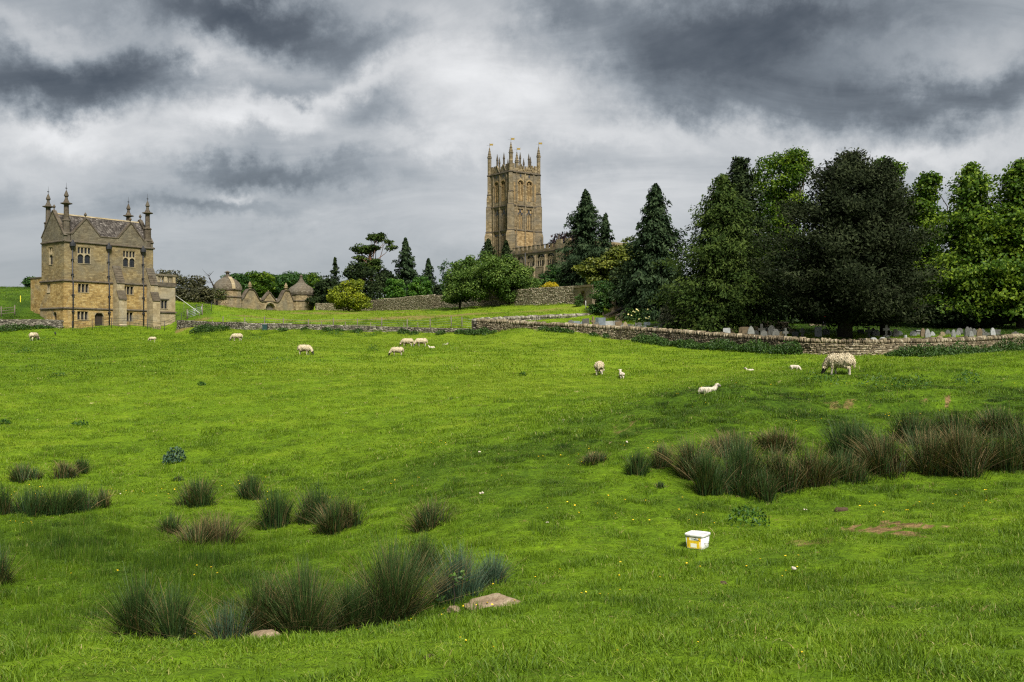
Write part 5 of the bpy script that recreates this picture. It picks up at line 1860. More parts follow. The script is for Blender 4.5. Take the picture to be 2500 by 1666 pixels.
def conifer(name, label, px, d, top, halfw, mat, seed, nbr=150, leaf=.34, droop=.35, prof=None, lower=.06, trunk=.28, group=None, density=9.0, hang=.5, bark='bark_dark', loc=None, spread=.28, rough=.34, lean=0.0, cat='tree', flatp=0.5, tuft=0.0, wide=.43):
    """spire of whorled drooping branches; halfw in photograph pixels at distance d"""
    rng = np.random.default_rng(seed)
    x, y = (px_x(px, d), d) if loc is None else loc
    r = tree_root(name, label, cat, x, y, group)
    zb = r.location.z
    H = (YH - top) / F * d - zb
    R = halfw / F * d
    prof = prof or (lambda q: (1 - q) ** .85 * min(1, .55 + q * 3))
    mb = MB()
    mb.tube([(0, 0, -.6), (lean * .3, 0, H * .4), (lean, 0, H * .97)], [trunk * 1.2, trunk * .8, .03], 8)
    Cs, Ns, Ts, Ls, Ti = [], [], [], [], []
    for i in range(nbr):
        q = lower + (1 - lower) * ((i + rng.uniform()) / nbr) ** .92
        az = i * 2.39996 + rng.uniform(-.5, .5)
        ln = R * prof(q) * (1 + rng.uniform(-rough, rough * .7)) + .12
        if rng.uniform() < .14: ln *= rng.uniform(1.1, 1.38)
        dirh = np.array([math.cos(az), math.sin(az), 0])
        bx = lean * q
        p0 = np.array([bx, 0, q * H])
        riseup = (.20 - droop) * (1 - q * .6)
        s = np.linspace(.18, 1, max(4, int(ln * density)))
        spine = p0 + dirh * (s * ln)[:, None]
        spine[:, 2] += riseup * ln * s - droop * .35 * ln * s * s + .22 * droop * ln * np.maximum(s - .75, 0) * 3
        if ln > .8 and i % 3 == 0:
            mb.tube([tuple(p0), tuple(spine[len(s) // 2]), tuple(spine[-1])], [.05 + ln * .012, .03, .008], 4)
        m = 7
        n = len(s) * m
        idx = np.repeat(np.arange(len(s)), m)
        side = np.array([-dirh[1], dirh[0], 0])
        w = spread * ln * (1.1 - s[idx] * .75) + .10
        off = side * (rng.uniform(-1, 1, n) * w)[:, None] + np.array([0, 0, 1]) * rng.normal(0, .10 + .02 * ln, n)[:, None]
        C = spine[idx] + off
        C[:, 2] -= np.abs(rng.normal(0, abs(hang) * .4, n)) * .6
        if tuft:       # needles gathered in brushes towards the shoot ends
            q = np.clip(s[idx], 0, 1)
            C += (_unit(rng.normal(size=(n, 3))) * (tuft * rng.uniform(.2, 1, n) * (.35 + .65 * q))[:, None]) * np.array([1, 1, .8])
        Cs.append(C)
        Ns.append(np.array([0, 0, flatp]) + dirh * .55 + rng.normal(0, .5, (n, 3)))
        Ts.append(dirh * .8 + off * .8 + np.array([0, 0, -hang]) + rng.normal(0, .35, (n, 3)))
        Ls.append(leaf * rng.uniform(.6, 1.4, n))
        bt = rng.uniform(.25, .72)
        Ti.append(bt + rng.normal(0, .13, n) + (s[idx] > .86) * .16)
    C, N, T, L, Ti = (np.concatenate(a) for a in (Cs, Ns, Ts, Ls, Ti))
    k = C[:, 2] > .02
    C, N, T, L, Ti = C[k], N[k], T[k], L[k], Ti[k]
    link('crown', crown_mesh(C, N, T, L, L * rng.uniform(wide - .11, wide + .12, len(L)), Ti), M[mat], r)
    mb.build('trunk', M[bark], r)
    return r


def build_trees():
    # ---- right: churchyard trees
    conifer('cypress_tree', 'dense dark green pointed conifer standing alone left of the yew', 1601, 116, 450, 116, 'leaf_spruce', 1, nbr=420, leaf=.40, droop=.55, density=5.2, hang=.9, lower=.02, prof=lambda q: min(1.0, (1 - q) ** .72 * 1.08) * (.86 + .14 * math.sin(q * 21)))
    conifer('yew_tree', 'broad olive-green yew with dark trunk overhanging the churchyard wall', 1764, 98, 428, 178, 'leaf_yew', 2, nbr=560, leaf=.30, droop=.30, density=4.6, hang=.45, lower=.05, rough=.42, spread=.30, trunk=.42,
            prof=lambda q: min(1.0, (1 - q) ** .62 * 1.02) * (.84 + .16 * math.sin(q * 26)) * (1 if q > .1 else .8))
    conifer('cypress_tree', 'tall dark cypress spire rising behind the yew', 1806, 122, 388, 80, 'leaf_dark', 3, nbr=340, leaf=.40, droop=-.55, density=5.0, hang=-.6, prof=lambda q: min(1.0, (1.02 - q) ** .62 * 1.15), spread=.4)
    broadleaf('lime_tree', 'tall light green lime with open airy crown behind the dark pine', 1905, 150, 355, [(-10, 440, 84, 80, .9), (-2, 520, 80, 90, .9), (30, 400, 50, 45, .8), (10, 610, 85, 80, .8)], 'leaf_lime', 4, sub=10, nclump=260, rc=1.35, per=95, leaf=.38, trunk=.5, bare=.10, edge=.6, flat=.7)
    conifer('pine_tree', 'huge near-black pine with thick trunk leaning behind the wall', 2062, 90, 372, 190, 'leaf_pine', 5, nbr=620, leaf=.30, droop=-.05, density=4.6, hang=-.75, lower=.07, rough=.36, spread=.26, trunk=.62, tuft=.5, lean=.6,
            prof=lambda q: max(.06, 1 - q ** 2.6) ** .62 * (.86 + .14 * math.sin(q * 31)) * (1 if q > .14 else .86))
    conifer('pine_tree', 'second dark evergreen with straight trunk right of the huge pine', 2160, 93, 392, 112, 'leaf_pine', 6, nbr=360, leaf=.30, droop=.05, density=4.6, hang=-.6, lower=.08, rough=.4, spread=.28, trunk=.42, tuft=.5,
            prof=lambda q: max(.06, 1 - q ** 2.2) ** .7 * (.86 + .14 * math.sin(q * 27)))
    broadleaf('lime_tree', 'tall green tree peeping above the right shoulder of the dark pine', 2170, 132, 370, [(0, 415, 40, 46, .9), (5, 470, 62, 56, .9), (15, 540, 72, 76, .9), (25, 630, 78, 90, .9)], 'leaf_lime', 7, sub=5, nclump=180, rc=1.25, per=95, leaf=.36, trunk=.4, edge=.55)
    broadleaf('lime_tree', 'green tree with ragged crown between the dark pine and the right-hand limes', 2255, 126, 418, [(10, 455, 34, 38, .9), (2, 510, 52, 54, .9), (-5, 580, 62, 76, .9), (-10, 665, 78, 80, .9)], 'leaf_lime', 8, sub=5, nclump=190, rc=1.2, per=95, leaf=.36, trunk=.4, edge=.55)
    conifer('lime_tree', 'big bright green tree with layered boughs second from the right margin', 2372, 109, 402, 150, 'leaf_lime', 9, nbr=430, leaf=.36, droop=.10, density=3.9, hang=.25, lower=.07, rough=.45, spread=.36, trunk=.42, tuft=.75, wide=.62, bark='bark',
            prof=lambda q: min(1.0, (1 - q) ** .66 * 1.10) * (.82 + .18 * math.sin(q * 23)))
    conifer('lime_tree', 'bright green tree cut off by the right margin', 2492, 107, 394, 150, 'leaf_lime', 10, nbr=430, leaf=.36, droop=.10, density=3.9, hang=.25, lower=.07, rough=.45, spread=.36, trunk=.42, tuft=.75, wide=.62, bark='bark',
            prof=lambda q: min(1.0, (1 - q) ** .60 * 1.08) * (.82 + .18 * math.sin(q * 21 + 1)))
    for k, (px, d, blobs, lab) in enumerate([
            (2245, 119, [(0, 740, 66, 55, .7), (0, 690, 50, 50, .7)], 'dark leafy thicket behind gravestones right of the pines'),
            (2420, 121, [(0, 730, 110, 66, .6), (-30, 770, 90, 30, .6)], 'dark hedge in deep shade behind the row of tall gravestones'),
            (1935, 118, [(0, 690, 90, 90, .7), (20, 745, 90, 50, .7)], 'dark evergreen thicket between the yew and the huge pine'),
            (2030, 121, [(0, 700, 110, 90, .6), (0, 750, 120, 36, .6)], 'dark evergreen thicket behind the huge pine'),
            (1860, 112, [(0, 745, 70, 50, .6)], 'dark evergreen filling the gap right of the yew'),
            (2120, 112, [(0, 748, 90, 44, .5), (60, 760, 60, 34, .5)], 'dark shrub between the two pine trunks'),
            (2330, 108, [(0, 765, 90, 34, .5), (90, 772, 80, 28, .5)], 'low dark shrubs under the right-hand limes'),
            (1740, 108, [(0, 765, 80, 34, .6)], 'dark undergrowth behind the yew trunk'),
            (2560, 119, [(0, 720, 90, 80, .7)], 'dark hedge beyond the right margin'),
            (1385, 178, [(0, 690, 60, 26, .7), (-70, 700, 50, 18, .7)], 'dark shrubbery below the church aisle'),
            (1545, 128, [(0, 690, 60, 60, .7), (-10, 730, 70, 30, .7)], 'dark shaded evergreen at the head of the churchyard steps')]):
        broadleaf('evergreen_shrub', lab, px, d, 0, blobs, 'leaf_dark', 40 + k, nclump=150, rc=1.1, per=80, leaf=.42, trunk=.2, bark='bark_dark', cat='shrub', group='dark shrubs behind the graves')
    broadleaf('flowering_shrub', 'large shrub speckled with cream blossom below the yew', 1655, 103, 685, [(0, 755, 48, 46, .9), (18, 725, 34, 40, .9), (-14, 785, 40, 26, .9)], 'cream', 11, nclump=130, rc=.55, per=80, leaf=.17, trunk=.1, cat='shrub', edge=.5)
    # ---- around the church
    conifer('redwood_tree', 'tall dark conifer right of the church with broken twin top', 1430, 152, 464, 92, 'leaf_spruce', 12, nbr=330, leaf=.44, droop=.45, density=4.6, hang=.9, rough=.5, lower=.03, prof=lambda q: min(1.0, (1 - q) ** .7 * 1.1) * (.8 + .2 * math.sin(q * 17 + 1)))
    conifer('redwood_tree', 'shorter ragged conifer stem beside the broken-topped conifer', 1478, 153, 522, 44, 'leaf_spruce', 13, nbr=150, leaf=.46, droop=.2, density=4.6, hang=.5, rough=.6)
    broadleaf('golden_tree', 'yellow-green feathery conifer in front of the church chancel', 1496, 140, 580, [(0, 650, 74, 42, .8), (40, 612, 40, 38, .8), (-52, 655, 44, 36, .7), (-5, 690, 74, 26, .7), (14, 622, 40, 30, .8)], 'leaf_gold', 14, sub=8, nclump=230, rc=.9, per=80, leaf=.36, trunk=.25, flat=.4, up=.7, edge=.5, bare=.1)
    broadleaf('copper_beech', 'purple-leaved tree showing behind the church battlements', 1392, 275, 556, [(0, 585, 40, 26, .8), (-30, 600, 26, 18, .8)], 'leaf_purple', 15, nclump=70, rc=1.6, per=50, leaf=.6, trunk=.4, bare=.15)
    broadleaf('round_shrub', 'rounded green shrub against the church aisle above the yellow bush', 1352, 165, 648, [(0, 682, 40, 34, .9), (4, 664, 26, 20, .9), (-10, 705, 46, 20, .8)], 'leaf_green', 16, nclump=100, rc=.8, per=80, leaf=.34, trunk=.15, cat='shrub', flat=.45)
    broadleaf('gorse_bush', 'bright yellow flowering bush behind the garden wall', 1342, 146, 684, [(0, 704, 30, 16, .9), (6, 696, 18, 12, .9)], 'gorse', 17, nclump=60, rc=.45, per=70, leaf=.17, trunk=.06, cat='shrub')
    broadleaf('large_bush', 'large rounded green bush spilling over the garden wall below the tower', 1240, 141, 618, [(0, 680, 74, 66, .9), (-40, 666, 68, 54, .9), (30, 695, 56, 52, .9), (-74, 705, 44, 42, .8), (-100, 690, 44, 46, .8)], 'leaf_mid', 18, sub=9, nclump=340, rc=.95, per=120, leaf=.26, trunk=.2, cat='bush', up=.5, edge=.55)
    broadleaf('large_bush', 'darker green bush on the left flank of the large rounded bush', 1122, 146, 630, [(0, 696, 44, 52, .9), (18, 660, 40, 42, .9), (-10, 722, 36, 28, .9)], 'leaf_mid', 19, sub=8, nclump=150, rc=.9, per=100, leaf=.30, trunk=.16, cat='bush')
    conifer('young_cypress', 'small dark cypress in front of the tower, nearer its left edge', 1192, 226, 585, 38, 'leaf_dark', 20, nbr=120, leaf=.5, droop=-.4, density=3.4, hang=-.4, lower=.3, spread=.4)
    conifer('young_cypress', 'small dark cypress at the foot of the tower corner', 1236, 226, 588, 26, 'leaf_dark', 21, nbr=110, leaf=.45, droop=-.4, density=3.6, hang=-.4, lower=.3, spread=.4)
    broadleaf('sparse_tree', 'thin-leaved small tree against the sky left of the large bush', 1096, 186, 630, [(0, 658, 26, 28, .8), (-4, 690, 22, 30, .8)], 'leaf_green', 22, nclump=46, rc=.75, per=26, leaf=.34, trunk=.12, bare=.1)
    broadleaf('ivy_bush', 'ivy-covered bush with reddish top beside the niche pier', 1472, 121, 684, [(0, 715, 31, 32, .9), (6, 735, 28, 26, .9), (-16, 752, 18, 18, .9)], 'ivy', 23, nclump=110, rc=.5, per=90, leaf=.2, trunk=.12, cat='bush', edge=.5)
    broadleaf('ivy_bush', 'small green creeper growing in the niche of the pier', 1415, 126.0, 720, [(0, 735, 11, 20, .6), (-10, 748, 16, 8, .6)], 'ivy', 24, nclump=34, rc=.32, per=60, leaf=.16, trunk=.05, cat='bush', loc=(px_x(1412, 126.4), 125.6))
    # ---- behind the upper meadow
    broadleaf('yellow_tree', 'rounded yellow-green tree in front of the garden wall', 851, 182, 678, [(0, 722, 50, 40, .9), (8, 698, 32, 22, .9), (-24, 735, 30, 26, .9), (30, 740, 26, 22, .9)], 'leaf_yellow', 25, sub=7, nclump=190, rc=.85, per=100, leaf=.30, trunk=.2, edge=.55)
    broadleaf('round_tree', 'neat bright green round tree behind the garden wall, left of the pair', 966, 196, 678, [(0, 706, 26, 28, .95), (0, 720, 25, 18, .95)], 'leaf_bright', 26, nclump=110, rc=.7, per=90, leaf=.30, trunk=.15, edge=.6)
    broadleaf('round_tree', 'neat bright green round tree behind the garden wall, right of the pair', 1026, 192, 672, [(0, 700, 30, 28, .95), (0, 716, 30, 18, .95)], 'leaf_bright', 27, nclump=120, rc=.75, per=90, leaf=.30, trunk=.15, edge=.6)
    conifer('spruce_tree', 'dark pointed spruce right of the leaning Scots pine', 990, 216, 582, 48, 'leaf_spruce', 28, nbr=170, leaf=.55, droop=.3, density=3.6, hang=.5, rough=.4)
    conifer('spruce_tree', 'slim dark spruce behind the right-hand round tree', 1046, 222, 632, 26, 'leaf_spruce', 29, nbr=110, leaf=.5, droop=.2, density=3.6, hang=.4)
    conifer('spruce_tree', 'thin dark conifer spike left of the Scots pine', 818, 215, 630, 24, 'leaf_dark', 30, nbr=70, leaf=.5, droop=.2, density=2.8, hang=.4, rough=.6)
    for k, (px, d, blobs, lab) in enumerate([
            (800, 205, [(0, 712, 34, 40, .8), (-10, 735, 34, 24, .8)], 'dark yew left behind the yellow-green tree'),
            (885, 208, [(0, 690, 46, 50, .8), (20, 720, 40, 34, .8), (-20, 660, 26, 26, .8)], 'dark yew under the leaning Scots pine'),
            (940, 214, [(0, 690, 26, 36, .8)], 'dark green tree between the Scots pine and the spruce'),
            (1080, 205, [(0, 712, 22, 18, .8)], 'small dark shrub behind the garden wall left of the bush')]):
        broadleaf('yew_tree', lab, px, d, 0, blobs, 'leaf_dark', 60 + k, nclump=110, rc=1.1, per=70, leaf=.45, trunk=.2, bark='bark_dark')
    # Scots pine: bare curving stem, flat plates of needles
    broadleaf('scots_pine', 'tall leaning Scots pine with flat-topped open crown', 908, 213, 560, [(12, 580, 30, 15, .8), (-22, 610, 34, 14, .8), (4, 605, 26, 10, .8), (38, 592, 16, 10, .7), (50, 606, 12, 9, .7), (-34, 632, 24, 12, .8), (6, 640, 26, 12, .8), (-14, 655, 40, 16, .8)], 'leaf_yew', 31, nclump=120, rc=1.0, per=80, leaf=.42, trunk=.38, bark='bark_pine', flat=.5, up=.6, trunk_to=.8)
    # wood behind the gateway, each tree its own
    for k, (px, d, blobs, m, lab) in enumerate([
            (572, 232, [(0, 700, 40, 34, .9), (10, 680, 24, 16, .9)], 'leaf_green', 'green tree behind the left lodge dome'),
            (625, 238, [(0, 700, 52, 34, .9), (8, 676, 34, 14, .9)], 'leaf_lime', 'broad green tree between the two lodges, left one'),
            (680, 246, [(0, 705, 44, 36, .9), (12, 684, 30, 18, .9)], 'leaf_green', 'dark green tree between the two lodges, right one'),
            (716, 258, [(0, 695, 40, 32, .9)], 'leaf_green', 'green tree behind the onion dome'),
            (758, 262, [(0, 690, 36, 28, .9), (0, 712, 40, 22, .9)], 'leaf_lime', 'green tree right of the onion dome'),
            (662, 275, [(0, 690, 50, 24, .9)], 'leaf_green', 'far green tree showing over the gateway')]):
        broadleaf('woodland_tree', lab, px, d, 0, blobs, m, 70 + k, nclump=130, rc=1.2, per=70, leaf=.46, trunk=.3, group='trees of the wood behind the gateway')
    # thin brownish trees behind the house
    for k, (px, d, blobs, br, lab) in enumerate([
            (420, 165, [(-10, 675, 34, 20, .8), (20, 690, 30, 20, .8)], .22, 'thinly leaved brownish tree right of the house terrace'),
            (478, 172, [(0, 688, 30, 18, .8), (-12, 700, 30, 14, .8)], .3, 'sparse brown-leaved tree between house and gateway'),
            (-20, 175, [(0, 705, 60, 12, .8)], .1, 'low distant hedge tree at the left margin'),
            (76, 165, [(0, 690, 19, 17, .8)], .15, 'small grey-green tree beside the left edge of the house')]):
        broadleaf('thin_tree', lab, px, d, 0, blobs, 'leaf_brown' if k < 2 else 'leaf_green', 80 + k, nclump=56, rc=.85, per=34, leaf=.34, trunk=.2, bare=br, bark='bark_dark')
    for k, (px, d, blobs, lab) in enumerate([
            (450, 160, [(0, 722, 34, 24, .9), (-14, 740, 30, 18, .9)], 'dark scrub beside the terrace bank'),
            (495, 168, [(0, 722, 30, 24, .9), (-6, 738, 34, 16, .9)], 'dark scrub left of the left lodge')]):
        broadleaf('scrub_bush', lab, px, d, 0, blobs, 'leaf_brown', 90 + k, nclump=110, rc=.85, per=70, leaf=.34, trunk=.15, bark='bark_dark', cat='bush')
    # crooked small tree before the left lodge
    rng = np.random.default_rng(33)
    d = 184.0
    r = tree_root('crooked_tree', 'small crooked tree with bare topmost branches before the left lodge', 'tree', px_x(529, d), d)
    k = d / F
    zb = r.location.z
    mb = MB()
    stem = [(0, 0, -.5), (0, 0, 18 * k), (-1 * k, 0, 34 * k), (-7 * k, .3, 48 * k), (-14 * k, .5, 62 * k), (-20 * k, .4, 78 * k)]
    mb.tube(stem, [.28, .22, .17, .14, .09, .03], 7)
    tips = []
    for q in range(16):
        b = np.array(stem[int(rng.integers(3, 6))])
        e = b + np.array([rng.uniform(-20, 14), rng.uniform(-14, 14), rng.uniform(4, 22)]) * k
        branch_mb(mb, b, e, .05, .012, rng, .15); tips.append(e)
    mb.tube([stem[2], (-14 * k, 0, 28 * k), (-26 * k, 0, 29 * k)], [.12, .08, .03], 6)
    mb.build('trunk', M['bark_dark'], r)
    n = 1500
    cs = np.array([(-22, 0, 36), (-10, 0, 40), (8, 0, 30), (14, 0, 38), (6, 0, 24), (-14, 0, 30), (18, 0, 26)]) * k
    C = cs[rng.integers(0, len(cs), n)] + rng.normal(0, 1, (n, 3)) * np.array([6.5, 6.5, 4.5]) * k
    L = .26 * rng.uniform(.6, 1.4, n)
    link('crown', crown_mesh(C, rng.normal(size=(n, 3)) + [0, 0, .6], rng.normal(size=(n, 3)), L, L * .7, rng.uniform(0, 1, n)), M['leaf_olive'], r)


build_trees()
# ---------------------------------------------------------------- rushes, nettles, weeds
leafmat('rush', (.008, .022, .005), (.023, .053, .010), (.068, .110, .025), .1, .6)
leafmat('rush_brown', (.022, .022, .007), (.082, .064, .024), (.265, .190, .080), .1, .7)
leafmat('rush_blue', (.012, .030, .016), (.036, .072, .040), (.105, .155, .095), .1, .6)
leafmat('nettle', (.010, .028, .005), (.032, .074, .011), (.080, .145, .020), .2)
leafmat('thistle', (.014, .036, .022), (.034, .072, .042), (.080, .130, .080), .1)
leafmat('weed', (.012, .040, .006), (.032, .088, .010), (.075, .155, .016), .2)


def blades(rng, base, h, lean_dir, lean, w, curve=.5, segs=4):
    """curved tapering blades as strips; arrays in, mesh arrays out"""
    n = len(base)
    qs = np.linspace(0, 1, segs + 1)
    side = np.stack([-lean_dir[:, 1], lean_dir[:, 0]], 1)
    rot = rng.uniform(-1, 1, n)[:, None]
    side = _unit(np.concatenate([side + lean_dir * rot, np.zeros((n, 1))], 1))
    V = np.empty((n, (segs + 1) * 2, 3))
    for k, q in enumerate(qs):
        hor = lean * (q * (1 - curve) + q * q * curve)
        p = base + np.concatenate([lean_dir * hor[:, None], (h * (q - .12 * curve * q * q * np.minimum(lean / np.maximum(h, .01), 2)))[:, None]], 1)
        ww = (w * (1 - q * .86))[:, None] * .5
        V[:, 2 * k] = p - side * ww
        V[:, 2 * k + 1] = p + side * ww
    i = np.arange(n)[:, None] * (segs + 1) * 2
    Fq = np.concatenate([np.stack([i[:, 0] + 2 * k, i[:, 0] + 2 * k + 1, i[:, 0] + 2 * k + 3, i[:, 0] + 2 * k + 2], 1) for k in range(segs)])
    return V.reshape(-1, 3), Fq, (segs + 1) * 2


def rush(px, py, hpx, wpx, label, n=520, brown=.25, mat='rush', d=None, seed=0, splay=.72):
    rng = np.random.default_rng(1000 + seed)
    if d is None:
        p = on_ground(px, py)
    else:
        x = px_x(px, d)
        p = Vector((x, d, gz(x, d)))
    k = p.y / F
    H, R = hpx * k * (1.26 if px < 1400 else 1.06), wpx * k * .57
    if d is not None: H = (YH - py) / F * d - p.z + .20        # py is then the height of the tips
    root = empty('rush_clump', p)
    tag(root, label, 'rushes', 'rush clumps in the pasture')

    ns = int(rng.integers(6, 11))          # a clump is several tufts grown together
    sa, sr = rng.uniform(0, 2 * math.pi, ns), R * .6 * np.sqrt(rng.uniform(0, 1, ns))
    SC = np.stack([sr * np.cos(sa), sr * np.sin(sa)], 1)
    SB, SH = rng.normal(0, .6, (ns, 2)), rng.uniform(.74, 1.06, ns)

    def part(nm, cnt, mt, hs, sp, wd):
        which = rng.integers(0, ns, cnt)
        b = SC[which] + rng.normal(0, .17 * R, (cnt, 2))
        rr = np.minimum(np.linalg.norm(b, axis=1), R * .8)
        bz = ground(b[:, 0] + p.x, b[:, 1] + p.y) - p.z - .03
        out = _unit(b * .5 + (b - SC[which]) * 1.6 + SB[which] * R * .5 + rng.normal(0, .25 * R + .01, (cnt, 2)))
        h = H * hs * SH[which] * rng.uniform(.55, 1.0, cnt) ** .5 * (1.06 - .42 * (rr / (R * .62)) ** 2) * (.86 + .2 * vnoise(b[:, 0] * 3 / max(R, .2) + 9, b[:, 1] * 3 / max(R, .2) + seed, seed))
        lean = h * sp * (rr / (R * .62) * .75 + .16) * rng.uniform(.1, 1.35, cnt)
        V, Fq, m = blades(rng, np.concatenate([b, bz[:, None]], 1), h, out, lean, np.full(cnt, wd) * rng.uniform(.7, 1.3, cnt), .6)
        t = np.repeat(np.clip(rng.normal(.45, .2, cnt), 0, 1), m)
        # tips pale
        q = np.tile(np.repeat(np.linspace(0, 1, m // 2), 2), cnt)
        link(nm, np_mesh(nm, V, Fq, np.clip(t + (q - .5) * .45, 0, 1)), M[mt], root)
    wd = .0098 * max(1.0, p.y / 14)
    part('stems', int(n * 1.2 * (1 - brown * .8)), mat, 1.0, splay, wd)
    if brown > 0: part('dead_stems', int(n * brown * 1.25), 'rush_brown', .92 if brown < .5 else 1.0, splay * 1.9, wd)
    part('bent_stems', int(n * .07), 'rush_brown', .75, 2.6, wd)
    return root


def build_rushes():
    L = [
        # left field
        (66, 1174, 46, 84, 'round tussock of rushes, farthest on the left margin', 420, .35, 'rush', None),
        (153, 1166, 40, 66, 'brown-skirted rush tussock, left of the close pair by the left margin', 360, .6, 'rush', None),
        (204, 1154, 36, 40, 'dark upright rush tussock, right of the close pair by the left margin', 260, .2, 'rush', None),
        (12, 1256, 78, 86, 'rush clump cut by the left margin, in the long dark bank of rushes', 420, .3, 'rush', None),
        (78, 1258, 74, 90, 'rush clump second from the left in the long dark bank', 460, .1, 'rush', None),
        (142, 1256, 72, 90, 'rush clump in the middle of the long dark bank', 460, .1, 'rush', None),
        (202, 1250, 70, 86, 'rush clump second from the right in the long dark bank', 440, .1, 'rush', None),
        (250, 1238, 52, 44, 'brownish rush clump ending the long dark bank on its right', 260, .5, 'rush', None),
        (476, 1236, 74, 112, 'rush clump with pale straw skirt on its left side', 560, .3, 'rush', None),
        (436, 1174, 14, 34, 'tiny rush tuft near the bluish thistle', 90, .2, 'rush', None),
        (614, 1220, 58, 66, 'small round rush tussock left of the triple clump', 420, .25, 'rush', None),
        (676, 1288, 92, 88, 'dark rush clump, left of the triple clump', 520, .15, 'rush', None),
        (770, 1272, 94, 100, 'tall rush clump, middle of the triple clump', 520, .2, 'rush', None),
        (832, 1292, 84, 118, 'wide brownish rush clump, right of the triple clump', 560, .45, 'rush', None),
        (420, 1306, 54, 52, 'short dark rush tuft beside the straw-coloured clump', 300, .3, 'rush', None),
        (508, 1332, 74, 172, 'sprawling straw-coloured rush clump', 680, .75, 'rush', None),
        (1056, 1286, 68, 96, 'isolated brownish rush tussock in the middle of the pasture', 460, .5, 'rush', None),
        (-4, 1425, 95, 60, 'rush clump just cut by the left margin above the ditch', 380, .3, 'rush', None),
        # ditch
        (345, 1402, 150, 100, 'tall dark rush clump, leftmost of those in the ditch', 900, .15, 'rush', 12.6),
        (428, 1436, 128, 84, 'dark rush clump beside the leftmost clump in the ditch', 720, .15, 'rush', 12.3),
        (560, 1480, 62, 110, 'low pale spreading rush clump behind the small flat stone', 420, .3, 'rush_blue', 11.8),
        (640, 1378, 160, 112, 'brown-flanked rush clump, left half of the wide ditch clump', 1000, .35, 'rush', 12.2),
        (748, 1374, 165, 130, 'thick dark rush clump, right half of the wide ditch clump', 1100, .3, 'rush', 12.0),
        (850, 1420, 150, 84, 'leaning green rush clump between the two big ditch clumps', 760, .15, 'rush', 12.2),
        (945, 1328, 205, 176, 'largest dome-shaped rush clump in the ditch', 1500, .3, 'rush', 12.5),
        (1035, 1400, 92, 112, 'rush clump just behind the largest ditch clump', 560, .2, 'rush', None),
        (1120, 1345, 135, 120, 'bluish green rush clump beside the flat rock', 900, .08, 'rush_blue', 13.4),
        (1190, 1368, 110, 80, 'small bluish rush clump, rightmost in the ditch', 520, .08, 'rush_blue', 14.2),
        # right bank
        (1452, 1128, 34, 82, 'low brown rush tuft standing alone left of the right-hand rush bed', 360, .55, 'rush', None),
        (1556, 1158, 66, 62, 'dark upright rush clump at the left end of the rush bed', 420, .1, 'rush', None),
        (1612, 1142, 62, 56, 'brown-topped rush clump second from the left end of the rush bed', 360, .5, 'rush', None),
        (1612, 1190, 22, 32, 'tiny rush tuft in front of the rush bed', 110, .1, 'rush', None),
        (1690, 1168, 110, 96, 'brown and green rush clump in the left part of the rush bed', 620, .55, 'rush', None),
        (1730, 1205, 120, 80, 'dark rush clump at the front left of the rush bed', 620, .15, 'rush', None),
        (1800, 1195, 150, 130, 'tall dark rush clump in the left centre of the rush bed', 900, .2, 'rush', None),
        (1850, 1214, 80, 120, 'leafy low rush clump at the very front of the rush bed', 520, .25, 'rush', None),
        (1905, 1196, 120, 120, 'brownish rush clump in the front centre of the rush bed', 760, .5, 'rush', None),
        (1980, 1180, 110, 110, 'rush clump with straw tips in the centre of the rush bed', 680, .55, 'rush', None),
        (1790, 1110, 62, 150, 'straw-topped rushes along the back left of the rush bed', 560, .75, 'rush', None),
        (1900, 1090, 62, 130, 'straw-topped rushes along the back centre of the rush bed', 520, .75, 'rush', None),
        (2075, 1112, 104, 180, 'big smooth dark dome of rushes at the back of the rush bed', 1300, .06, 'rush', None),
        (2070, 1166, 84, 120, 'green and brown rush clump below the big dark dome', 620, .35, 'rush', None),
        (2170, 1150, 110, 130, 'brown rush clump right of the big dark dome', 760, .58, 'rush', None),
        (2225, 1080, 92, 110, 'dark upright rushes at the back right of the rush bed', 560, .3, 'rush', None),
        (2262, 1150, 130, 130, 'tawny rush clump in the right centre of the rush bed', 820, .6, 'rush', None),
        (2350, 1152, 140, 140, 'tall tawny rush clump in the right part of the rush bed', 860, .58, 'rush', None),
        (2330, 1068, 80, 140, 'dark rushes along the back right edge of the rush bed', 620, .35, 'rush', None),
        (2440, 1150, 140, 130, 'tawny and green rush clump near the right margin', 820, .42, 'rush', None),
        (2505, 1146, 140, 110, 'rush clump cut by the right margin', 700, .4, 'rush', None),
        (2450, 1062, 90, 140, 'dark rushes at the back beside the right margin', 620, .4, 'rush', None),
    ]
    for k, (px, py, h, w, lab, n, br, mt, d) in enumerate(L):
        rush(px, py, h, w, lab, n, br, mt, d, k)


build_rushes()


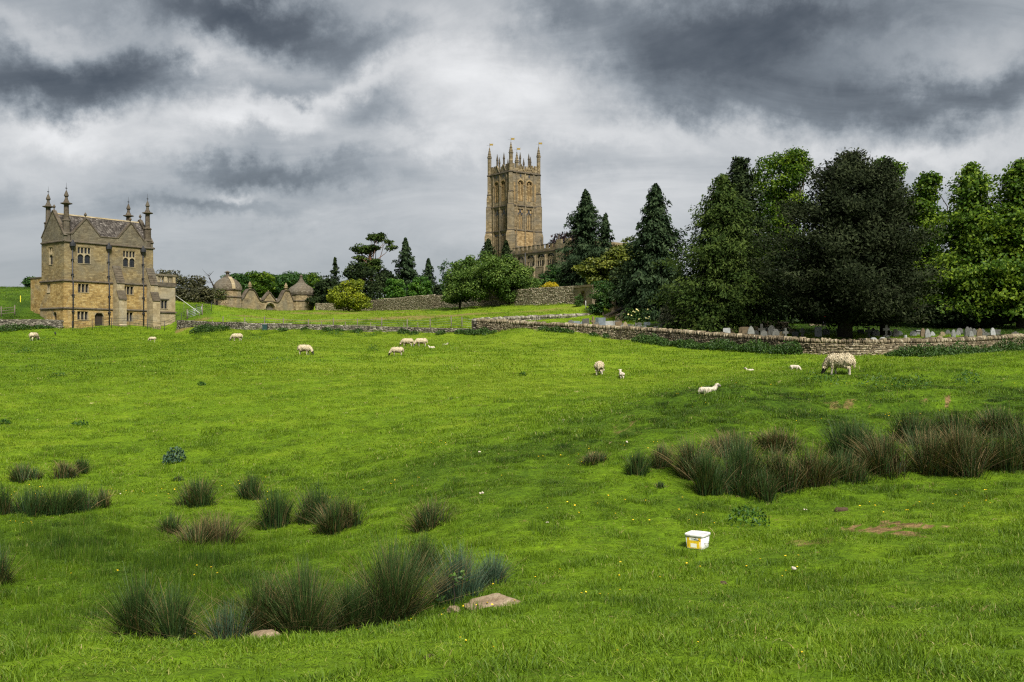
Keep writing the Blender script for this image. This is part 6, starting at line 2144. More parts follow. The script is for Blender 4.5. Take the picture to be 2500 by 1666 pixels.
def leafy_patch(name, rows, label, mat, seed, n, h0, leaf, kind='stuff', cat='weeds', parent=None, stems=True):
    """rows: (x, y, radius, height) lumps of upright leafy stems"""
    rng = np.random.default_rng(seed)
    Cs, Ts, Ls = [], [], []
    tot = sum(r[2] ** 2 for r in rows)
    for x, y, R, h in rows:
        m = max(20, int(n * R * R / tot))
        a, rr = rng.uniform(0, 6.283, m), R * np.sqrt(rng.uniform(0, 1, m))
        px, py = x + rr * np.cos(a), y + rr * np.sin(a)
        q = rng.uniform(0, 1, m) ** .7
        z = ground(px, py) + q * h * (1.05 - .55 * (rr / R) ** 2) * (.25 + 1.15 * fbm(px * .9, py * .9, seed, 3))
        Cs.append(np.stack([px, py, z], 1)); Ts.append(np.clip(rng.normal(.45, .2, m), 0, 1)); Ls.append(leaf * rng.uniform(.6, 1.4, m))
    C, T, L = np.concatenate(Cs), np.concatenate(Ts), np.concatenate(Ls)
    m = len(C)
    o = np.array([rows[0][0], rows[0][1], gz(rows[0][0], rows[0][1])])
    N = np.concatenate([rng.normal(0, .6, (m, 2)), rng.uniform(.2, .9, (m, 1))], 1)
    Tn = np.concatenate([rng.normal(0, .6, (m, 2)), rng.uniform(.2, 1.4, (m, 1))], 1)
    V, Fq = kites(C - o, N, Tn, L, L * .36)
    ob = link(name, np_mesh(name, V, Fq, np.repeat(T, 4)), M[mat], None, tuple(o))
    return tag(ob, label, cat, kind=kind)


def build_weeds():
    def strip(rows):
        return [(px_x(px, d), d, w, h) for px, d, w, h in rows]
    leafy_patch('nettles', strip([(1570 + k * 22, 91.5 - k * 1.02, 1.1, .75 + .2 * math.sin(k * 1.7)) for k in range(9)] + [(1770, 82.2, 1.2, .9), (1800, 80.8, 1.2, .7), (1840, 79.6, 1.1, 1.1), (1870, 78.4, 1.1, .9), (1905, 77.0, 1.0, 1.15), (1930, 76.0, .9, 1.15), (1940, 75.6, .6, .9)]),
                'bank of dark nettles along the foot of the churchyard wall', 'nettle', 5, 16000, .8, .20)
    leafy_patch('nettles', strip([(2190, 74.6, .9, .5), (2220, 74.6, 1.1, .8), (2260, 74.8, 1.2, .9), (2300, 75.2, 1.2, 1.0), (2340, 76.0, 1.2, 1.1), (2380, 77.0, 1.2, .9), (2410, 75.6, 1.2, .8), (2450, 78.6, 1.3, 1.0), (2500, 80.6, 1.3, 1.2), (2560, 83, 1.4, 1.2), (2330, 72.8, 1.1, .45), (2400, 73.4, 1.1, .45), (2280, 72.6, 1.1, .4)]),
                'bank of dark weeds below the wall near the right margin', 'nettle', 6, 13000, .8, .20)
    leafy_patch('nettles', strip([(1175, 106.0, .9, .9), (1195, 104.8, .8, .7), (1150, 107.0, .8, .8), (1125, 107.8, .7, .6), (1330, 99.2, .7, .6), (1360, 98.4, .8, .7), (1385, 97.6, .7, .6), (1450, 96.4, .5, .5), (1480, 95.6, .4, .5)]),
                'dark nettles at the corner of the churchyard wall', 'nettle', 7, 5000, .8, .20)
    leafy_patch('nettles', strip([(500, 119.5, 1.2, 1.0), (525, 118.5, 1.1, .9), (480, 121.0, .9, .7), (545, 117.6, .8, .6), (690, 113.2, .6, .5), (800, 112.2, .7, .6), (830, 111.8, .6, .5), (870, 111.2, .7, .5), (985, 109.8, .7, .7), (1010, 109.4, .6, .5), (745, 113, .5, .5), (1075, 108.2, .6, .6)]),
                'dark nettles against the low field wall', 'nettle', 8, 7000, .8, .20)
    leafy_patch('nettles', strip([(-20, 113.6, 1.3, .8), (20, 113.8, 1.2, .8), (60, 114.4, 1.0, .7), (95, 115.0, 1.0, .5), (120, 115.6, .8, .45)]), 'dark weeds below the wall at the left margin', 'nettle', 9, 4500, .8, .20)

    def weed(px, py, wpx, hpx, label, mat='weed', n=260, leaf=.10, seed=0, cat='weeds', name='weed_clump'):
        p = on_ground(px, py)
        k = p.y / F
        o = leafy_patch(name, [(p.x, p.y, wpx * k / 2, hpx * k * 1.5)], label, mat, 100 + seed, n, 1, max(leaf, 3.2 * k), kind='stuff', cat=cat)
        o['group'] = 'weeds in the pasture'
    weed(425, 1132, 56, 26, 'bluish green thistle plant standing alone in the left pasture', 'thistle', 420, .12, 1, 'thistle', 'thistle_plant')
    for k, (px, py, w, h, lab) in enumerate([
            (58, 862, 36, 12, 'dark weed tuft below the sheep at the left margin'), (140, 922, 46, 10, 'low weed tuft near the left margin, in the middle distance'), (912, 858, 30, 12, 'dark weed tuft left of the grazing trio'),
            (680, 888, 80, 10, 'spreading weeds below the sheep that faces right'), (612, 830, 60, 10, 'rough grassy weeds right of the sheep nearest the gateway'), (105, 832, 70, 12, 'rough weeds around the leftmost sheep'),
            (810, 818, 60, 9, 'rough weeds under the field wall, left patch'), (895, 822, 50, 8, 'rough weeds under the field wall, right patch'), (1277, 918, 18, 8, 'tiny dark weed in the open middle pasture'),
            (2152, 945, 120, 22, 'leafy nettle patch in front of the big shaggy sheep'), (2235, 948, 90, 26, 'leafy nettles right of the patch in front of the shaggy sheep'), (2360, 935, 70, 22, 'leafy thistle patch on the bank near the right margin'),
            (2010, 935, 110, 14, 'low weeds just below the big shaggy sheep'), (1830, 1285, 100, 34, 'dark leafy weeds above and right of the white bucket'), (10, 1036, 34, 9, 'low dark weeds on the left margin'),
            (492, 942, 20, 6, 'small weed in the left middle pasture'), (196, 1040, 40, 9, 'low weeds in the left pasture above the rushes')]):
        weed(px, py, w, h, lab, 'weed', 220, .09, 10 + k)
    # withered dock beside the flat rock
    rng = np.random.default_rng(77)
    d = 11.9
    x = px_x(1106, d)
    r = empty('dock_plant', (x, d, gz(x, d)))
    tag(r, 'withered dark dock stem with curled leaves beside the flat rock', 'plant')
    MB().tube([(0, 0, -.05), (.02, 0, .18), (.0, .01, .34), (.05, 0, .46)], [.008, .007, .005, .003], 5).tube([(.01, 0, .3), (.08, 0, .40), (.13, 0, .43)], [.004, .003, .002], 4).build('stem', M['bark_dark'], r)
    n = 60
    C = np.array([(.03, 0, .44), (.12, 0, .43), (.0, 0, .34), (-.14, 0, .16), (-.2, 0, .10)])[rng.integers(0, 5, n)] + rng.normal(0, .035, (n, 3))
    Lf = rng.uniform(.03, .08, n)
    V, Fq = kites(C, rng.normal(size=(n, 3)), rng.normal(size=(n, 3)), Lf, Lf * .5)
    link('leaves', np_mesh('leaves', V, Fq, np.repeat(rng.uniform(0, 1, n), 4)), M['nettle'], r)


build_weeds()
build_grass()
# ---------------------------------------------------------------- gravestones
for _n, _c in (('grave_grey', (.095, .095, .088)), ('grave_pale', (.165, .168, .160)), ('grave_white', (.26, .265, .265)), ('grave_brown', (.125, .092, .056)), ('grave_dark', (.075, .072, .065)), ('grave_blue', (.14, .165, .185)), ('grave_tan', (.21, .165, .10))):
    plain(_n, _c, .85, .4, 3.0)  # stone colours darkened to carry the shade under the trees
ORD = ['first', 'second', 'third', 'fourth', 'fifth', 'sixth', 'seventh', 'eighth', 'ninth', 'tenth', 'eleventh', 'twelfth', 'thirteenth', 'fourteenth', 'fifteenth', 'sixteenth', 'seventeenth', 'eighteenth', 'nineteenth', 'twentieth', 'twenty-first', 'twenty-second', 'twenty-third', 'twenty-fourth', 'twenty-fifth', 'twenty-sixth', 'twenty-seventh', 'twenty-eighth', 'twenty-ninth', 'thirtieth', 'thirty-first', 'thirty-second', 'thirty-third', 'thirty-fourth', 'thirty-fifth', 'thirty-sixth', 'thirty-seventh', 'thirty-eighth', 'thirty-ninth', 'fortieth']
SHAPE_WORD = {'round': 'round-topped', 'gothic': 'pointed', 'square': 'square-topped', 'cross': 'cross-shaped', 'shoulder': 'shouldered', 'chest': 'chest-shaped'}
COL_WORD = {'grey': 'grey', 'pale': 'pale', 'white': 'white', 'brown': 'brown', 'dark': 'dark', 'blue': 'blue-grey', 'tan': 'tan'}


def grave(px, top, d, w, shape, col, label, group, seed):
    rng = np.random.default_rng(seed)
    x = px_x(px, d)
    z = gz(x, d)
    H = min(max((YH - top) / F * d - z, .45), 1.75)
    fr = lambda s, h, dd: (s, dd, h)
    h = w / 2
    mb = MB()
    t = .07
    if shape == 'round':
        pts = [(-h, -.3), (h, -.3), (h, H - h)] + [(h * math.cos(a), H - h + h * math.sin(a)) for a in np.linspace(.25, math.pi - .25, 8)] + [(-h, H - h)]
    elif shape == 'gothic':
        pts = [(-h, -.3), (h, -.3), (h, H - w * .95), (h * .86, H - w * .6), (h * .5, H - w * .22), (0, H), (-h * .5, H - w * .22), (-h * .86, H - w * .6), (-h, H - w * .95)]
    elif shape == 'shoulder':
        pts = [(-h, -.3), (h, -.3), (h, H - h * .7), (h * .7, H - h * .7), (h * .62, H - h * .3), (h * .3, H - .03), (0, H), (-h * .3, H - .03), (-h * .62, H - h * .3), (-h * .7, H - h * .7), (-h, H - h * .7)]
    elif shape == 'cross':
        a = h * .34
        pts = [(-a, -.3), (a, -.3), (a, H * .55), (h, H * .55), (h, H * .55 + 2 * a), (a, H * .55 + 2 * a), (a, H), (-a, H), (-a, H * .55 + 2 * a), (-h, H * .55 + 2 * a), (-h, H * .55), (-a, H * .55)]
        mb.box((-h, -.2, -.2), (h, .2, .16), .05)
    else:
        pts = [(-h, -.3), (h, -.3), (h, H - .05), (h * .92, H), (-h * .92, H), (-h, H - .05)]
    if shape == 'chest':
        mb.box((-h, -.35, -.2), (h, .35, H - .12)); mb.box((-h - .08, -.43, H - .12), (h + .08, .43, H), .03)
    else:
        mb.prism(pts, -t, t, fr)
    o = mb.build('gravestone', M['grave_' + col], None, (x, d, z), (rng.normal(0, .05), rng.normal(0, .04), rng.normal(0, .3)))
    tag(o, label, 'gravestone', group)


def build_graves():
    s1 = .119
    left = [(200, 770, 'round', 'grey'), (310, 790, 'square', 'blue'), (450, 790, 'round', 'blue'), (520, 740, 'square', 'dark'), (660, 700, 'cross', 'brown'), (735, 812, 'round', 'grey'), (762, 722, 'square', 'blue'), (800, 815, 'square', 'grey'), (845, 722, 'square', 'blue'),
            (905, 822, 'round', 'grey'), (990, 790, 'square', 'white'), (1078, 790, 'gothic', 'pale'), (1132, 785, 'square', 'dark'), (1192, 802, 'square', 'brown'), (1262, 832, 'round', 'grey'), (1312, 802, 'gothic', 'tan'), (1275, 868, 'round', 'pale'), (1388, 858, 'square', 'grey'),
            (1490, 860, 'gothic', 'grey'), (1580, 820, 'square', 'grey'), (1610, 874, 'round', 'pale'), (1690, 880, 'round', 'white'), (1760, 825, 'square', 'blue'), (1945, 885, 'round', 'grey'), (2005, 850, 'square', 'pale')]
    rows = sorted([(1370 + a * s1, 690 + b * s1, sh, c) for a, b, sh, c in left])
    for k, (px, top, sh, c) in enumerate(rows):
        d = 101 + (k * 7 % 5) * 1.6 - (px - 1390) * .012
        grave(px, top, d, .62 if sh != 'square' else .72, sh, c, '%s %s gravestone, %s from the left behind the left part of the wall' % (COL_WORD[c], SHAPE_WORD[sh], ORD[k]), 'gravestones behind the left part of the churchyard wall', k)
    s2 = .34
    mid = [(222, 180, 'square', 'white'), (256, 186, 'square', 'brown'), (328, 172, 'round', 'brown'), (353, 172, 'square', 'brown'), (390, 165, 'gothic', 'pale'), (424, 166, 'round', 'brown'), (426, 197, 'round', 'grey'), (468, 150, 'cross', 'dark'), (482, 197, 'round', 'grey'), (500, 172, 'round', 'grey'),
           (541, 160, 'shoulder', 'grey'), (526, 195, 'round', 'brown'), (570, 186, 'shoulder', 'grey'), (590, 208, 'square', 'tan'), (604, 190, 'round', 'grey'), (622, 202, 'round', 'tan'), (640, 180, 'cross', 'grey'), (686, 186, 'round', 'tan'), (711, 206, 'square', 'grey'), (762, 180, 'cross', 'grey')]
    rows = sorted([(1700 + a * s2, 740 + b * s2, sh, c) for a, b, sh, c in mid])
    for k, (px, top, sh, c) in enumerate(rows):
        d = 88.5 + (k * 7 % 4) * 1.8
        grave(px, top, d, .62, sh, c, '%s %s gravestone, %s from the left of those beside the yew trunk' % (COL_WORD[c], SHAPE_WORD[sh], ORD[k]), 'gravestones beside the yew trunk', 40 + k)
    right = [(876, 170, 'square', 'white'), (932, 182, 'round', 'pale'), (1042, 190, 'chest', 'dark'), (1072, 210, 'round', 'brown'), (1180, 215, 'square', 'grey'), (1240, 170, 'cross', 'grey'), (1272, 178, 'gothic', 'grey'), (1292, 190, 'round', 'pale'), (1362, 158, 'cross', 'grey'), (1380, 200, 'square', 'white'),
             (1430, 187, 'shoulder', 'dark'), (1272, 247, 'round', 'white'), (1340, 245, 'round', 'white'), (1390, 250, 'round', 'dark'), (1457, 222, 'shoulder', 'white'), (1503, 230, 'cross', 'white'), (1557, 210, 'round', 'white'), (1600, 226, 'chest', 'pale'), (1630, 180, 'gothic', 'brown'),
             (1634, 225, 'round', 'grey'), (1661, 184, 'gothic', 'pale'), (1697, 214, 'gothic', 'white'), (1742, 234, 'round', 'tan'), (1766, 212, 'shoulder', 'tan'), (1806, 190, 'gothic', 'grey'), (1846, 191, 'gothic', 'pale'), (1878, 192, 'gothic', 'pale'), (1892, 180, 'round', 'grey'),
             (1938, 170, 'gothic', 'grey'), (1966, 175, 'gothic', 'grey'), (1972, 200, 'gothic', 'pale'), (1996, 182, 'gothic', 'grey'), (2024, 210, 'round', 'brown'), (2032, 180, 'gothic', 'brown'), (2057, 184, 'gothic', 'grey'), (2082, 208, 'cross', 'grey'), (2129, 178, 'gothic', 'white'), (2160, 194, 'cross', 'grey'), (2290, 205, 'cross', 'dark')]
    rows = sorted([(1700 + a * s2, 740 + b * s2, sh, c) for a, b, sh, c in right])
    for k, (px, top, sh, c) in enumerate(rows):
        near = top > 817
        d = (80.5 + (k % 3) * .8) if near else 91 + (k * 7 % 5) * 1.3
        if 2280 < px and not near: d += 1.5
        grave(px, top, d, .55 if sh == 'gothic' else .62, sh, c, '%s %s gravestone, %s from the left behind the right part of the wall' % (COL_WORD[c], SHAPE_WORD[sh], ORD[k]), 'gravestones behind the right part of the churchyard wall', 80 + k)


build_graves()


# ---------------------------------------------------------------- animals and people: one continuous skin from merged volumes
class Flesh:
    def __init__(self):
        self.bm = bmesh.new()

    def ball(self, c, r, rot=(0, 0, 0), seg=16):
        m = Matrix.Translation(c) @ Euler(rot).to_matrix().to_4x4() @ Matrix.Diagonal((r[0], r[1], r[2], 1)) if not isinstance(r, (int, float)) else Matrix.Translation(c) @ Matrix.Scale(r, 4)
        bmesh.ops.create_uvsphere(self.bm, u_segments=seg, v_segments=seg // 2 + 2, radius=1.0, matrix=m)
        return self

    def limb(self, pts, rad):
        n = 10
        pts = [Vector(p) for p in pts]
        rings = []
        for i, p in enumerate(pts):
            t = (pts[min(i + 1, len(pts) - 1)] - pts[max(i - 1, 0)]).normalized()
            a = t.orthogonal().normalized()
            b = t.cross(a)
            rings.append([self.bm.verts.new(p + (a * math.cos(2 * math.pi * k / n) + b * math.sin(2 * math.pi * k / n)) * rad[i]) for k in range(n)])
        for i in range(len(pts) - 1):
            # keep rings aligned
            off = min(range(n), key=lambda o: sum((rings[i][k].co - rings[i + 1][(k + o) % n].co).length for k in range(n)))
            rings[i + 1] = [rings[i + 1][(k + off) % n] for k in range(n)]
            for k in range(n):
                self.bm.faces.new((rings[i][k], rings[i][(k + 1) % n], rings[i + 1][(k + 1) % n], rings[i + 1][k]))
        self.bm.faces.new(rings[0][::-1]); self.bm.faces.new(rings[-1])
        for p, r in zip(pts, rad): self.ball(p, r * .98, seg=10)
        return self

    def skin(self, name, voxel, smooth=4):
        bmesh.ops.recalc_face_normals(self.bm, faces=self.bm.faces)
        me = bpy.data.meshes.new(name)
        self.bm.to_mesh(me); self.bm.free()
        o = bpy.data.objects.new('temporary', me)
        COL.objects.link(o)
        rm = o.modifiers.new('r', 'REMESH'); rm.mode = 'VOXEL'; rm.voxel_size = voxel; rm.use_smooth_shade = True
        sm = o.modifiers.new('s', 'SMOOTH'); sm.factor = .5; sm.iterations = smooth
        dg = bpy.context.evaluated_depsgraph_get()
        out = bpy.data.meshes.new_from_object(o.evaluated_get(dg))
        bpy.data.objects.remove(o); bpy.data.meshes.remove(me)
        out.name = name
        return out


leafmat('fleece', (.30, .245, .155), (.46, .39, .26), (.60, .53, .385), .05, .9, .05)
leafmat('fleece_white', (.40, .35, .28), (.54, .49, .40), (.66, .61, .53), .05, .9, .05)


def animal_mats():
    def wool(name, lo, hi):
        t = NT(name)
        tc = t.n('ShaderNodeTexCoord').outputs['Object']
        n = t.noise(tc, 9, 5, .7)
        c = t.ramp(n, [(.3, lo), (.7, hi)])
        M[name] = t.done(c, .95, t.bump(t.noise(tc, 22, 4, .7), .9, .05), .05)
    wool('wool', (.36, .295, .19), (.56, .48, .34))
    wool('wool_belly', (.12, .09, .055), (.24, .19, .125))
    wool('wool_lamb', (.42, .36, .28), (.62, .56, .46))
    plain('sheep_face', (.022, .019, .017), .8, .4, 12)
    plain('sheep_face_grey', (.16, .14, .12), .8, .5, 14)
    plain('sheep_leg', (.36, .32, .26), .85, .6, 9)
    plain('hoof', (.03, .026, .022), .6)


animal_mats()


def sheep(px, py, heading, label, kind='graze', size=1.0, face='sheep_face', lamb=False, locks=500, d=None, name=None, voxel=None, group=None, seed=1, wool=None, step=0.0, stretch=1.0):
    """heading: degrees, 0 faces right in the picture, 180 left, 90 away, -90 towards the camera"""
    rng = np.random.default_rng(500 + seed)
    p = on_ground(px, py) if d is None else Vector((px_x(px, d), d, gz(px_x(px, d), d)))
    f = Flesh()
    lie = kind == 'lie'
    bz = .225 if lie else .62
    fat = .80 if lamb else 1.0
    # trunk: deep chest, belly narrowing, rump
    f.ball((-.05, 0, bz), (.50, .27 * fat, .27 * fat))
    f.ball((.26, 0, bz - .01), (.27, .25 * fat, .275 * fat))
    f.ball((-.36, 0, bz + .01), (.25, .26 * fat, .27 * fat))
    f.ball((-.05, 0, bz - .06), (.38, .25 * fat, .24 * fat))
    f.limb([(-.56, 0, bz + .12), (-.64, 0, bz - .06), (-.63, 0, bz - .24)], [.07, .055, .035])          # tail
    if kind == 'graze':
        neck = [(.38, 0, bz + .04), (.56, 0, bz - .10), (.66, 0, bz - .26)]
        hd, nose = Vector((.70, 0, bz - .36)), Vector((.80, 0, bz - .56))
    elif kind == 'stand':
        neck = [(.36, 0, bz + .08), (.50, 0, bz + .24), (.56, 0, bz + .36)]
        hd, nose = Vector((.62, 0, bz + .42)), Vector((.80, 0, bz + .34))
    else:
        neck = [(.34, 0, bz + .08), (.47, 0, bz + .20), (.54, 0, bz + .29)]
        hd, nose = Vector((.60, 0, bz + .34)), Vector((.77, 0, bz + .26))
    if kind == 'graze' and nose.z < .04: nose.z = .04
    f.limb(neck, [.20 * fat, .155 * fat, .125])
    ax = (nose - hd)
    f.limb([hd, hd + ax * .45, nose], [.105, .088, .060])
    f.ball(tuple(nose + Vector((0, 0, -.0))), .062)
    side = Vector((0, 1, 0))
    upv = side.cross(ax).normalized()
    if upv.z < 0 and kind != 'graze': upv = -upv
    for s in (-1, 1):
        b = hd - ax * .12 + side * s * .085
        f.limb([b, b + side * s * .09 - ax.normalized() * .03, b + side * s * .16 - ax.normalized() * .01], [.035, .042, .014])
    legs = []
    if not lie:
        for sx, sy, ph in ((.27, .13, step), (.27, -.13, -step), (-.38, .14, -step), (-.38, -.14, step)):
            if sx > 0:
                f.limb([(sx, sy, bz - .08), (sx + ph * .4, sy, .30), (sx + ph * .7, sy, .16), (sx + ph, sy, .04), (sx + ph + .025, sy, .015)], [.12, .058, .042, .044, .045])
            else:   # hind leg: stifle high and forward, hock pointing back
                f.limb([(sx - .02, sy, bz - .02), (sx + .07, sy, bz - .22), (sx - .07 + ph * .5, sy, .27), (sx - .04 + ph, sy, .05), (sx - .015 + ph, sy, .015)], [.17, .105, .052, .044, .045])
    else:
        for sy in (.17, -.17):
            f.limb([(.30, sy * .8, .18), (.46, sy, .09), (.33, sy * 1.05, .05)], [.10, .05, .04])
            f.limb([(-.36, sy, .22), (-.20, sy * 1.35, .10), (-.40, sy * 1.45, .06), (-.28, sy * 1.5, .05)], [.16, .09, .05, .04])
    vx = voxel or (.028 if size > .8 else .032)
    me = f.skin('sheep', vx, 3)
    wl = wool or ('wool_lamb' if lamb else 'wool')
    for m in (wl, face, 'sheep_leg' if not lamb else wl, 'wool_belly' if not lamb else wl, 'hoof'): me.materials.append(M[m])
    co = np.empty(len(me.polygons) * 3); me.polygons.foreach_get('center', co); co = co.reshape(-1, 3)
    nr = np.empty(len(me.polygons) * 3); me.polygons.foreach_get('normal', nr); nr = nr.reshape(-1, 3)
    mi = np.zeros(len(co), int)
    hv = np.array(hd); av = np.array(ax.normalized())
    along = (co - hv) @ av
    near = np.linalg.norm(co - hv - np.outer(np.clip(along, -.15, .4), av), axis=1) < .22
    front = co[:, 0] > .50
    headm = near & front & (along > (-.05 if not lamb else .0))
    legm = (co[:, 2] < (.31 if not lie else .0)) & ~headm
    belly = (co[:, 2] < bz - .13) & (nr[:, 2] < -.15) & ~legm & ~headm  # darker wool where the faces point down
    mi[belly] = 3; mi[legm] = 2; mi[headm] = 1
    mi[(co[:, 2] < .045) & legm] = 4
    me.polygons.foreach_set('material_index', mi.astype(np.int32))
    o = link(name or ('lamb' if lamb else 'sheep'), me, None, None, (p.x, p.y, p.z - (.045 if not lie else .09)), (0, 0, math.radians(heading)))
    o.scale = (size * stretch, size, size)
    tag(o, label, 'lamb' if lamb else 'sheep', group or ('lambs in the pasture' if lamb else 'sheep grazing in the pasture'))
    # fleece locks
    if locks:
        w = np.nonzero((mi == 0) | ((mi == 3) & (rng.uniform(size=len(mi)) < .5)))[0]
        pick = w[rng.integers(0, len(w), locks)]
        C, Nn = co[pick], nr[pick]
        down = np.array([0, 0, -1.0]) - Nn * (Nn @ np.array([0, 0, -1.0]))[:, None]
        T = down + rng.normal(0, .35, C.shape) + np.array([-.25, 0, 0])
        big = 1.0 if not lamb else .45
        L = rng.uniform(.05, .12, locks) * big
        V, Fq = kites(C + Nn * (.012 * big) + _unit(T) * (L * .25)[:, None], Nn + rng.normal(0, .30, C.shape), T, L, L * rng.uniform(.28, .5, locks))
        t = np.clip(.62 + Nn[:, 2] * .22 + rng.normal(0, .16, locks), 0, 1) if False else np.clip(rng.normal(.58, .2, locks), 0, 1)
        link('fleece', np_mesh('fleece', V, Fq, np.repeat(t, 4)), M['fleece_white' if lamb else 'fleece'], o)
    for s in (-1, 1):
        c = hd + ax * .12 + side * s * .088 + upv * .02
        MB().lathe([(.002, -.012), (.012, -.006), (.014, 0), (.012, .006), (.002, .012)], 8, tuple(c), True).build('eye', M['hoof'], o)
    return o


def build_sheep():
    S = [
        # px, py(feet), heading, size, kind, lamb, face, locks, label
        (83, 832, 80, .98, 'graze', False, 'sheep_face', 500, 'sheep seen from behind among weeds at the left margin'),
        (372, 834, 183, .62, 'graze', False, 'sheep_leg', 500, 'small pale-faced sheep grazing below the right corner of the house'),
        (578, 833, 176, .86, 'graze', False, 'sheep_face_grey', 600, 'sheep grazing to the left, straight below the old gateway'),
        (744, 867, -12, .86, 'graze', False, 'sheep_face', 700, 'dark-faced sheep grazing to the right, alone in mid pasture'),
        (969, 869, 184, .78, 'graze', False, 'sheep_face', 700, 'dark-faced sheep grazing to the left, nearest of the trio'),
        (994, 847, 172, .84, 'graze', False, 'sheep_face', 600, 'dark-faced sheep grazing to the left, middle of the trio'),
        (1028, 846, 195, .84, 'graze', False, 'sheep_face_grey', 600, 'sheep with patchy brown fleece, rightmost of the trio'),
        (1464, 917, 78, .98, 'graze', False, 'sheep_face', 900, 'sheep grazing with its rump to the camera beside a lamb'),
        (1517, 926, 96, .55, 'stand', True, 'wool_lamb', 250, 'white lamb standing with its tail to the camera'),
        (1730, 957, 16, .54, 'lie', True, 'sheep_face_grey', 500, 'large pale lamb lying on the bank, looking right'),
        (1830, 905, 172, .42, 'lie', True, 'sheep_face_grey', 200, 'small lamb lying with its dark head to the left'),
        (1941, 906, -30, .46, 'graze', True, 'wool_lamb', 300, 'thin white lamb grazing to the right beside the shaggy sheep'),
        (1053, 851, 172, .45, 'lie', True, 'sheep_face', 150, 'white lamb with dark head lying below the trio'),
        (1087, 842, 10, .42, 'lie', True, 'sheep_face_grey', 120, 'tiny white lamb lying right of the trio'),
    ]
    for k, (px, py, hdg, sz, kd, lm, fc, lk, lab) in enumerate(S):
        sheep(px, py, hdg, lab, kd, sz, fc, lm, lk, seed=k, step=(.05 if k % 2 else -.04))
    sheep(2050, 915, 148, 'big shaggy cream sheep with dark face grazing on the bank', 'graze', .96, 'sheep_face', False, 5200, seed=40, voxel=.022, step=.07, stretch=.88)


build_sheep()


def build_people():
    t = NT('skin'); M['skin'] = t.done((.52, .33, .24), .6)
    for n, c in (('cloth_red', (.28, .012, .014)), ('cloth_dark', (.018, .018, .024)), ('hair', (.018, .012, .010)), ('cloth_pale', (.50, .46, .46))): plain(n, c, .85, .25, 8)

    def person(x, y, rz, label, top, legs, bend=0.0, arm='down'):
        z = gz(x, y)
        f = Flesh()
        f.ball((0, 0, 1.62), (.085, .075, .115))                    # skull
        f.ball((0, -.065, 1.57), (.055, .05, .065))                # jaw and face
        f.limb([(0, -.10, 1.605), (0, -.118, 1.585)], [.014, .018])  # nose
        for s in (-1, 1):
            f.ball((s * .085, 0, 1.60), (.012, .022, .034))         # ears
            f.limb([(s * .02, 0, 1.40), (s * .18, .01, 1.40)], [.08, .075])
            f.limb([(s * .19, .0, 1.40), (s * .25, .02, 1.12), (s * .24, -.06, .90), (s * .235, -.08, .84)], [.062, .048, .036, .03])
            f.ball((s * .235, -.09, .79), (.018, .042, .05))
            for q in range(4): f.limb([(s * .235, -.12 + q * .022, .76), (s * .23, -.118 + q * .022, .70), (s * .215, -.112 + q * .022, .665)], [.011, .010, .009])
            f.limb([(s * .225, -.13, .80), (s * .205, -.15, .765), (s * .195, -.15, .735)], [.012, .011, .010])
            f.limb([(s * .09, 0, .92), (s * .105, -.015 - .06 * s, .50), (s * .10, .03 - .05 * s, .09)], [.105, .068, .045])
            f.limb([(s * .10, .04 - .05 * s, .045), (s * .11, -.12 - .05 * s, .035)], [.045, .038])
        f.limb([(0, 0, 1.52), (0, 0, 1.38)], [.055, .065])
        f.ball((0, 0, 1.24), (.185, .115, .22)); f.ball((0, 0, 1.02), (.155, .105, .17)); f.ball((0, .01, .92), (.165, .115, .12))
        me = f.skin('person', .014, 2)
        for m in ('skin', top, legs, 'hair'): me.materials.append(M[m])
        co = np.empty(len(me.polygons) * 3); me.polygons.foreach_get('center', co); co = co.reshape(-1, 3)
        mi = np.zeros(len(co), int)
        mi[(co[:, 2] < 1.45)] = 1
        mi[(co[:, 2] < .96) & (np.abs(co[:, 0]) < .19)] = 2
        mi[(co[:, 2] < .84) & (np.abs(co[:, 0]) > .185)] = 0
        mi[(co[:, 2] > 1.55) & ((co[:, 1] > -.02) | (co[:, 2] > 1.685))] = 3
        me.polygons.foreach_set('material_index', mi.astype(np.int32))
        o = link('person', me, None, None, (x, y, z), (0, 0, rz))
        tag(o, label, 'person')
    d = 108.0
    person(px_x(2012, d), d, .5, 'person in a red top walking among the graves under the pine', 'cloth_red', 'cloth_dark')
    d = 121.0
    person(px_x(1520, d), d, -1.0, 'person in dark clothing on the churchyard steps', 'cloth_dark', 'cloth_dark')


build_people()


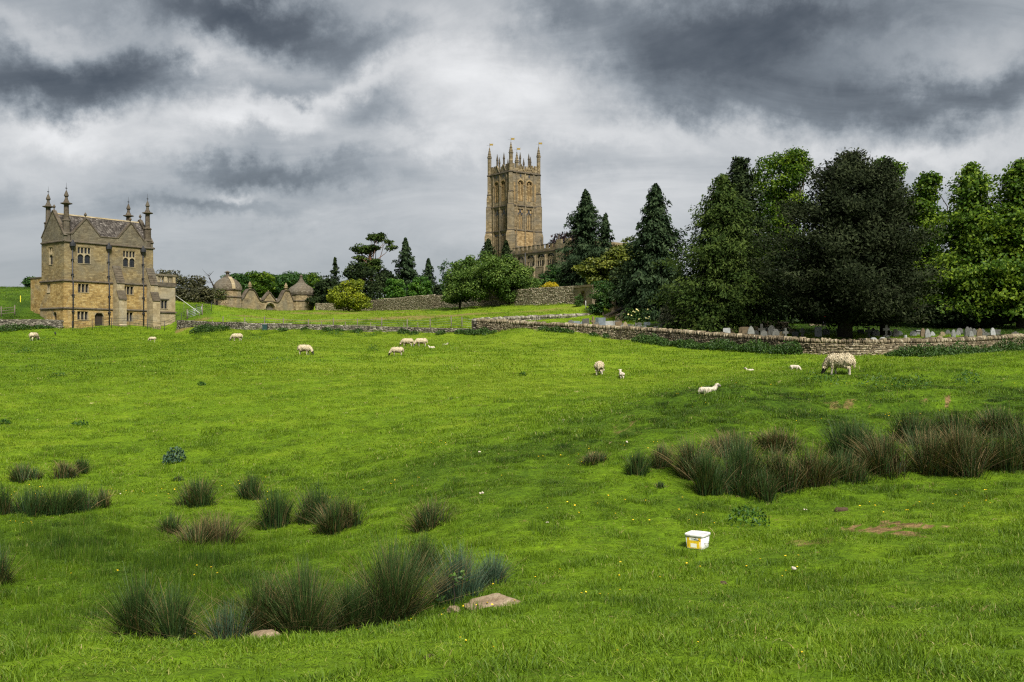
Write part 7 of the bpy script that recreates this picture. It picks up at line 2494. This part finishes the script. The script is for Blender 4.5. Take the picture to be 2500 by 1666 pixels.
# ---------------------------------------------------------------- bucket, stones, small things
def build_bucket():
    t = NT('bucket_plastic')
    tc = t.n('ShaderNodeTexCoord').outputs['Object']
    c = t.ramp(t.noise(tc, 9, 5, .7), [(.32, (.40, .38, .33)), (.5, (.66, .66, .64)), (.7, (.74, .74, .73))])
    M['bucket_plastic'] = t.done(c, .38, t.bump(t.noise(tc, 30, 3), .08, .01), .45)
    t = NT('label_yellow')
    c = t.ramp(t.noise(t.n('ShaderNodeTexCoord').outputs['Object'], 25, 4, .7), [(.35, (.62, .36, .012)), (.65, (.80, .60, .035))])
    M['label_yellow'] = t.done(c, .45)
    t = NT('label_blue'); M['label_blue'] = t.done((.16, .22, .30), .5)
    t = NT('label_white'); M['label_white'] = t.done((.78, .76, .66), .5)
    p = on_ground(1703, 1336)
    root = empty('feed_bucket', (p.x, p.y, p.z - .015), math.radians(57))
    tag(root, 'white lidded plastic bucket with a yellow label standing in the grass', 'bucket')

    def ring(h, a, z, n=32, e=7.0):
        out = []
        for k in range(n):
            q = 2 * math.pi * k / n + math.pi / n
            c, s = math.cos(q), math.sin(q)
            out.append((math.copysign(abs(c) ** (2 / e), c) * a, math.copysign(abs(s) ** (2 / e), s) * a, z))
        return out

    def shell(levels):
        mb = MB()
        n = 32
        v, fc = [], []
        for a, z in levels: v += ring(0, a, z)
        for i in range(len(levels) - 1):
            for k in range(n): fc.append((i * n + k, i * n + (k + 1) % n, (i + 1) * n + (k + 1) % n, (i + 1) * n + k))
        fc.append(tuple(range(n - 1, -1, -1))); fc.append(tuple(range((len(levels) - 1) * n, len(levels) * n)))
        return mb.add(v, fc, True)
    shell([(.150, 0), (.154, .01), (.170, .215)]).build('body', M['bucket_plastic'], root)
    shell([(.176, .212), (.182, .216), (.184, .250), (.180, .258), (.170, .262), (.164, .254), (.02, .256)]).build('lid', M['bucket_plastic'], root)
    # label wrapped on one side (faces -x locally)
    def lab(name, y0, y1, z0, z1, off, mat):
        mb = MB()
        n = 6
        for i in range(n):
            ya, yb = y0 + (y1 - y0) * i / n, y0 + (y1 - y0) * (i + 1) / n

            def q(y, z):
                a = .154 + (.170 - .154) * (z - .01) / .205
                x = a * max(0.0, 1 - abs(y / a) ** 7.0) ** (1 / 7.0)
                return (-(x + off), y, z)
            mb.quad(q(ya, z0), q(yb, z0), q(yb, z1), q(ya, z1))
        return mb.build(name, mat, root)
    lb = lab('label', -.128, .128, .015, .200, .0016, M['label_yellow'])
    lw = lab('label_panel', -.08, .08, .152, .196, .0030, M['label_white']); lw.parent = lb
    l2 = lab('label_print', -.05, .05, .170, .183, .0042, M['label_blue']); l2.parent = lb
    l3 = lab('label_picture', -.05, .06, .03, .10, .0030, M['label_white']); l3.parent = lb
    hp = [(-.02 + .0 * k, -.168, .215) for k in range(1)]
    pts = []
    for k in range(13):
        q = math.pi * k / 12
        pts.append((.186 * math.cos(q) * 1.0, -.176 * math.sin(q) - .02, .205 - .115 * math.sin(q)))
    h = MB().tube(pts, .0035, 6).build('handle', M['iron'], root)
    # strand of dry straw leaning beside it
    s = MB().tube([(0, 0, 0), (.03, .02, .09), (-.02, .03, .17), (-.08, .03, .21)], [.003, .0028, .0025, .001], 5)
    plain('straw', (.52, .42, .20), .8)
    q = on_ground(1741, 1322)
    o = s.build('straw_stalk', M['straw'], None, (q.x, q.y, q.z + .02)); tag(o, 'bent dry straw stalk beside the white bucket', 'straw')


build_bucket()


def rock_mesh(seed, size, rough=.16, flat=1.0):
    rng = np.random.default_rng(seed)
    bm = bmesh.new()
    bmesh.ops.create_icosphere(bm, subdivisions=4, radius=1.0)
    planes = [(_unit(rng.normal(size=3)), rng.uniform(.5, .8)) for _ in range(12)]
    for v in bm.verts:
        c = np.array(v.co)
        for n, k in planes:
            q = c @ n
            if q > k: c = c - n * (q - k) * .9
        c[2] = min(c[2], .62 * flat)
        c = c + _unit(c) * (rng.normal(0, .012) + .06 * (vnoise(np.array([c[0] * 4 + seed]), np.array([c[1] * 4 + c[2] * 3]), seed)[0] - .5))
        v.co = c * np.array(size)
    me = bpy.data.meshes.new('rock')
    bm.to_mesh(me); bm.free()
    return me


def build_rocks():
    t = NT('rock')
    tc = t.n('ShaderNodeTexCoord').outputs['Object']
    c = t.ramp(t.noise(tc, 6, 7, .7), [(.28, (.09, .062, .036)), (.5, (.215, .160, .102)), (.72, (.34, .275, .19))])
    c = t.mix(t.ramp(t.noise(tc, 17, 5, .75), [(.55, (0, 0, 0)), (.68, (.8, .8, .8))]), c, (.10, .07, .045))
    M['rock'] = t.done(c, .92, t.bump(t.noise(tc, 13, 6, .75), .8, .03), .12)
    k = 12.0 / F
    for px, d, dz, size, rz, tilt, lab in [
            (1190, 11.8, .03, (.42, .30, .18), -.30, .46, 'large flat pinkish rock slab bedded in the ditch bank'),
            (1108, 11.7, .02, (.095, .08, .085), .5, 0, 'rounded stone, leftmost beside the flat slab'),
            (1143, 11.75, .03, (.075, .06, .07), 1.1, 0, 'rounded stone, second from the left beside the flat slab'),
            (1172, 11.65, .01, (.07, .055, .05), 2.0, 0, 'small pale stone touching the flat slab'),
            (1165, 11.45, -.02, (.17, .05, .04), .15, .05, 'thin pale stone lying in front of the flat slab'),
            (1215, 11.5, .0, (.09, .05, .045), -.3, 0, 'small reddish stone under the right edge of the flat slab'),
            (650, 11.0, .10, (.18, .13, .11), .15, .05, 'flat stone alone at the foot of the rushes in the ditch')]:
        x = px_x(px, d)
        z = gz(x, d)
        o = link('rock', rock_mesh(int(px), size, flat=.8 if size[0] < .3 else .42), M['rock'], None, (x, d, z + dz), (tilt * .5, tilt * -.3, rz))
        tag(o, lab, 'rock', 'stones in the ditch')


build_rocks()


def build_bits():
    rng = np.random.default_rng(3)
    for k, (px, py, s, lab) in enumerate([
            (1170, 1108, .05, 'white scrap of wool in the grass below the middle pasture'), (1178, 1210, .06, 'white scrap of wool above the isolated rush tussock, to its right'), (1530, 1088, .07, 'white scrap of wool left of the rush bed'),
            (1966, 1252, .045, 'white scrap of wool below the rush bed'), (1936, 1398, .05, 'white scrap of wool in the near grass right of the bucket'), (1377, 1030, .05, 'white scrap of wool on the pale field before the bank'),
            (1335, 1282, .035, 'small white scrap of wool left of the bucket'), (294, 1210, .035, 'white scrap of wool beside the long dark bank of rushes'), (1440, 836, .10, 'white scrap of wool in the pasture below the churchyard wall'), (1786, 934, .05, 'white scrap of wool right of the lying lamb'), (376, 837, .08, 'white scrap of wool under the small sheep by the house')]):
        p = on_ground(px, py)
        s *= .65
        f = Flesh()
        for q in range(5): f.ball(tuple(rng.normal(0, .5, 3) * s * np.array([1, 1, .3]) + [0, 0, s * .5]), float(s * rng.uniform(.4, .7)), seg=8)
        me = f.skin('wool_scrap', s * .16, 1)
        tag(link('wool_scrap', me, M['wool_lamb'], None, (p.x, p.y, p.z + .03)), lab, 'wool', 'scraps of wool in the grass')
    # molehill and dung
    plain('earth', (.06, .038, .022), .95, .4, 9)
    for px, py, w, lab in ((2056, 1248, .15, 'fresh brown molehill below the rush bed'), (1765, 1428, .07, 'dark clod in the grass below the bucket'), (1052, 1610, .06, 'dark clod in the nearest grass'), (2176, 1488, .06, 'dark clod in the near grass on the right')):
        p = on_ground(px, py)
        o = link('molehill' if w > .1 else 'earth_clod', rock_mesh(int(px) + 5, (w, w * .8, w * .55)), M['earth'], None, (p.x, p.y, p.z + w * .1))
        tag(o, lab, 'molehill' if w > .1 else 'clod')
    # crow near the leftmost sheep
    plain('crow', (.010, .010, .013), .5, .3, 8, .4)
    p = on_ground(135, 820)
    f = Flesh()
    f.ball((0, 0, .17), (.13, .065, .07), (0, -.35, 0)); f.ball((.12, 0, .25), .042); f.limb([(.14, 0, .25), (.205, 0, .24)], [.022, .006]); f.limb([(-.10, 0, .15), (-.24, 0, .11)], [.045, .022]); f.limb([(.06, 0, .2), (.11, 0, .24)], [.06, .042])
    for s in (-1, 1): f.limb([(.0, s * .03, .13), (.01, s * .03, .01), (.04, s * .03, .008)], [.016, .008, .008])
    o = link('crow', f.skin('crow', .012, 1), M['crow'], None, (p.x, p.y, p.z), (0, 0, 2.2))
    o.scale = (1.5,) * 3
    tag(o, 'black crow standing in the grass right of the leftmost sheep', 'bird')
    # dry sticks lying by the niche pier
    q = on_ground(1432, 757, 100, 140)
    q = Vector((px_x(1430, 123.2), 123.2, gz(px_x(1430, 123.2), 123.2)))
    o = MB().tube([(0, 0, -.1), (0, 0, 1.1)], .05, 6).build('pale_stake', M['pale_rope'], None, q); tag(o, 'pale upright stake in front of the niche pier', 'stake')
    o = MB().tube([(0, 0, .0), (.7, .1, .55)], .045, 6).build('fallen_pole', M['pale_rope'], None, (q.x + .2, q.y - .2, q.z)); tag(o, 'pale pole leaning right of the stake at the niche pier', 'pole')
    # yellow roses on the stair wall
    rngr = np.random.default_rng(12)
    c = at(1560, 768, 112)
    r = empty('rose_bush', (c.x, c.y, gz(c.x, c.y)))
    tag(r, 'climbing rose with pale yellow blooms by the churchyard steps', 'rose bush')
    n = 700
    kz = c.z - r.location.z
    Cc = np.stack([rngr.normal(0, .8, n), rngr.normal(0, .4, n), rngr.uniform(.1, kz + .7, n)], 1)
    Lf = rngr.uniform(.12, .24, n)
    V, Fq = kites(Cc, rngr.normal(size=(n, 3)), rngr.normal(size=(n, 3)), Lf, Lf * .6)
    link('leaves', np_mesh('leaves', V, Fq, np.repeat(rngr.uniform(0, 1, n), 4)), M['ivy'], r)
    t = NT('rose_petal'); M['rose_petal'] = t.done((.58, .52, .22), .6)
    fl = MB().lathe([(.02, -.05), (.09, -.02), (.11, .03), (.06, .07), (.02, .05)], 7, smooth=True).mesh('bloom')
    for q in range(13): link('bloom', fl, M['rose_petal'], r, (rngr.normal(0, .85), -.55 + rngr.normal(0, .2), rngr.uniform(.3, kz + .6)), (rngr.uniform(0, 1.5), 0, rngr.uniform(0, 6)))


build_bits()
